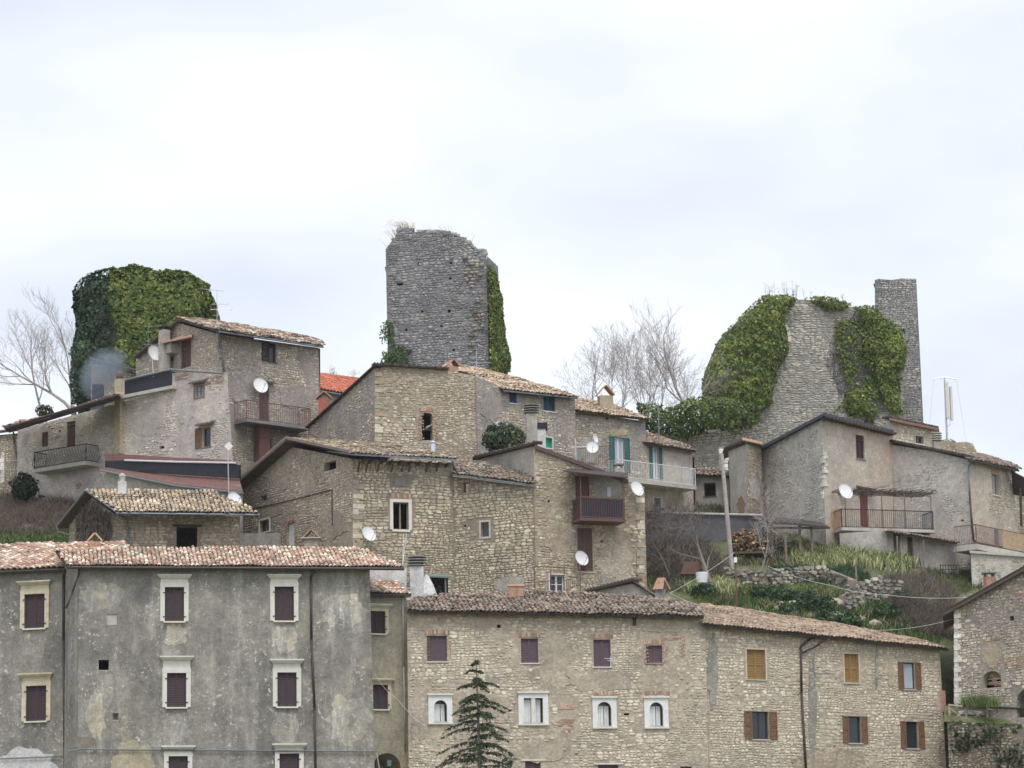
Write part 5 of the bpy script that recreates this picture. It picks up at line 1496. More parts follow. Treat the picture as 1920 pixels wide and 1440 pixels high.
# pigeon on the sill
def bird(px, py, Y, label, face=1):
    p = P(px, py, Y); b = thing('pigeon', label, 'pigeon', p)
    mb = MB(); d = Vector((face * .8, -.2, .45)).normalized()
    mb.lathe(p - d * .1 + Vector((0, 0, .1)), d, [(-.14, .01), (-.06, .04), (.04, .075), (.14, .07), (.22, .04), (.27, .035), (.31, .04), (.35, .03), (.37, .008), (.4, .003)], 10)
    mb.build('body', plain('pigeon_grey', C(150, 156, 168), .8, 0, .25, 12), b, smooth=True)
    mb = MB(); mb.tube(p + Vector((.02, 0, .06)), p + Vector((.02, 0, 0)), .008, .008, 4); mb.tube(p + Vector((-.02, 0, .06)), p + Vector((-.02, 0, 0)), .008, .008, 4); mb.build('leg', M_TERRA, b)
sp = g1.hit(803, 805, -.2); mb = MB(); mb.boxp(g1, sp[0] - .5, sp[0] + .25, sp[1] - .06, sp[1] - .005, -.45, -.12); mb.build('perch_board', M_DWOOD, bg)
bird(803, 804, g1.pt(sp[0], 0, -.2).y, 'grey pigeon perched in the arched black window')

# ------------------------------------------------------------------ houses with the long green-shuttered balcony
gk = dict(m=M_SHUTG, fm=M_WWHITE, leaves=2, sill=0, lw=.95, curtain=True, name='french_window')
gr, grf = house('green_shuttered_house', 'stone house with dark green shutters and long white balcony, centre right', 'house', [
    dict(A=(1072, 172.6), B=(1212, 175.8), ry=820, mat=PL_MORTAR_G, top=[(1072, 770), (1210, 790)], vis=965, stone=dict(ST_MIX, thr=-.02), wins=[
        w('open', 1152, 820, 1171, 886, **gk), w('dark', 1136, 783, 1140, 788, sill=0)])], zg(1140, 174, 2), depth=5, seed=32)
gp = grf[0]['pl']; patch(gr, gp, 1138, 802, 1178, 818, PL_CREAM, seed=130, n=.03); patch(gr, gp, 1075, 820, 1130, 870, PL_CEMENT, seed=131, n=.03)
roof(gr, *slope_pts(gp.at(1072, 769, .4), gp.at(1217, 786, .4), 20), [(1072, 769), (1217, 786), (1190, 774), (1140, 757), (1100, 750), (1072, 750)], PAL_TANROOF + PAL_ROOF[:2], M_TILE_OLD, pitch=.21, row=.33, seed=33, jitter=2)
cb = P(1135, 766, 177); chimney(gr, cb - Vector((0, 0, .6)), .75, .6, 1.3, PL_MORTAR_T, .2, 'tent', M_TERRA)
gr2, gr2f = house('low_green_shuttered_house', 'lower beige house end with the second green french window on the long balcony', 'house', [
    dict(A=(1208, 176), B=(1303, 178.6), ry=880, mat=PL_WARM, top=[(1208, 828), (1298, 848)], vis=965, wins=[
        w('open', 1223, 838, 1235, 897, **gk), w('shut', 1226, 934, 1239, 956, m=M_SHUTG, leaves=1, surround=.06, surm=PL_WHITE)])], zg(1260, 178, 2), depth=5, seed=34)
gp2 = gr2f[0]['pl']
roof(gr2, *slope_pts(gp2.at(1208, 829, .4), gp2.at(1305, 846, .4), 20), [(1208, 829), (1305, 846), (1285, 836), (1240, 820), (1208, 811)], PAL_BROWN + PAL_RED, M_TILE_OLD, pitch=.21, row=.33, seed=35, jitter=2)
bo, _ = balcony(gr2, Pl((1100, 173.3), (1303, 178.4), 880), 1160, 1306, 903, 1.15, .98, M_CONC, M_PIPEW, .2, 0, .12, .012, label='long concrete balcony with white upright bars')
mb = MB(); bp = Pl((1100, 173.3), (1303, 178.4), 880)
rail(mb, [bp.at(1086, 874, .3), bp.at(1150, 868, 1.1)], .98, .12, .01, .02); mb.build('side_railing', M_RUST, bo)
for q_ in (1160, 1306): pass
# lower buttress wall with tiled strip and ruined curtain wall
cu, cuf = house('curtain_wall', 'old pale curtain wall below the ivy, right of the green balcony', 'wall', [
    dict(A=(1210, 190), B=(1460, 186), ry=850, mat=PL_CASTLE, top=[(1210, 808), (1300, 816), (1400, 800), (1460, 790)], vis=960, stone=ST_CAST)], zg(1330, 188, 2), depth=1.2, seed=36)
pr, prf = house('lean_to_terrace', 'low lean-to with tiled strip roof and barred opening below the curtain wall', 'shed', [
    dict(A=(1300, 180.6), B=(1376, 180), ry=920, mat=PL_CEMENT, top=[(1300, 888), (1376, 894)], wins=[w('dark', 1320, 905, 1342, 930, sill=.05, sm=M_RAFTER), ])], zg(1340, 180, 2), depth=3, seed=37)
pp = prf[0]['pl']
roof(pr, *slope_pts(pp.at(1298, 890, .35), pp.at(1380, 894, .35), 20), [(1298, 890), (1380, 894), (1378, 884), (1298, 880)], PAL_BROWN, M_TILE_OLD, pitch=.22, row=.33, seed=38, jitter=2)
wp, wpf = house('white_stone_pillar', 'stub of white ashlar masonry on the curtain wall', 'ruin', [
    dict(A=(1347, 184.6), B=(1371, 184.5), ry=860, mat=PL_CASTLE, top=[(1347, 838), (1360, 836), (1371, 842)], vis=905, stone=dict(pal=[C(206, 202, 192), C(194, 190, 182), C(212, 208, 200)], size=(.55, .28), gap=.015, proud=.03))], zg(1358, 184, 2), depth=1.2, seed=39)
dk, dkf = house('dark_retaining_wall', 'dark grey rendered retaining wall with tiled coping behind the bare garden tree', 'wall', [
    dict(A=(1205, 169), B=(1440, 171), ry=1000, mat=plaster('dark_damp_render', C(96, 95, 98), C(72, 72, 76), C(118, 116, 114), .2, .3), top=[(1205, 964), (1262, 962), (1430, 968)])], zg(1320, 170, 2), depth=1.0, seed=40)
dp = dkf[0]['pl']; mb = MB(); mb.path([dp.at(1206, 964, .1), dp.at(1262, 952, .1)], .06, 6); mb.path([dp.at(1262, 962, .1), dp.at(1432, 966, .1)], .06, 6); mb.build('coping', M_CONC, dk)
mb = MB(); mb.prism([dp.at(1206, 963, .3), dp.at(1262, 951, .3), dp.at(1262, 951, -1), dp.at(1206, 963, -1)], Vector((0, 0, .08))); mb.build('tile_coping', M_ROOFBED, dk)

# ------------------------------------------------------------------ ruined tower
tw, twf = house('ruined_tower', 'tall square ruined stone tower with crumbling top, centre', 'tower', [
    dict(A=(722, 193.5), B=(914, 192), ry=560, mat=PL_TOWER, top=[(723, 467), (732, 455), (741, 446), (745, 434), (753, 428), (764, 427), (774, 434), (785, 437), (802, 437), (815, 438), (830, 436), (848, 438), (853, 446), (866, 448), (875, 454), (884, 454), (888, 462), (899, 468), (904, 476), (912, 478)], b0=(730, 720), b1=(918, 720), snap=False, vis=720, stone=dict(ST_GREY, size=(.3, .14)), wins=[
        w('dark', 783, 492, 788, 499, sill=0), w('dark', 843, 491, 848, 496, sill=0), w('dark', 841, 520, 847, 525, sill=0), w('dark', 839, 580, 845, 587, sill=0), w('dark', 789, 582, 794, 587, sill=0),
        w('dark', 825, 609, 830, 614, sill=0), w('dark', 759, 616, 764, 622, sill=0), w('dark', 848, 654, 853, 659, sill=0), w('dark', 744, 530, 756, 536, sill=0), w('dark', 765, 660, 769, 664, sill=0)]),
    dict(A=(914, 192), B=(938, 199), ry=560, mat=PL_TOWER, top=[(912, 478), (934, 500)], vis=720, stone=dict(ST_GREY))], zg(820, 195, 2), depth=6.5, seed=41, inset=.08)
t0 = twf[0]['pl']
# fallen rubble facing: lighter torn core on the right third
r = random.Random(5)
pool = []
stones(tw, t0, [t0.hit(x, y) for x, y in [(860, 470), (908, 485), (912, 690), (872, 690), (880, 560)]], [], [C(150, 144, 132), C(168, 160, 142), C(132, 126, 118), C(110, 106, 102)], size=(.26, .17), proud=.11, thr=.05, pool=pool, seed=77, gap=.0)
ch = []
for s in pool:
    _, pl, u, z, ww, h, d, ro, k, col = s
    v, f = STONE_NP[k]; V = np.array(pl.pt(u, z, .02))[None, :] + (v[:, 0] * ww)[:, None] * np.array(pl.u) - (v[:, 1] * d)[:, None] * np.array(pl.n) + (v[:, 2] * h)[:, None] * np.array((0, 0, 1.0)); ch.append((V, f, col))
join_np('torn_core', ch, M_STONE, tw)
# ragged crest stones
for i in range(46):
    x = r.uniform(726, 908); y = interp(x, [(723, 467), (741, 446), (753, 428), (774, 434), (848, 438), (875, 454), (912, 478)]) + r.uniform(-2, 3)
    mb = MB(); mb.col = jit(r.choice(PAL_GREY), r, .12); c_ = t0.at(x, y, -r.uniform(.1, .9)); s = r.uniform(.1, .2)
    mb.box(c_, (s * 1.3, r.uniform(-.05, .05), 0), (0, s, 0), (r.uniform(-.04, .04), 0, s * .6)); mb.build('crest_stone', M_STONE, tw, colour=True)
gt = thing('dry_weeds', 'dry grass and arching twigs growing on the crest of the ruined tower', 'plant', t0.at(765, 428, -.3))
mb = MB()
for i in range(90):
    x = r.choice([r.uniform(738, 780), r.uniform(738, 780), r.uniform(724, 900)]); y = interp(x, [(723, 467), (741, 446), (753, 428), (774, 434), (848, 438), (875, 454), (912, 478)])
    a = t0.at(x, y + 1, -.3); d = Vector((r.gauss(-.2, .5), 0, 1)); L = r.uniform(.2, .6)
    b = a + d * L; c_ = b + Vector((r.gauss(-.2, .3), 0, .1)); mb.tube(a, b, .012, .009, 3, False); mb.tube(b, c_, .009, .004, 3, False)
for q in range(3):
    a = [t0.at(756 - q, 430, -.3), t0.at(748 - 2 * q, 419 + q, -.3), t0.at(738 - 3 * q, 412 + q * 3, -.3), t0.at(728 - 3 * q, 413 + q * 5, -.3)]
    for s, e in zip(a, a[1:]): mb.tube(s, e, .014, .01, 3, False)
mb.build('stems', plain('dry_straw', C(176, 164, 140), .95, 0, .2, 8), gt)
side = twf[1]['pl']
ivy_on_plane('ivy_mantle', 'strip of ivy covering the right flank of the ruined tower', side, [[(912, 498), (920, 505), (930, 560), (936, 620), (946, 660), (950, 700), (914, 705)]], .35, 330, .16, IVY, 5, .25, edge=.5, lit=1)
ivy_on_plane('ivy_patch', 'green ivy climbing the lower left corner of the ruined tower', t0, [[(712, 612), (722, 600), (738, 604), (742, 640), (752, 650), (770, 668), (776, 700), (714, 700), (716, 660)]], .22, 200, .15, [C(72, 96, 56), C(62, 86, 52), C(84, 104, 60)], 6, .2, edge=.4, thin=-.25)

# ------------------------------------------------------------------ castle ruin with ivy and the tall slim tower behind
cs, csf = house('castle_ruin', 'ruined castle wall of pale grey stone with pointed arch window, right', 'ruin', [
    dict(A=(1305, 195.5), B=(1702, 198), ry=700, mat=PL_CASTLE, top=[(1312, 800), (1320, 700), (1345, 640), (1395, 590), (1440, 560), (1490, 561), (1530, 563), (1580, 574), (1612, 576), (1650, 588), (1680, 618), (1698, 660), (1694, 720), (1690, 790)], vis=860, snap=False, stone=ST_CAST, wins=[
        w('arch_stone', 1466, 612, 1477, 664, sill=0, reveal=.8, name='arch_window', rise=1.0)])], zg(1500, 196, 2), depth=2.2, seed=42, inset=.04)
cpl = csf[0]['pl']
brick_area(cs, cpl, 1475, 636, 1481, 660, 33)
ivy_on_plane('ivy_bank', 'thick green ivy mass over the left half of the castle ruin', cpl, [
    [(1315, 700), (1340, 650), (1360, 620), (1390, 590), (1425, 556), (1470, 554), (1495, 562), (1484, 578), (1470, 596), (1470, 620), (1478, 660), (1460, 690), (1452, 710), (1446, 760), (1428, 772), (1412, 808), (1380, 790), (1330, 820), (1312, 790), (1318, 760)]], 1.5, 330, .19, IVY, 7, .5, edge=1.6)
ivy_on_plane('ivy_skirt', 'lower ivy spreading along the curtain wall behind the balcony houses', Pl((1190, 189.6), (1460, 185.6), 820), [
    [(1195, 760), (1230, 758), (1262, 768), (1290, 748), (1330, 742), (1440, 760), (1420, 800), (1395, 806), (1380, 818), (1340, 810), (1300, 826), (1260, 822), (1210, 812)]], .9, 300, .19, IVY + IVYD, 8, .4, edge=.9)
ivy_on_plane('ivy_crest', 'small tuft of ivy along the crest of the castle ruin', cpl, [
    [(1503, 562), (1530, 556), (1570, 558), (1596, 574), (1580, 584), (1556, 588), (1530, 572)]], .5, 300, .17, IVY, 9, .3, edge=.5)
ivy_on_plane('ivy_curtain', 'hanging ivy down the right end of the castle ruin before the slim tower', cpl, [
    [(1598, 574), (1640, 574), (1668, 598), (1690, 624), (1700, 660), (1694, 690), (1684, 700), (1688, 740), (1694, 778), (1672, 786), (1652, 760), (1640, 720), (1622, 690), (1612, 650), (1618, 620), (1610, 600)],
    [(1580, 738), (1600, 734), (1622, 752), (1640, 770), (1640, 796), (1590, 780)]], .8, 280, .18, IVY, 10, .4, edge=.9, thin=-.55)
ivy_on_plane('ivy_sparse', 'sparse ivy and bare stems spread over the castle wall', cpl, [[(1572, 600), (1612, 590), (1630, 640), (1650, 700), (1650, 780), (1560, 775), (1590, 740), (1570, 680), (1555, 640)]], .18, 120, .17, IVY, 11, .1, edge=.5, thin=-.02)
bs_ = thing('bare_creeper', 'grey web of bare ivy stems on the castle wall', 'vine', cpl.at(1600, 780, .1))
mb = MB(); r = random.Random(12)
for i in range(800):
    x, y = r.uniform(1552, 1650), r.uniform(600, 780); L = r.uniform(10, 30); an = r.gauss(-1.0, .6)
    if x < 1552 + (abs(y - 690) * .35): continue
    p = [(x, y)]
    for j in range(4): an += r.gauss(0, .35); p.append((p[-1][0] + math.cos(an) * L / 4, p[-1][1] + math.sin(an) * L / 4))
    q = [cpl.at(a, b, .06 + .06 * r.random()) for a, b in p]
    for s, e in zip(q, q[1:]): mb.tube(s, e, .022, .016, 3, False)
mb.build('stems', plain('grey_ivy_stem', C(104, 100, 104), .95, 0, .25, 6), bs_)
sk = thing('crest_saplings', 'row of bare saplings sprouting on top of the castle ruin', 'plant', cpl.at(1460, 556, -.5))
mb = MB()
for i in range(26):
    x = r.choice([r.uniform(1435, 1512), r.uniform(1435, 1512), r.uniform(1512, 1600)]); h = r.uniform(.4, 1.15) * (1 if x < 1515 else .6); a = cpl.at(x, 560 if x < 1520 else 566, -.5); b = a + Vector((r.gauss(0, .06), 0, h))
    mb.tube(a, b, .016, .008, 3, False)
    for j in range(4):
        q = a.lerp(b, r.uniform(.3, .95)); mb.tube(q, q + Vector((r.choice((-1, 1)) * r.uniform(.08, .22), 0, r.uniform(.06, .2))), .009, .005, 3, False)
mb.build('stems', M_BARK, sk)
sl, slf = house('slim_tower', 'tall slim square stone tower behind the right end of the castle ruin', 'tower', [
    dict(A=(1640, 204), B=(1722, 204.4), ry=600, mat=PL_TOWER, top=[(1640, 525), (1648, 523), (1672, 525), (1690, 522), (1718, 523)], b0=(1638, 800), b1=(1733, 800), vis=800, stone=dict(ST_GREY, pal=PAL_GREY + PAL_CAST, size=(.24, .11)))], zg(1680, 204, 2), depth=2.6, seed=43, inset=.1)

# left tower under ivy
T = P(276, 640, 191.5)
it = thing('ivy_tower', 'massive round-shouldered tower wholly covered in ivy, left', 'tower', (T.x, T.y, ground_z(T.x, T.y) - 1))
mb = MB(); zb = ground_z(T.x, T.y) - 1; ztop = P(276, 575, 191.5).z
mb.box((T.x + .1, T.y, (zb + ztop) / 2), (3.3, 0, 0), (0, 2.2, 0), (0, 0, (ztop - zb) / 2)); mb.build('wall', PL_TOWER, it)
r = random.Random(21); pts = []; cx = T.x; hz = (P(276, 512, 191.5).z - P(276, 760, 191.5).z) / 2; cz = P(276, 512, 191.5).z - hz
while len(pts) < 34000:
    d = Vector((r.gauss(0, 1), r.gauss(0, 1), r.gauss(0, 1)))
    if d.y > .4 and r.random() < .75: continue
    ex = 5.5 if d.x < 0 or d.z < 0 else 3.3
    L = (abs(d.x) ** ex + abs(d.y) ** ex + abs(d.z) ** ex) ** (1 / ex); q = d / L
    top = 1 - .16 * max(0, -q.x - .2) * max(0, q.z)              # left shoulder a little lower
    n1 = noise.noise(q * 2.3) * .06 + noise.noise(q * 5.5) * .06 + noise.noise(q * 12) * .03
    s = 1 + n1 - .01
    p = Vector((cx + q.x * 4.25 * s, T.y + q.y * 3.0 * s, cz + q.z * (hz if q.z > 0 else hz * 1.5) * s * top))
    # a deep groove separates the darker left lobe
    g_ = math.exp(-((q.x + .42 + .12 * q.z) / .07) ** 2) * (q.y < 0)
    p.y += g_ * .35
    nn = Vector((math.copysign(abs(q.x) ** 4, q.x), math.copysign(abs(q.y) ** 4, q.y), math.copysign(abs(q.z) ** 4, q.z))).normalized()
    if r.random() < .3: p = Vector((cx, T.y, cz)) + (p - Vector((cx, T.y, cz))) * r.uniform(.88, .95)
    pts.append((p, nn, .95 + .35 * noise.noise(q * 3) + .3 * noise.noise(q * 9), q))
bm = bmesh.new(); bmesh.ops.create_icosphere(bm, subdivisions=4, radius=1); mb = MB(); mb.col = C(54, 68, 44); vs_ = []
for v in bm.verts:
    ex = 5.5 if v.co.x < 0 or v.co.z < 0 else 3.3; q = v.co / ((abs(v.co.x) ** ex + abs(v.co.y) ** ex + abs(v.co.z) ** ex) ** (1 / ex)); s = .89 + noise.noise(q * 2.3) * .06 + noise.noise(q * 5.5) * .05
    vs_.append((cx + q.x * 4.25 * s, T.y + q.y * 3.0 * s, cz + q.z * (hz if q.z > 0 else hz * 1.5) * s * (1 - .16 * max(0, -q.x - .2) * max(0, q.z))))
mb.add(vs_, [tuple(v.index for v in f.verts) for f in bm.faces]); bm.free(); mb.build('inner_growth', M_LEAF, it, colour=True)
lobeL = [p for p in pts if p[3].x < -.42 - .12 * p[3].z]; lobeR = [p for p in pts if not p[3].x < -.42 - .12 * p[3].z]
mb = leaf_cloud([p[:3] for p in lobeR], .24, IVY, 22); mb.build('foliage', M_LEAF, it, colour=True)
mb = leaf_cloud([p[:3] for p in lobeL], .24, IVYD, 23); o = mb.build('foliage', M_LEAF, it, colour=True); o['label'] = 'darker ivy species on the left shoulder'  # shaded left side of the tower painted with a darker leaf palette
ivy_on_plane('climbing_ivy', 'dark ivy trailing down the left foot of the ivy tower behind the smoke', Pl((130, 187), (215, 187), 700), [[(138, 640), (170, 640), (172, 700), (180, 760), (130, 765), (132, 700)]], .5, 150, .22, IVYD, 12, .3, edge=.6)

# ------------------------------------------------------------------ right houses
rh, rhf = house('beige_gable_house', 'tall beige rendered gable house with dark roof edge and vine pergola balcony, right', 'house', [
    dict(A=(1424, 176.4), B=(1545, 170), ry=900, mat=PL_COLD, top=[(1424, 842), (1545, 785)], vis=1010, stone=dict(pal=[C(170, 166, 160), C(150, 147, 144), C(186, 182, 174)], size=(.2, .11), gap=.02, proud=.018, thr=-.05, nscale=.9)),
    dict(A=(1545, 170), B=(1673, 174.6), ry=900, mat=PL_WARM, top=[(1545, 785), (1673, 816)], b1=(1672, 1000), vis=1010, wins=[
        w('shut', 1605, 816, 1621, 860, m=M_SHUT, sill=.06, sm=M_CONCD), w('door', 1613, 922, 1628, 988, m=plain('red_brown_door', C(110, 64, 56), .6, 0, .2, 5), sill=0, name='balcony_door', hood=.4, dep=.1)])], zg(1545, 172, 2.5), back='para', seed=44)
h0, h1 = rhf[0]['pl'], rhf[1]['pl']
quoins(rh, h1, 1545, 850, 920, .3, .2, seed=2, skip=.45); quoins(rh, h0, 1545, 850, 960, .35, .2, side=-1, seed=3, skip=.55)
patch(rh, h1, 1556, 950, 1580, 1000, plain('ochre_rubble', C(170, 140, 112), .95, 0, .35, 4), seed=140)
a, b, c_ = h0.at(1420, 840, .4), h0.at(1545, 773, .4), h1.at(1676, 806, .4)
b2 = h1.at(1546, 774, .4); b = (b + b2) / 2
mb = MB(); mb.prism([a, b, b + Vector((0, 6, -.2)), a + Vector((0, 6, -.2))], Vector((0, 0, -.16))); mb.prism([b, c_, c_ + Vector((0, 6, -.2)), b + Vector((0, 6, -.2))], Vector((0, 0, -.2))); mb.build('roof', M_DARKROOF, rh)
mb = MB()
for t in range(20):
    p = b.lerp(c_, (t + .5) / 20) + Vector((0, .2, -.22)); mb.box(p, h1.u * .05, h1.n * .3, (0, 0, .06))
mb.build('soffit_block', M_RAFTER, rh)
an, anf = house('annex', 'small dark stone annex stepped against the beige gable house', 'house', [
    dict(A=(1366, 177.5), B=(1400, 173.6), ry=900, mat=PL_COLD, top=[(1366, 846), (1400, 832)], vis=960),
    dict(A=(1400, 173.6), B=(1428, 175.4), ry=900, mat=PL_MORTAR_G, top=[(1400, 832), (1428, 838)], vis=960, stone=ST_MIX)], zg(1400, 175, 2), depth=4, seed=45)
n0, n1 = anf[0]['pl'], anf[1]['pl']
a, b, c_ = n0.at(1358, 838, .3), n0.at(1392, 824, .3), n1.at(1428, 832, .3)
mb = MB(); mb.prism([a, b, b + Vector((0, 4, 0)), a + Vector((0, 4, 0))], Vector((0, 0, -.1))); mb.prism([b, c_, c_ + Vector((0, 4, 0)), b + Vector((0, 4, 0))], Vector((0, 0, -.1))); mb.build('roof', M_RAFTER, an)
for i in range(9):
    p = b.lerp(c_, (i + .5) / 9); mb = MB(); mb.tube(p + Vector((0, -.05, .03)), p + Vector((0, .5, .06)), .09, .08, 6); mb.build('verge_tile', plain('tan_clay', C(196, 166, 136), .9, 0, .2, 5), an)
patch(an, n0, 1382, 928, 1398, 968, plain('exposed_brick_patch', C(150, 116, 100), .95, 0, .3, 8), seed=141); patch(an, n1, 1404, 900, 1424, 940, PL_COLD, seed=142, n=.04)

r2, r2f = house('grey_end_house', 'grey rendered house with zinc downpipe at its corner, right of the pergola', 'house', [
    dict(A=(1664, 174.9), B=(1818, 171.6), ry=900, mat=PL_COLD, top=[(1664, 833), (1750, 846), (1818, 862)], b1=(1828, 1080), vis=1080, stone=dict(pal=[C(168, 166, 164), C(150, 149, 150), C(180, 176, 170)], size=(.24, .14), gap=.03, proud=.014, thr=.08, nscale=.8), wins=[
        w('dark', 1801, 974, 1807, 978, sill=0)]),
    dict(A=(1818, 171.6), B=(1906, 175.6), ry=900, mat=PL_WARM, top=[(1818, 862), (1904, 882)], b1=(1912, 1080), vis=1080, stone=dict(ST_PINK, thr=.1), wins=[
        w('glass', 1861, 889, 1873, 928, fm=M_WOOD, brick=.15, jamb_brick=.08, curtain=True, leaves=1, sm=M_FRAME, dep=.25)])], zg(1790, 173, 2.5), depth=5, seed=46)
q0, q1 = r2f[0]['pl'], r2f[1]['pl']
downpipe(r2, [q1.at(1822, 862, .25), q1.at(1816, 874, .08), q1.at(1819, 940, .08)], M_PIPEG, .055); downpipe(r2, [q1.at(1819, 940, .08), q1.at(1825, 1012, .08), q1.at(1832, 1018, .1), q1.at(1888, 1028, .3)], M_PIPEB, .06)
e0, e1 = q1.at(1816, 860, .4), q1.at(1910, 880, .4)
roof(r2, *slope_pts(e0, e1, 19), [(1816, 860), (1910, 880), (1900, 872), (1850, 855), (1822, 850)], PAL_BROWN, M_TILE_OLD, pitch=.21, row=.33, seed=47, gutter=(M_PIPEB, .05), jitter=2)
a, b = q0.at(1668, 828, .25), q0.at(1820, 858, .25)
mb = MB(); mb.prism([a, b, bk(b, 4), bk(a, 4)], Vector((0, 0, .07))); mb.build('tile_verge', M_ROOFBED, r2)
for i in range(24):
    p = a.lerp(b, (i + .5) / 24); mb = MB(); mb.tube(p + Vector((0, 0, .07)), p - q0.n * .45 + Vector((0, 0, .08)), .09, .08, 6); mb.build('verge_tile', (M_ROOFBED, M_RAFTER, plain('mossy_tile', C(84, 78, 66), .95, 0, .3, 6))[(i * 7) % 3], r2)
cb = P(1757, 838, 174); chimney(r2, cb - Vector((0, 0, .5)), .42, .4, .8, PL_CEMENT, .1, 'slabs', M_CONC)
u2, u2f = house('attic_house', 'small rear house with red-edged roof and one square window above the grey house', 'house', [
    dict(A=(1650, 182.5), B=(1670, 180), ry=800, mat=PL_CEMENT, top=[(1650, 800), (1670, 788)], vis=840),
    dict(A=(1670, 180), B=(1758, 182.6), ry=800, mat=PL_MORTAR_L, top=[(1670, 788), (1757, 806)], vis=850, stone=ST_PINK, wins=[w('glass', 1716, 818, 1731, 832, fm=M_WOOD, leaves=2, surround=.06, surm=M_CONC)])], zg(1710, 182, 2), depth=4, seed=48)
v1 = u2f[1]['pl']
a, b = v1.at(1667, 783, .35), v1.at(1761, 803, .35)
mb = MB(); mb.prism([a, b, bk(b, 4) + Vector((0, 0, .4)), bk(a, 4) + Vector((0, 0, .4))], Vector((0, 0, -.14))); mb.build('roof', plain('red_eave_board', C(126, 96, 86), .85, 0, .2, 4), u2)
for i in range(18):
    p = a.lerp(b, (i + .5) / 18); mb = MB(); mb.tube(p + Vector((0, 0, .04)), p - v1.n * .6 + Vector((0, 0, .1)), .09, .08, 6); mb.build('eave_tile', (M_ROOFBED, M_RAFTER, plain('mossy_tile', C(84, 78, 66), .95, 0, .3, 6))[(i * 5) % 3], u2)
rw, rwf = house('broken_wall', 'stub of broken stone wall at the foot of the phone mast', 'ruin', [
    dict(A=(1762, 183), B=(1832, 184), ry=830, mat=PL_MORTAR_T, top=[(1762, 826), (1775, 823), (1790, 830), (1812, 828), (1824, 832), (1832, 848)], vis=860, stone=ST_MIX)], zg(1800, 184, 2), depth=1.2, seed=49)
bird(1788, 830, 183.6, 'small dark pigeon sitting on the broken wall by the phone mast', -1)
# pergola balcony
po, (u0, u1, zs) = balcony(rh, Pl((1575, 171), (1755, 172.6), 980), 1578, 1752, 991, 1.5, 1.0, M_CONC, M_IRON, .16, 0, .12, .012, label='balcony with black iron railing under a bare vine pergola')
pq = Pl((1575, 171), (1755, 172.6), 980)
pe = thing('vine_pergola', 'bare vine pergola on thin posts above the black iron balcony', 'pergola', pq.pt((u0 + u1) / 2, zs, .8))
for uu, nn in ((u0 + .3, 1.4), (u0 + (u1 - u0) * .45, 1.4), (u0 + (u1 - u0) * .72, 1.1), (u1 - .1, 1.4)):
    mb = MB(); mb.tube(pq.pt(uu, zs, nn), pq.pt(uu, zs + 2.05, nn), .035, .03, 6); mb.build('post', M_WOOD, pe)
mb = MB(); r = random.Random(3)
for i in range(5): mb.tube(pq.pt(u0, zs + 2.05, .1 + i * .33), pq.pt(u1, zs + 2.0, .1 + i * .33), .025, .025, 5)
for i in range(10): mb.tube(pq.pt(u0 + (u1 - u0) * i / 9, zs + 2.1, 0), pq.pt(u0 + (u1 - u0) * i / 9, zs + 2.1, 1.6), .025, .025, 5)
mb.build('lattice', M_RAFTER, pe)
mb = MB()
for i in range(120):
    p = pq.pt(r.uniform(u0, u1), zs + 2.1 + r.gauss(0, .08), r.uniform(0, 1.6)); an = r.gauss(0, .5)
    for j in range(4):
        an += r.gauss(0, .4); q = p + pq.u * (math.cos(an) * .2) + Vector((0, 0, r.gauss(0, .05))) + pq.n * (math.sin(an) * .2); mb.tube(p, q, .015, .012, 3, False); p = q
mb.build('vine', M_BARKD, pe)
# porch below the balcony
pb, pbf = house('porch', 'rendered porch with brown doors and tiled canopy below the pergola balcony', 'porch', [
    dict(A=(1574, 169.6), B=(1664, 168.6), ry=1040, mat=PL_COLD, top=[(1574, 1000), (1664, 994)]),
    dict(A=(1664, 168.6), B=(1795, 171), ry=1040, mat=PL_PALE, top=[(1664, 994), (1795, 1014)], wins=[
        w('door', 1676, 1000, 1688, 1062, m=M_DOOR, leaves=1, sill=0, name='door'), w('door', 1702, 1006, 1713, 1064, m=M_DOOR, leaves=1, sill=0, name='door')])], zg(1680, 170, 2), depth=2.5, seed=50)
k1 = pbf[1]['pl']
roof(pb, *slope_pts(k1.at(1660, 996, .8), k1.at(1795, 1018, .8), 15), [(1660, 996), (1795, 1018), (1788, 1010), (1740, 999), (1664, 990)], PAL_BROWN, M_TILE, pitch=.2, row=.32, seed=51, bed=M_DWOOD, thick=.06)
for x in (1682, 1731, 1793):
    mb = MB(); mb.tube(k1.at(x, 1002 + (x - 1660) * .14, .75), k1.at(x + 1, 1075, .75), .045, .045, 6); mb.build('post', M_WOOD, pb)
mb = MB(); kk = k1
for i in range(7): mb.tube(kk.at(1763 + i * 5, 1058, .9), kk.at(1765 + i * 5, 1100, .9), .02, .02, 4)
for j in range(6): mb.tube(kk.at(1762, 1060 + j * 8, .9), kk.at(1796, 1060 + j * 8, .9), .02, .02, 4)
mb.build('iron_grille', M_IRON, pb)
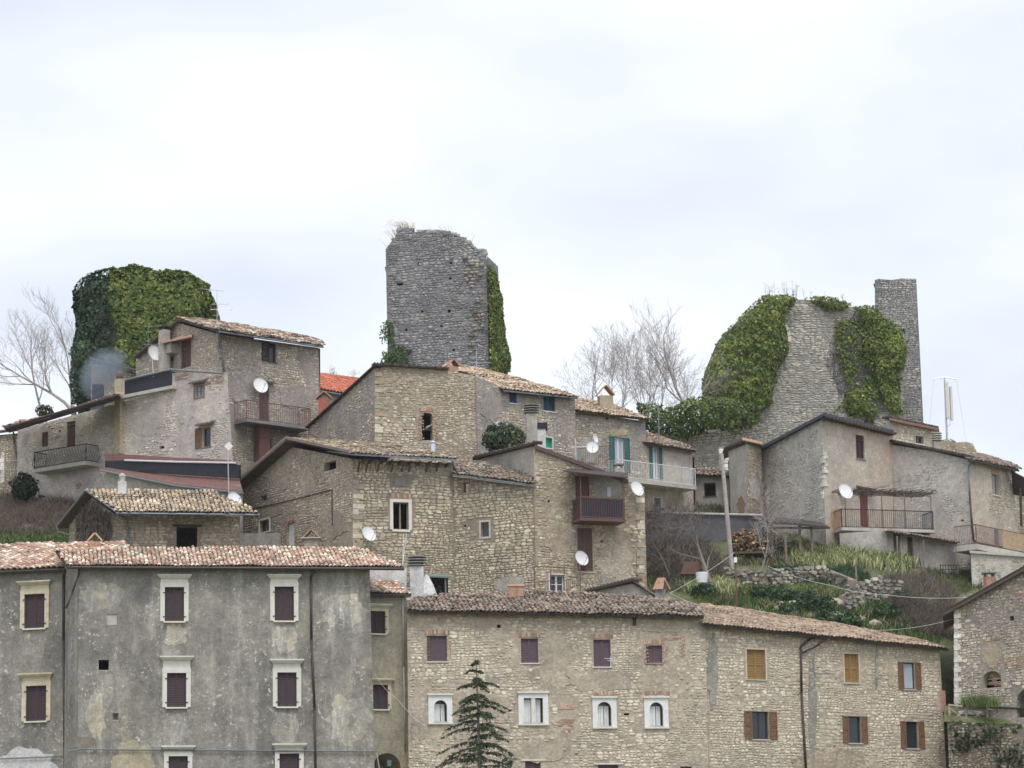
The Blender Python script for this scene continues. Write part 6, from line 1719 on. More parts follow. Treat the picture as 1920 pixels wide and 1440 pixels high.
# right balcony with reed screen
rb, (u0, u1, zs) = balcony(r2, q1, 1832, 1960, 1032, 1.4, 1.05, M_CONC, M_RUST, .3, 0, .1, .012)
mb = MB(); ua = q1.hit(1880, 1000, 1.4)[0]
for i in range(70):
    u = ua + (u1 - ua) * i / 70; mb.boxp(q1, u + .004, u + (u1 - ua) / 70 - .004, zs + .06, zs + 1.02, 1.37, 1.385 + .008 * (i % 3))
mb.build('reed_screen', plain('reed', C(160, 140, 116), .9, 0, .3, 6), rb)
mb = MB(); uu = q1.hit(1872, 1000, 1.4)[0]; mb.boxp(q1, uu - .25, uu + .12, zs + .02, zs + 1.0, 1.3, 1.33); mb.build('screen_board', M_CONCD, rb)
uw, uwf = house('terrace_wall', 'rendered terrace wall with stone coping at the right edge, under the reed balcony', 'wall', [
    dict(A=(1820, 169.2), B=(1990, 171.5), ry=1050, mat=PL_COLD, top=[(1820, 1036), (1990, 1048)], vis=1120, stone=dict(ST_MIX, thr=.05))], zg(1880, 170, 2), depth=2.5, seed=53)
mb = MB(); z_ = uwf[0]['pl']; mb.prism([z_.at(1818, 1032, .15), z_.at(1990, 1044, .15), z_.at(1990, 1044, -2), z_.at(1818, 1032, -2)], Vector((0, 0, -.14))); mb.build('coping', M_CONC, uw)
rc = P(1915, 905, 173.4); can = thing('porch_canopy', 'brown timber canopy on a dark post at the right edge', 'canopy', P(1916, 985, 173.4))
mb = MB(); mb.prism([P(1896, 882, 174.8), P(1960, 915, 172), P(1960, 935, 173.6), P(1899, 924, 175.4)], Vector((0, 0, -.1))); mb.build('canopy_roof', M_DWOOD, can)
mb = MB(); mb.tube(P(1915, 986, 173.4), P(1913, 915, 173.4), .07, .07, 6); mb.build('post', M_DWOOD, can)
rs, rsf = house('far_stone_wall', 'bit of rough stone wall seen behind the dark post, right edge', 'wall', [
    dict(A=(1900, 178), B=(1990, 178), ry=950, mat=PL_MORTAR_T, top=[(1900, 936), (1990, 940)], vis=1000, stone=ST_MIX)], zg(1930, 178, 2), depth=1, seed=54)

# ------------------------------------------------------------------ satellite dishes
def on(pl, px, py, n): return pl.at(px, py, n)
def dish_on(pl, px, py, out, dia, label, aim=(.45, -1, .35), foot=None):
    c = pl.at(px, py, out); f = foot if foot is not None else pl.at(px, py + 4, 0.0)
    return dish(px, py, c.y, dia, label, aim, anchor=f)
dish_on(ug, 290, 661, .9, .9, 'white dish on a black pole beside the chimney of the upper left house', (.9, -1, .25), foot=pap.at(288, 706, -.5))
dish_on(up_, 489, 722, .5, .95, 'white dish by the door above the rusty balcony', (.55, -1, .4))
dish(440, 936, 157.5, .85, 'white dish on the pole at the small house roof end', (.7, -1, .45), anchor=P(430, 960, 157.6))
dish_on(mp, 692, 1000, .55, .85, 'white dish on the wall corner below the white-framed window', (.75, -1, .5), foot=mp.at(681, 1012, .02))
dish(1111, 838, 164, .68, 'round white dish, lower of the pair at the end of the brown verge', (0, -1, .25), anchor=P(1098, 868, 164.3))
dish(1117, 822, 164.2, .5, 'thin white dish seen nearly edge-on above the round one', (1.6, -1, .3), anchor=P(1100, 850, 164.4))
dish_on(b1, 1195, 915, .5, .85, 'white dish near the corner right of the brown balcony', (.75, -1, .4))
dish_on(b1, 1091, 1046, .4, .82, 'white dish over the foot of the tall brown window', (.6, -1, .4))
dish_on(h1, 1586, 920, 2.3, .92, 'white dish beside the pergola on the beige house', (.55, -1, .4))

# ------------------------------------------------------------------ aerials and masts
aerial(ug.at(407, 640, .15), 2.9, 'tall aerial mast at the corner of the upper left house', [(.985, 200, 1.3, 5, .12), (.72, 20, .9, 3, .5), (.62, 10, 1.2, 2, .55), (.5, 200, .3, 2, .2)], 'television aerials')
aerial(P(278, 668, 176), 1.9, 'thin aerial before the ivy, left of the chimney', [(.9, 5, .9, 4, .2), (.35, 15, .8, 5, .14)], 'television aerials', mat=M_PIPEG)
aerial(P(1236, 832, 176.5), 2.3, 'grey aerial with wide cross bars over the low green-shuttered house', [(.6, 170, 1.3, 3, .1), (.42, 30, .8, 3, .25)], 'television aerials', r=.035, mat=M_PIPEG)
aerial(P(894, 700, 168.3), 1.3, 'thin aerial against the foot of the ruined tower', [(.45, 25, 1.2, 3, .12)], 'television aerials', r=.014)
aerial(P(1080, 862, 163.2), 1.1, 'aerial pole on the brown verge beside the dishes', [(.6, 10, .9, 4, .2), (.3, 190, .6, 2, .3)], 'television aerials', r=.03)
aerial(P(1195, 1104, 154.1), 1.9, 'thin dark rod standing at the lean-to shed below the dishes', [(.3, 0, .3, 1, .05)], 'television aerials', r=.014, mat=M_IRON)
aerial(P(1145, 1250, 143.2), .45, 'small white clothes-peg aerial at the sill of the third purple window', [(.6, 10, .5, 5, .14), (.8, 190, .4, 4, .12)], 'television aerials', r=.014, mat=M_WHITE)
pa_b = P(430, 962, 157.7); pan = thing('panel_antenna', 'white diamond panel antenna on a thin grey pole before the pale house', 'antenna', pa_b)
mb = MB(); pt = P(427, 842, 157.7); mb.tube(pa_b, pt, .025, .022, 6); mb.build('pole', M_ALU, pan)
mb = MB(); c_ = P(429, 837, 157.6); mb.prism([c_ + Vector((0, 0, .23)), c_ + Vector((.22, 0, 0)), c_ - Vector((0, 0, .23)), c_ - Vector((.22, 0, 0))], (0, -.06, 0)); mb.build('panel', M_WHITE, pan)
Y = 183.4; bp_ = P(1776, 828, Y); mast = thing('phone_mast', 'phone mast with two tall grey panel antennas and guy wires on the ridge', 'mast', bp_)
mb = MB(); mb.tube(bp_ - Vector((0, 0, .6)), P(1771, 709, Y), .07, .05, 8); mb.build('pole', M_ALU, mast)
def mpanel(x0, y0, x1, y1, dy):
    a, b = P(x0, y0, Y - .15 + dy), P(x1, y1, Y - .15 + dy); m_ = MB()
    m_.box((a + b) / 2, (abs(b.x - a.x) / 2, .03, 0), (-.02, .09, 0), (0, 0, abs(b.z - a.z) / 2)); m_.build('antenna_panel', plain('antenna_grey', C(196, 192, 186), .6, 0, .06, 3), mast)
mpanel(1771, 717, 1780, 784, 0); mpanel(1780, 725, 1787, 788, .05)
mb = MB(); mb.path([P(1751, 711, Y), P(1771, 707, Y), P(1793, 711, Y)], .03, 5); mb.build('cross_arm', M_ALU, mast)
mb = MB(); mb.path([P(1751, 711, Y), P(1743, 792, Y)], .01, 4); mb.path([P(1793, 711, Y), P(1811, 826, Y)], .01, 4); mb.path([P(1780, 784, Y), P(1782, 796, Y - .1), P(1776, 800, Y)], .02, 5); mb.build('guy_wire', M_ALU, mast)

# ------------------------------------------------------------------ trees
GT = 'bare trees behind the houses'
for i, (x, Y, h, sp, lab) in enumerate([
    (1106, 186, 5.2, .62, 'leftmost bare tree behind the green-shuttered house'), (1142, 187, 5.4, .6, 'second bare tree from the left in the row behind the houses, beside the chimney'),
    (1172, 189, 6.0, .5, 'bare tree right of the roof chimney, thickly twigged'), (1196, 191, 5.5, .55, 'bare tree just left of the tall aerial'),
    (1234, 190, 6.4, .45, 'tall straight bare tree directly above the aerial'), (1262, 193, 5.6, .55, 'bare tree between the aerial and the leaning trunk'), (1216, 194, 5.6, .6, 'bare tree filling the gap behind the aerial')]):
    b = P(x, 830, Y); bare_tree(x, 830, Y, h * 1.32, lab, 40 + i, sp, trunks=2 if i % 2 else 1, levels=4, group=GT, base=(b.x, b.y, b.z), r0=.06, twig=.0095)
b = P(1318, 800, 191); bare_tree(0, 0, 0, 9.2, 'leaning bare tree with ivied trunk against the big ivy mass', 51, .5, 1, 4, lean=(-.35, 0), group=GT, base=b, r0=.13, twig=.0095)
b = P(136, 770, 190); bare_tree(0, 0, 0, 9.0, 'bare tree leaning left out of the ivy tower foot', 60, .55, 1, 4, lean=(-.75, 0), group=GT, base=b, r0=.12, twig=.0095, up=.2)
b = P(92, 800, 192); bare_tree(0, 0, 0, 8.4, 'bare tree at the far left, behind the pale house roof', 61, .6, 1, 4, lean=(-.4, 0), group=GT, base=b, r0=.1, twig=.0095, up=.15)
b = P(136, 790, 193); bare_tree(0, 0, 0, 9.5, 'upright bare tree beside the left edge of the ivy tower', 62, .5, 1, 4, lean=(-.2, 0), group=GT, base=b, r0=.09, twig=.0095)
for q, (x, y, Y) in enumerate([(618, 706, 196), (640, 712, 197)]):
    b = P(x, y, Y); bare_tree(0, 0, 0, 1.1, ['low twiggy bush behind the left of the orange roof', 'low twiggy bush behind the middle of the orange roof'][q], 70 + q, .8, 2, 2, base=b, name='bare_bush', r0=.02)
# garden tree and stakes
GD = 'bare trees in the hillside garden'
b = P(1336, 1085, 160); bare_tree(0, 0, 0, 6.2, 'spreading bare fruit tree before the woodpile', 80, .85, 1, 4, group=GD, base=(b.x, b.y, ground_z(b.x, b.y)), r0=.15, mat=M_BARKG, twig=.013)
b = P(1262, 1080, 162); bare_tree(0, 0, 0, 5.4, 'thin bare tree before the dark retaining wall', 81, .75, 2, 4, group=GD, base=(b.x, b.y, ground_z(b.x, b.y)), r0=.06, mat=M_BARKG, twig=.012)
b = P(1425, 1060, 163); bare_tree(0, 0, 0, 5.6, 'young bare tree before the grey gable, right of the woodpile', 82, .6, 1, 4, group=GD, base=(b.x, b.y, ground_z(b.x, b.y)), r0=.05, mat=M_BARK, twig=.012)
b = P(1235, 1050, 165); bare_tree(0, 0, 0, 4.2, 'brushy bare sapling at the corner of the balcony house', 83, .7, 3, 4, group=GD, base=(b.x, b.y, ground_z(b.x, b.y)), r0=.04, mat=M_BARKD, twig=.012)

def cedar(px, ytip, Y, zbot, label, seed, spread):
    r = random.Random(seed); tip = P(px, ytip, Y); base = Vector((tip.x + .15, tip.y, zbot)); H = tip.z - zbot
    root = thing('cedar_tree', label, 'tree', base)
    tr = MB(); k = 14
    for i in range(k): tr.tube(base.lerp(tip, i / k), base.lerp(tip, (i + 1) / k), .16 * (1 - i / k) + .012, .16 * (1 - (i + 1) / k) + .012, 7, False)
    tr.build('trunk', plain('cedar_bark', C(112, 104, 100), .95, 0, .25, 5), root)
    br, nd = MB(), MB(); pal = [C(58, 74, 54), C(46, 62, 50), C(72, 88, 56), C(38, 52, 46), C(82, 96, 58)]
    t = .05; a = 0
    while t < min(H, 9.0):
        for q in range(r.choice((2, 3, 3))):
            a += 2.4 + r.gauss(0, .4)
            L = (0.22 + spread * t ** .78 * .5) * r.uniform(.65, 1.12)
            d = Vector((math.cos(a), math.sin(a), 0)); p = tip - Vector((0, 0, t + r.uniform(-.12, .12))); p = Vector((base.lerp(tip, (p.z - zbot) / H).x, base.y, p.z))
            segs = 7; pts = [p]
            for i in range(segs):
                s = (i + 1) / segs; pts.append(p + d * (L * s) + Vector((0, 0, L * (.16 * s - .42 * s * s) + r.gauss(0, .015))))
            for i, (u, v) in enumerate(zip(pts, pts[1:])):
                br.tube(u, v, .03 * (1 - i / segs) * min(1, L) + .006, .03 * (1 - (i + 1) / segs) * min(1, L) + .006, 4, False)
                side = d.cross(Vector((0, 0, 1)))
                for _ in range(4):
                    w_ = u.lerp(v, r.random()); sl_ = r.choice((-1, 1)) * r.uniform(.1, .32) * min(1.2, L) * (1.1 - i / segs * .6)
                    e = w_ + side * sl_ + d * abs(sl_) * .7 + Vector((0, 0, -abs(sl_) * r.uniform(.2, .6)))
                    n_ = max(3, int((e - w_).length / .035))
                    for j in range(n_):
                        c_ = w_.lerp(e, (j + .5) / n_); nd.col = jit(r.choice(pal), r, .18)
                        for _k in range(2):
                            dv = (d * r.gauss(.4, .5) + side * r.gauss(0, .8) + Vector((0, 0, r.gauss(-.35, .5)))).normalized() * r.uniform(.06, .13); ov = dv.cross(Vector((r.gauss(0, 1), r.gauss(0, 1), r.gauss(0, 1)))).normalized() * .016
                            nd.add([c_ - ov, c_ + ov, c_ + dv + ov * .4, c_ + dv - ov * .4], [(0, 1, 2, 3)])
        t += r.uniform(.2, .4)
    br.build('branches', M_BARKD, root); nd.build('needles', M_LEAF, root, colour=True)
    return root
x_ = P(893, 1240, 137); cedar(893, 1238, 137, ground_z(x_.x, x_.y) - .2, 'drooping dark green cedar standing before the row house', 5, 1.3)
x_ = P(950, 1432, 134); cedar(952, 1426, 134, ground_z(x_.x, x_.y) - .2, 'tip of a second cedar at the bottom edge, right of the first', 6, 1.5)

OLIVE = [C(74, 88, 62), C(58, 74, 54), C(92, 104, 72), C(48, 62, 48)]
c_ = P(940, 822, 164.5); shrub(c_, .95, .8, .85, 'green shrub in front of the big house beside the tall chimney', OLIVE, 1500, .2, 91)
c_ = P(968, 826, 164); shrub(c_, .55, .5, .7, 'looser pale green shrub right beside the tall chimney', [C(100, 110, 78), C(80, 92, 64), C(120, 124, 96)], 600, .18, 92)
c_ = P(46, 912, 172.5); shrub(c_, .75, .7, .75, 'dark evergreen shrub at the corner of the pale house, left', [C(54, 68, 48), C(42, 54, 42)], 900, .2, 93)
c_ = P(84, 772, 184); shrub(c_, .5, .5, .4, 'low dark bush on the left roof line', [C(60, 66, 46), C(74, 78, 54)], 400, .16, 94)

# ------------------------------------------------------------------ hillside garden: terrace walls, rocks, weeds, fence, woodpile
def gpt(px, py, Ys=150, Ye=185):
    """where the ray through a pixel meets the hillside"""
    Y = Ys
    while Y < Ye:
        p = P(px, py, Y)
        if p.z <= ground_z(p.x, p.y): return p
        Y += .15
    return P(px, py, Ye)
def terrace(name, label, pts, h, seed, pal=PAL_MIX):
    """dry stone retaining wall along ground points"""
    r = random.Random(seed); root = thing(name, label, 'wall', pts[0])
    core = MB()
    for a, b in zip(pts, pts[1:]):
        d = (b - a); L = Vector((d.x, d.y, 0)).length; u = Vector((d.x, d.y, 0)).normalized(); n = Vector((u.y, -u.x, 0))
        core.box8([a + n * .0 - Vector((0, 0, .8)), b - Vector((0, 0, .8)), b + Vector((0, 0, h * .85)), a + Vector((0, 0, h * .85)), a - n * .6 - Vector((0, 0, .8)), b - n * .6 - Vector((0, 0, .8)), b - n * .6 + Vector((0, 0, h * .85)), a - n * .6 + Vector((0, 0, h * .85))])
        k = 0; z = -.1
        while z < h:
            hh = r.uniform(.12, .26); x = -r.uniform(0, .3)
            while x < L:
                w_ = r.uniform(.18, .5)
                if r.random() > .06:
                    c_ = a + u * (x + w_ / 2) + Vector((0, 0, d.z * (x + w_ / 2) / L + z + hh / 2))
                    st = bpy.data.objects.new('stone', STONE_ME[r.randrange(14)]); st.location = c_ - ORIGIN[root.name] + n * .01
                    st.rotation_euler = (r.gauss(0, .06), r.gauss(0, .12), math.atan2(u.y, u.x) + r.gauss(0, .1)); st.scale = (w_, r.uniform(.06, .16), hh)
                    q = r.gauss(1, .15); st.color = (*[v * q for v in r.choice(pal)], 1); COL.objects.link(st); st.parent = root
                x += w_ + .02
            z += hh
    core.build('core', PL_MORTAR_D, root)
    return root
PALT = [C(150, 146, 134), C(132, 128, 118), C(166, 160, 146), C(118, 114, 108)]
def gline(pp, lift=0): return [gpt(x, y) + Vector((0, 0, lift)) for x, y in pp]
terrace('terrace_wall', 'upper dry stone terrace wall of the garden below the weeds', gline([(1445, 1098), (1500, 1094), (1545, 1092), (1590, 1110)]), .75, 1, PALT)
terrace('terrace_wall', 'lower broken dry stone terrace wall right of the garden rocks', gline([(1590, 1150), (1615, 1140), (1650, 1128), (1690, 1130)]), 1.1, 2, PALT)
terrace('terrace_wall', 'short dry stone terrace wall under the woodpile shelf', gline([(1366, 1092), (1400, 1098), (1440, 1100)]), .8, 3, PALT)
def rock(px, py, s, seed, label):
    p = gpt(px, py); r = random.Random(seed); mb = MB()
    bm = bmesh.new(); bmesh.ops.create_icosphere(bm, subdivisions=2, radius=1)
    vs = []
    for v in bm.verts:
        q = v.co.copy(); k = 1 + .35 * noise.noise(q * 1.4 + Vector((seed * 5, 0, 0))) + .15 * noise.noise(q * 4 + Vector((seed, 2, 0)))
        vs.append(p + Vector((q.x * s[0] * k, q.y * s[1] * k, q.z * s[2] * k)))
    fs = [tuple(v.index for v in f.verts) for f in bm.faces]; bm.free()
    mb.add(vs, fs); o = mb.build('rock', plain('lichen_rock', C(158, 150, 134), .95, 0, .4, 2.5), loc=p); tag(o, label, 'rock', 'outcrops of rock on the slope')
rks = [(1476, 1144, .62), (1492, 1168, .4), (1520, 1158, .3), (1568, 1160, .4), (1572, 1135, .5), (1598, 1125, .55), (1540, 1150, .3), (1560, 1185, .3), (1610, 1165, .4), (1660, 1150, .35), (1640, 1172, .35), (1470, 1118, .35)]
RO = ['first', 'second', 'third', 'fourth', 'fifth', 'sixth', 'seventh', 'eighth', 'ninth', 'tenth', 'eleventh', 'twelfth']
for i, (x, y, s) in enumerate(sorted(rks)): rock(x, y, (s * 1.1, s * .8, s * .8), i, RO[i] + ' from the left of the pale lichened rocks on the garden slope')
ORD = ['first', 'second', 'third', 'fourth', 'fifth', 'sixth', 'seventh', 'eighth', 'ninth', 'tenth', 'eleventh', 'twelfth']
# weeds and grass
def weeds(name, label, poly, count, h, pal, seed, wd=.025, kind='stuff', lean=.3, thin=None):
    r = random.Random(seed); mb = MB(); xs = [p[0] for p in poly]; ys = [p[1] for p in poly]; n_ = 0; tries = 0
    while n_ < count and tries < count * 6:
        tries += 1; x, y = r.uniform(min(xs), max(xs)), r.uniform(min(ys), max(ys))
        if not inpoly(x, y, poly): continue
        if thin is not None and noise.noise(Vector((x * .03, y * .05, seed))) < thin: continue
        p = gpt(x, y) + Vector((0, 0, -.03)); q = r.choice(pal)
        for _ in range(4):
            mb.col = jit(q, r, .2)
            d = Vector((r.gauss(0, lean), r.gauss(0, lean), 1)).normalized(); L = h * r.uniform(.4, 1.2); s = d.cross(Vector((r.gauss(0, 1), r.gauss(0, 1), 0))).normalized() * wd
            o_ = Vector((r.gauss(0, .12), r.gauss(0, .12), 0)); bend = Vector((r.gauss(0, .15), r.gauss(0, .15), 0)) * L
            mb.add([p + o_ - s, p + o_ + s, p + o_ + d * L * .6 + s * .8, p + o_ + d * L * .6 - s * .8, p + o_ + d * L + bend], [(0, 1, 2, 3), (3, 2, 4)])
        n_ += 1
    o = mb.build(name, M_LEAF, colour=True, loc=gpt(*poly[0])); return tag(o, label, 'grass', None, kind)
GRASS = [C(82, 104, 56), C(70, 92, 52), C(98, 114, 62), C(60, 80, 48), C(118, 124, 76)]
BUSHG = [C(58, 80, 52), C(48, 68, 46), C(70, 92, 56)]
PALE = [C(176, 176, 132), C(160, 162, 116), C(192, 190, 152), C(140, 146, 96)]
DRY = [C(112, 98, 92), C(96, 84, 80), C(128, 112, 100), C(84, 74, 70)]
weeds('grass', 'green grass over the garden slope', [(1270, 1100), (1330, 1092), (1440, 1104), (1600, 1096), (1690, 1080), (1720, 1180), (1760, 1204), (1500, 1180), (1330, 1140)], 5200, .34, GRASS, 1)
weeds('weeds', 'tall pale flowering weeds on the upper terrace', [(1480, 1040), (1530, 1034), (1600, 1030), (1680, 1040), (1720, 1062), (1700, 1074), (1600, 1066), (1500, 1070)], 1900, .62, PALE + GRASS[:2], 2, .03)
weeds('dry_scrub', 'brown dry scrub on the right of the garden slope', [(1650, 1090), (1730, 1080), (1790, 1110), (1790, 1200), (1740, 1196), (1680, 1150)], 1700, .8, DRY + [C(120, 112, 100), C(92, 94, 72)], 3, .011, lean=.8, thin=-.25)
weeds('dry_scrub', 'brown dry scrub on the bank left of the small house', [(-10, 920), (60, 925), (135, 940), (150, 960), (125, 1000), (60, 1006), (-10, 1004)], 3000, .6, DRY + [C(126, 112, 102), C(104, 100, 78)], 4, .012, lean=.9, thin=-.3)
weeds('bank_grass', 'mossy grass at the foot of the left bank', [(-10, 992), (60, 998), (140, 990), (135, 1016), (-10, 1016)], 800, .25, GRASS, 5)
weeds('dark_grass', 'dark grass below the upper terrace fence', [(1446, 1066), (1560, 1072), (1590, 1064), (1640, 1090), (1590, 1100), (1450, 1092)], 1300, .4, BUSHG, 6)
weeds('garden_litter', 'dry stems and undergrowth below the bare fruit tree', [(1215, 1000), (1330, 1020), (1370, 1080), (1320, 1100), (1250, 1100), (1215, 1080)], 1500, .6, DRY + BUSHG[:1], 7, .014, lean=.6)
weeds('yard_weeds', 'ragged weeds and dry stalks around the woodpile and shelter', [(1385, 1004), (1560, 1008), (1575, 1036), (1480, 1060), (1385, 1062)], 1500, .4, GRASS + DRY + PALE[:1], 8, .02, lean=.45)
weeds('low_litter', 'dry weeds on the strip above the dark retaining wall', [(1262, 930), (1380, 935), (1420, 962), (1262, 962)], 700, .3, DRY + GRASS[:2], 9, .02, lean=.5)
weeds('pale_flowers', 'pale flowering weeds at the left foot of the garden slope', [(1272, 1092), (1330, 1088), (1385, 1100), (1370, 1118), (1290, 1112)], 700, .45, PALE + GRASS[:1], 10, .03)
weeds('slope_litter', 'dry stalks mixed into the grass of the garden slope', [(1290, 1110), (1440, 1106), (1600, 1110), (1700, 1130), (1740, 1196), (1560, 1180), (1380, 1150)], 1500, .45, DRY + PALE[:2], 11, .014, lean=.6, thin=.05)
weeds('corner_weeds', 'weeds beside the clay chimney below the balcony house', [(1212, 1080), (1270, 1086), (1290, 1108), (1215, 1114)], 500, .35, GRASS + DRY, 12, .02)
weeds('gate_weeds', 'rough grass below the iron grille at the foot of the grey house', [(1740, 1066), (1830, 1066), (1850, 1100), (1790, 1120), (1740, 1100)], 700, .35, GRASS + DRY[:2], 13, .02)
bsh = [(1540, 1150, .85, .6), (1512, 1138, .8, .55), (1590, 1178, .7, .5), (1556, 1176, .8, .55), (1462, 1128, .8, .5), (1432, 1122, .7, .45), (1320, 1118, .7, .4), (1660, 1160, .75, .5), (1688, 1130, .5, .4), (1478, 1150, .6, .4)]
for i, (x, y, s, z) in enumerate(sorted(bsh)):
    p = gpt(x, y); shrub(p + Vector((0, 0, z * .6)), s, s * .8, z, ORD[i] + ' from the left of the dark green bramble bushes on the garden slope', BUSHG, 700, .15, 200 + i, 'bramble_bush', 'bush', 'bramble bushes on the garden slope')
for i, (x, y, h_) in enumerate([(1650, 1120, 1.6), (1700, 1150, 1.8), (1735, 1180, 1.9), (1760, 1150, 2.0), (1720, 1110, 1.5)]):
    p = gpt(x, y); bare_tree(0, 0, 0, h_, ORD[i] + ' of the bare twiggy bushes in the brown thicket, right of the garden', 400 + i, .9, 4, 3, base=p, name='bare_bush', r0=.025, twig=.008, mat=M_BARKD, group='bare bushes in the brown thicket')
# fence stakes on the upper terrace
st = [(1524, 1052, 1084), (1607, 1058, 1102), (1636, 1060, 1098), (1668, 1055, 1092), (1475, 1000, 1062)]
labs = ['leftmost grey stake of the terrace fence, among the pale weeds', 'thick grey stake left of the middle of the terrace fence', 'short grey stake in the middle of the terrace fence', 'rightmost leaning grey stake of the terrace fence', 'long leaning stake right of the woodpile']
for i, (x, y0, y1) in enumerate(st):
    p = gpt(x, y1); t = P(x - 3, y0, p.y); mb = MB(); mb.tube(p - Vector((0, 0, .3)), t, .07, .055, 7); tag(mb.build('fence_stake', M_WOOD, loc=p), labs[i], 'fence stake', 'stakes of the terrace fence')
net = [gpt(x, y) for x, y in ((1446, 1080), (1524, 1086), (1607, 1102), (1668, 1092))]
mb = MB(); 
for a, b in zip(net, net[1:]):
    for j in range(5): mb.tube(a + Vector((0, 0, .15 + .18 * j)), b + Vector((0, 0, .15 + .18 * j)), .006, .006, 3, False)
tag(mb.build('wire_fence', M_SHUTG, loc=net[0]), 'sagging green wire strung between the terrace stakes', 'fence')
# woodpile under a shelter
wq = gpt(1400, 1048); Yw = wq.y
root = thing('woodpile', 'heap of split firewood stacked on a shelf behind the bare tree', 'woodpile', P(1405, 1036, Yw))
r = random.Random(9)
for i in range(190):
    x, y = r.uniform(1366, 1438), r.uniform(992, 1034)
    if y < 1034 - 42 * (1 - abs((x - 1398) / 40) ** 2.2): continue
    a = P(x, y, Yw + r.uniform(-.2, .3)); mb = MB(); mb.col = jit(r.choice([C(120, 94, 74), C(150, 112, 80), C(96, 78, 68), C(170, 140, 110), C(84, 70, 64)]), r, .2)
    mb.tube(a, a + Vector((r.gauss(.05, .12), -.35, r.gauss(0, .04))), r.uniform(.04, .08), r.uniform(.04, .08), 6); mb.build('log', M_BRICK, root, colour=True)
mb = MB(); mb.box(P(1405, 1038, Yw), (1.05, 0, 0), (0, .5, 0), (0, 0, .06))
for x in (1368, 1438):
    mb.tube(P(x, 1038, Yw), P(x, 1100, Yw), .1, .1, 7)
mb.build('shelf', M_RAFTER, root)
mb = MB(); mb.boxp(Pl((1366, Yw + .6), (1440, Yw + .6), 1040), 0, 2.0, P(1400, 1100, Yw).z, P(1400, 1040, Yw).z, -.3, 0); mb.build('block_wall', PL_CEMENT, root)
sh_ = thing('open_shelter', 'dark corrugated shelter roof on poles beside the grey gable', 'shelter', gpt(1490, 1040))
Ys_ = 169.5; mb = MB(); roof_p = [P(1410, 973, Ys_ - 2), P(1444, 975, Ys_ - 3), P(1556, 988, Ys_ - 2.5), P(1540, 979, Ys_ + .6), P(1430, 966, Ys_)]
mb.prism(roof_p, (0, 0, -.12)); mb.build('canopy_roof', M_DWOOD, sh_)
mb = MB()
for x, y0, y1 in ((1499, 984, 1036), (1446, 976, 1060), (1521, 984, 1018), (1440, 974, 1080)): 
    p = P(x, y0, Ys_ - 2.2); mb = MB(); mb.tube(p, Vector((p.x, p.y, ground_z(p.x, p.y) - .3)), .07, .07, 6); mb.build('post', M_WOOD, sh_)
mb = MB(); mb.path([P(1420, 990, Ys_ - 1.5), P(1550, 990, Ys_ - 1.5)], .06, 5); mb.path([P(1425, 980, Ys_), P(1545, 984, Ys_)], .06, 5); mb.build('beam', M_CONC, sh_)
# poles
def pole(px, y0, y1, Y, r0, label, mat, lean=0, name='timber_pole', cat='pole'):
    t = P(px, y0, Y); z = ground_z(t.x + lean, t.y); b = Vector((t.x + lean, t.y, z - .2)); mb = MB()
    n_ = 6
    for i in range(n_):
        q0, q1 = b.lerp(t, i / n_), b.lerp(t, (i + 1) / n_); mb.tube(q0, q1, r0 * (1 - .25 * i / n_), r0 * (1 - .25 * (i + 1) / n_), 8)
    return tag(mb.build(name, mat, loc=b), label, cat)
pole(1353, 850, 1010, 165.5, .13, 'tall pale timber pole rising behind the bare garden tree', M_BARK, .35)
pole(1379, 1046, 1142, 157, .045, 'thin brown pole with a white box on top, low in the garden', M_RUST)
c_ = P(1379, 1050, 156.9); mb = MB(); mb.box(c_, (.08, 0, 0), (0, .06, 0), (0, 0, .13)); tag(mb.build('meter_box', M_WHITE, loc=c_), 'small white box on the thin brown garden pole', 'box')
c_ = P(1316, 1080, 159); tb = thing('water_tank', 'white plastic tub standing below the bare fruit tree', 'tub', c_ - Vector((0, 0, .35)))
mb = MB(); mb.lathe(c_ - Vector((0, 0, .35)), (0, 0, 1), [(0, .0), (0, .26), (.5, .32), (.52, .3), (.05, .24), (.05, 0)], 14); mb.build('tub', M_WHITE, tb)
c_ = P(1296, 1066, 161); mb = MB(); mb.box(c_, (.45, .1, 0), (0, .25, 0), (.1, 0, .32)); tag(mb.build('rusty_sheet', M_RUST, loc=c_ - Vector((0, 0, .3))), 'rust-red sheet metal box left of the white tub', 'box')
# retaining bank and rustic fence, lower right corner
bk = Pl((1775, 149.2), (1990, 147.5), 1380)
bank, bkf = house('rock_bank', 'mossy rubble bank under the rustic fence, lower right corner', 'wall', [
    dict(A=(1776, 149.4), B=(1990, 147.6), ry=1380, mat=PL_MORTAR_D, top=[(1776, 1352), (1850, 1356), (1990, 1362)], vis=1460, stone=dict(ST_MIX, thr=-.1, proud=.06))], zg(1850, 148, 4), depth=3, seed=60)
bkp = bkf[0]['pl']
ivy_on_plane('bramble_curtain', 'dark brambles hanging over the rubble bank, lower right', bkp, [[(1780, 1352), (1860, 1358), (1925, 1352), (1925, 1440), (1880, 1440), (1860, 1400), (1830, 1392), (1810, 1420), (1786, 1400)]], .5, 80, .2, [C(70, 82, 56), C(56, 66, 48), C(96, 92, 74), C(44, 54, 42)], 14, .4, edge=.5, thin=-.15, cat='bush')
M_FENCE = plain('silvered_pole', C(150, 140, 126), .9, 0, .3, 5)
fe = thing('rustic_fence', 'rustic pole fence with crossed braces on the bank, lower right', 'fence', bkp.at(1850, 1354, -.5))
for x in (1781, 1813, 1852, 1886, 1912):
    p = bkp.at(x, 1354, -.5); mb = MB(); mb.tube(p - Vector((0, 0, .3)), p + Vector((0, 0, .85)), .06, .055, 6); mb.build('post', M_FENCE, fe)
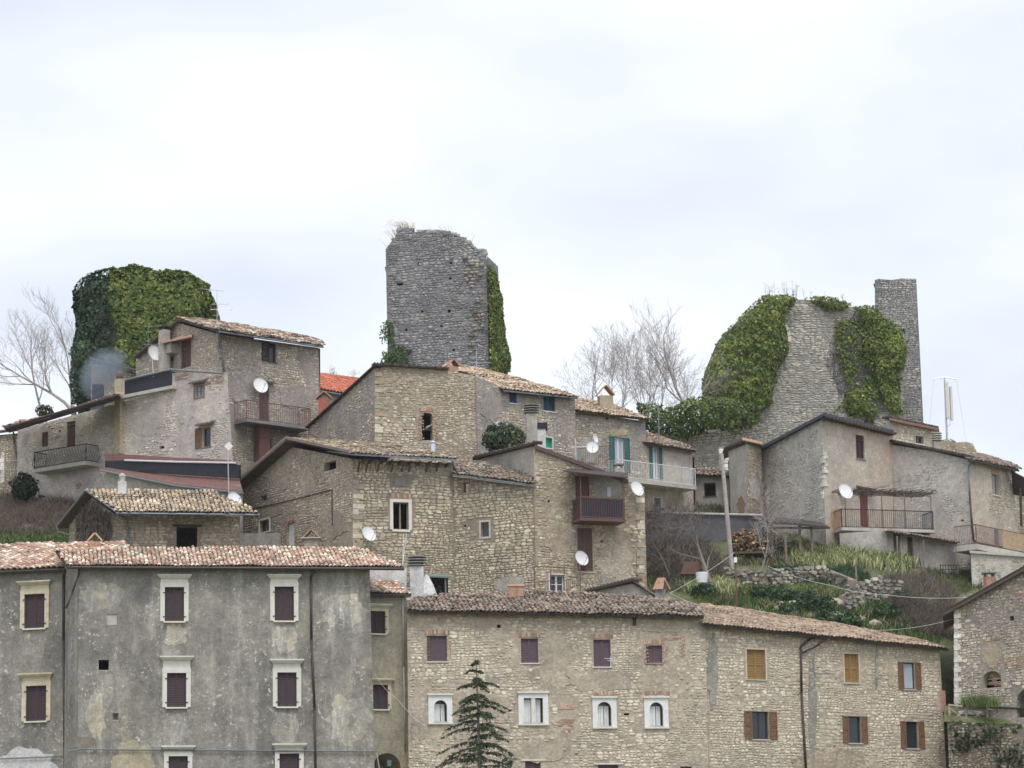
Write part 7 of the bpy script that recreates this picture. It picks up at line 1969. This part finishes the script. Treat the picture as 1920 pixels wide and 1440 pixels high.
mb = MB(); mb.path([bkp.at(1778, 1322, -.5), bkp.at(1850, 1330, -.5), bkp.at(1916, 1338, -.5)], .05, 5); mb.build('rail', M_FENCE, fe)
xs = (1781, 1813, 1852, 1886, 1912)
for a, b in zip(xs, xs[1:]):
    mb = MB(); mb.tube(bkp.at(a, 1328, -.5), bkp.at(b, 1353, -.5), .03, .03, 5); mb.tube(bkp.at(a, 1352, -.5), bkp.at(b, 1332, -.5), .04, .04, 5); mb.build('brace', M_FENCE, fe)
mb = MB(); mb.prism([bkp.at(1797, 1333, -.7), bkp.at(1822, 1330, -.7), bkp.at(1846, 1335, -.7), bkp.at(1845, 1347, -.7), bkp.at(1800, 1345, -.7)], (0, .04, 0)); tag(mb.build('white_sheet', M_WHITE, loc=bkp.at(1820, 1346, -.7)), 'white plastic sheet hung behind the rustic fence', 'sheet')
r = random.Random(31); mb = MB()
for i in range(1800):
    x = r.gauss(1838, 16) if i % 2 else r.uniform(1785, 1920); p = bkp.at(x, 1330, -2.6) if i % 2 else bkp.at(x, 1354, -.9)
    if i % 2: p = gpl.at(min(max(x, 1806), 1872), 1326, .25 + r.random() * .5)
    mb.col = jit(r.choice(GRASS), r, .2); d = Vector((r.gauss(0, .3), r.gauss(0, .2), 1)); L = r.uniform(.15, .55) * (1.2 if i % 2 else .6); s = Vector((.02, 0, 0))
    mb.add([p - s, p + s, p + d * L], [(0, 1, 2)])
tag(mb.build('fence_grass', M_LEAF, colour=True, loc=bkp.at(1838, 1330, -1)), 'grass tufts on the bank around the rustic fence', 'grass', None, 'stuff')
bt = MB(); q = [bkp.at(1770, 1353, .1), bkp.at(1990, 1362, .1), gpl.at(1990, 1330, .1), gpl.at(1800, 1322, .1), gpl.at(1770, 1322, .1)]
bt.poly(q); o = bt.build('bank_path', gm); o['kind'] = 'structure'
mb = MB(); c_ = P(1768, 1315, 151.5); mb.box(c_, (.12, 0, 0), (0, .1, 0), (0, 0, .5)); tag(mb.build('pink_post', M_TERRA, loc=c_ - Vector((0, 0, .5))), 'short reddish post at the corner of the shuttered house', 'post')

cb = P(1160, 884, 162.5); kc = thing('terrace_chimney', 'small pale chimney with flat cap before the green-shuttered balcony', 'chimney', cb - Vector((0, 0, .8)))
chimney(kc, cb - Vector((0, 0, .8)), .42, .4, .95, PL_CEMENT, .1, 'flat', M_CONCD, name='stack')
cb = P(968, 1112, 147.5); kf = thing('flue_box', 'low terracotta flue box on the ridge of the row house roof', 'chimney', cb - Vector((0, 0, .5)))
mb = MB(); mb.box(cb - Vector((0, 0, .1)), (.34, .05, 0), (0, .25, 0), (0, 0, .4)); mb.build('box', M_TERRA, kf)
mb = MB(); mb.box(cb + Vector((0, 0, .33)), (.4, .05, 0), (0, .3, 0), (0, 0, .03)); mb.build('cap', plain('tan_clay', C(196, 166, 136), .9, 0, .2, 5), kf)
gs = thing('yard_shelter', 'flat green-edged yard shelter on a thin post behind the white chimney', 'shelter', P(815, 1118, 152))
mb = MB(); mb.prism([P(780, 1078, 151), P(848, 1081, 151), P(848, 1078, 154.5), P(780, 1075, 154.5)], (0, 0, -.08)); mb.build('canopy_roof', plain('green_sheet', C(96, 112, 100), .7, 0, .2, 4), gs)
mb = MB(); mb.tube(P(835, 1081, 151.2), P(836, 1122, 151.2), .04, .04, 6); mb.build('post', M_PIPEG, gs)
mb = MB(); pz = Pl((782, 154), (840, 154), 1100); mb.boxp(pz, 0, 1.5, P(800, 1125, 154).z, P(800, 1079, 154).z, -.1, 0); mb.build('dark_interior', M_TAR, gs)  # black board paints the shade inside the shelter
c_ = P(815, 1108, 152.6); shrub(c_, .35, .3, .4, 'reddish potted plant under the flat yard shelter', [C(120, 84, 70), C(96, 76, 60), C(74, 84, 58)], 220, .12, 301, 'potted_plant', 'plant')
# ------------------------------------------------------------------ cables
cable([P(1256, 1112, 152), P(1377, 1036, 158)], 'white cable rising from the clay chimney to the garden', .008, .1)
cable([P(1256, 1112, 152), P(1310, 1134, 149)], 'white cable running down from the clay chimney to the roof', .008, .05)
cable([P(1440, 1062, 160), P(1560, 1098, 158), P(1660, 1115, 156), P(1812, 1120, 154)], 'long green and white cable over the garden slope', .01, .1)
cable([P(1630, 1182, 149), P(1790, 1160, 151)], 'white cable from the shuttered roof to the right gable', .008, .15)
cable([npl.at(701, 1262, .3), npl.at(745, 1310, .5), rpl.at(800, 1362, .3)], 'pale cable slung across the narrow house', .009, .15)
cable([npl.at(706, 1412, .2), npl.at(712, 1450, .3)], 'bundle of white cables at the street arch', .02, -.1)
cable([rpl.at(905, 1266, .15), rpl.at(960, 1258, .12), rpl.at(1015, 1250, .1)], 'thin white washing line on the row house wall', .009, .03)
cable([up_.at(470, 826, .6), P(560, 806, 168)], 'dark wire below the rusty balcony', .009, .05, M_IRON)
cable([P(755, 1060, 147), P(757, 1000, 157)], 'white cable down the stone wall beside the striped chimney', .011, 0)
cable([gp.at(1107, 744, .2), gp.at(1106, 700, -8)], 'thin cable rising to the bare trees', .009, 0)

# ------------------------------------------------------------------ smoke
sm_, nt, bs, out = new_mat('blue_smoke'); nt.nodes.remove(bs)
pv = nt.nodes.new('ShaderNodeVolumePrincipled'); pv.inputs['Color'].default_value = (.72, .84, .98, 1); pv.inputs['Anisotropy'].default_value = 0.2
pos = position(nt); nn = noise_node(nt, pos, .8, 4, .6)
tc = nt.nodes.new('ShaderNodeTexCoord'); ln = nt.nodes.new('ShaderNodeVectorMath'); ln.operation = 'LENGTH'; nt.links.new(tc.outputs['Object'], ln.inputs[0])
fall = ramp(nt, ln.outputs['Value'], .15, .95, (1, 1, 1, 1), (0, 0, 0, 1))
den = mix(nt, 1.0, ramp(nt, nn, .3, .75), fall, 'MULTIPLY'); sc_ = nt.nodes.new('ShaderNodeMath'); sc_.operation = 'MULTIPLY'; sc_.inputs[1].default_value = 3.2; nt.links.new(den, sc_.inputs[0]); den = sc_.outputs[0]
nt.links.new(den, pv.inputs['Density']); nt.links.new(pv.outputs[0], out.inputs['Volume'])
bm = bmesh.new(); bmesh.ops.create_icosphere(bm, subdivisions=3, radius=1); me = bpy.data.meshes.new('smoke'); bm.to_mesh(me); bm.free(); me.materials.append(sm_)
so = bpy.data.objects.new('smoke', me); so.location = P(196, 702, 177.6); so.scale = (1.5, 1.0, 1.9); so.rotation_euler = (0, .5, 0); COL.objects.link(so)
tag(so, 'thin blue smoke drifting up from the stove chimney', 'smoke', None, 'stuff')

# ------------------------------------------------------------------ thin pale haze added round the whole place to lift the dark tones
hm, nt, bs, out = new_mat('added_haze'); nt.nodes.remove(bs)
pv = nt.nodes.new('ShaderNodeVolumePrincipled'); pv.inputs['Color'].default_value = (.93, .96, 1, 1); pv.inputs['Density'].default_value = HAZE
nt.links.new(pv.outputs[0], out.inputs['Volume'])
mb = MB(); mb.box((0, 1700, 26), (2450, 0, 0), (0, 2350, 0), (0, 0, 28)); hz_ = mb.build('haze', hm); tag(hz_, 'thin pale haze filling the air of the valley', 'haze', None, 'stuff')
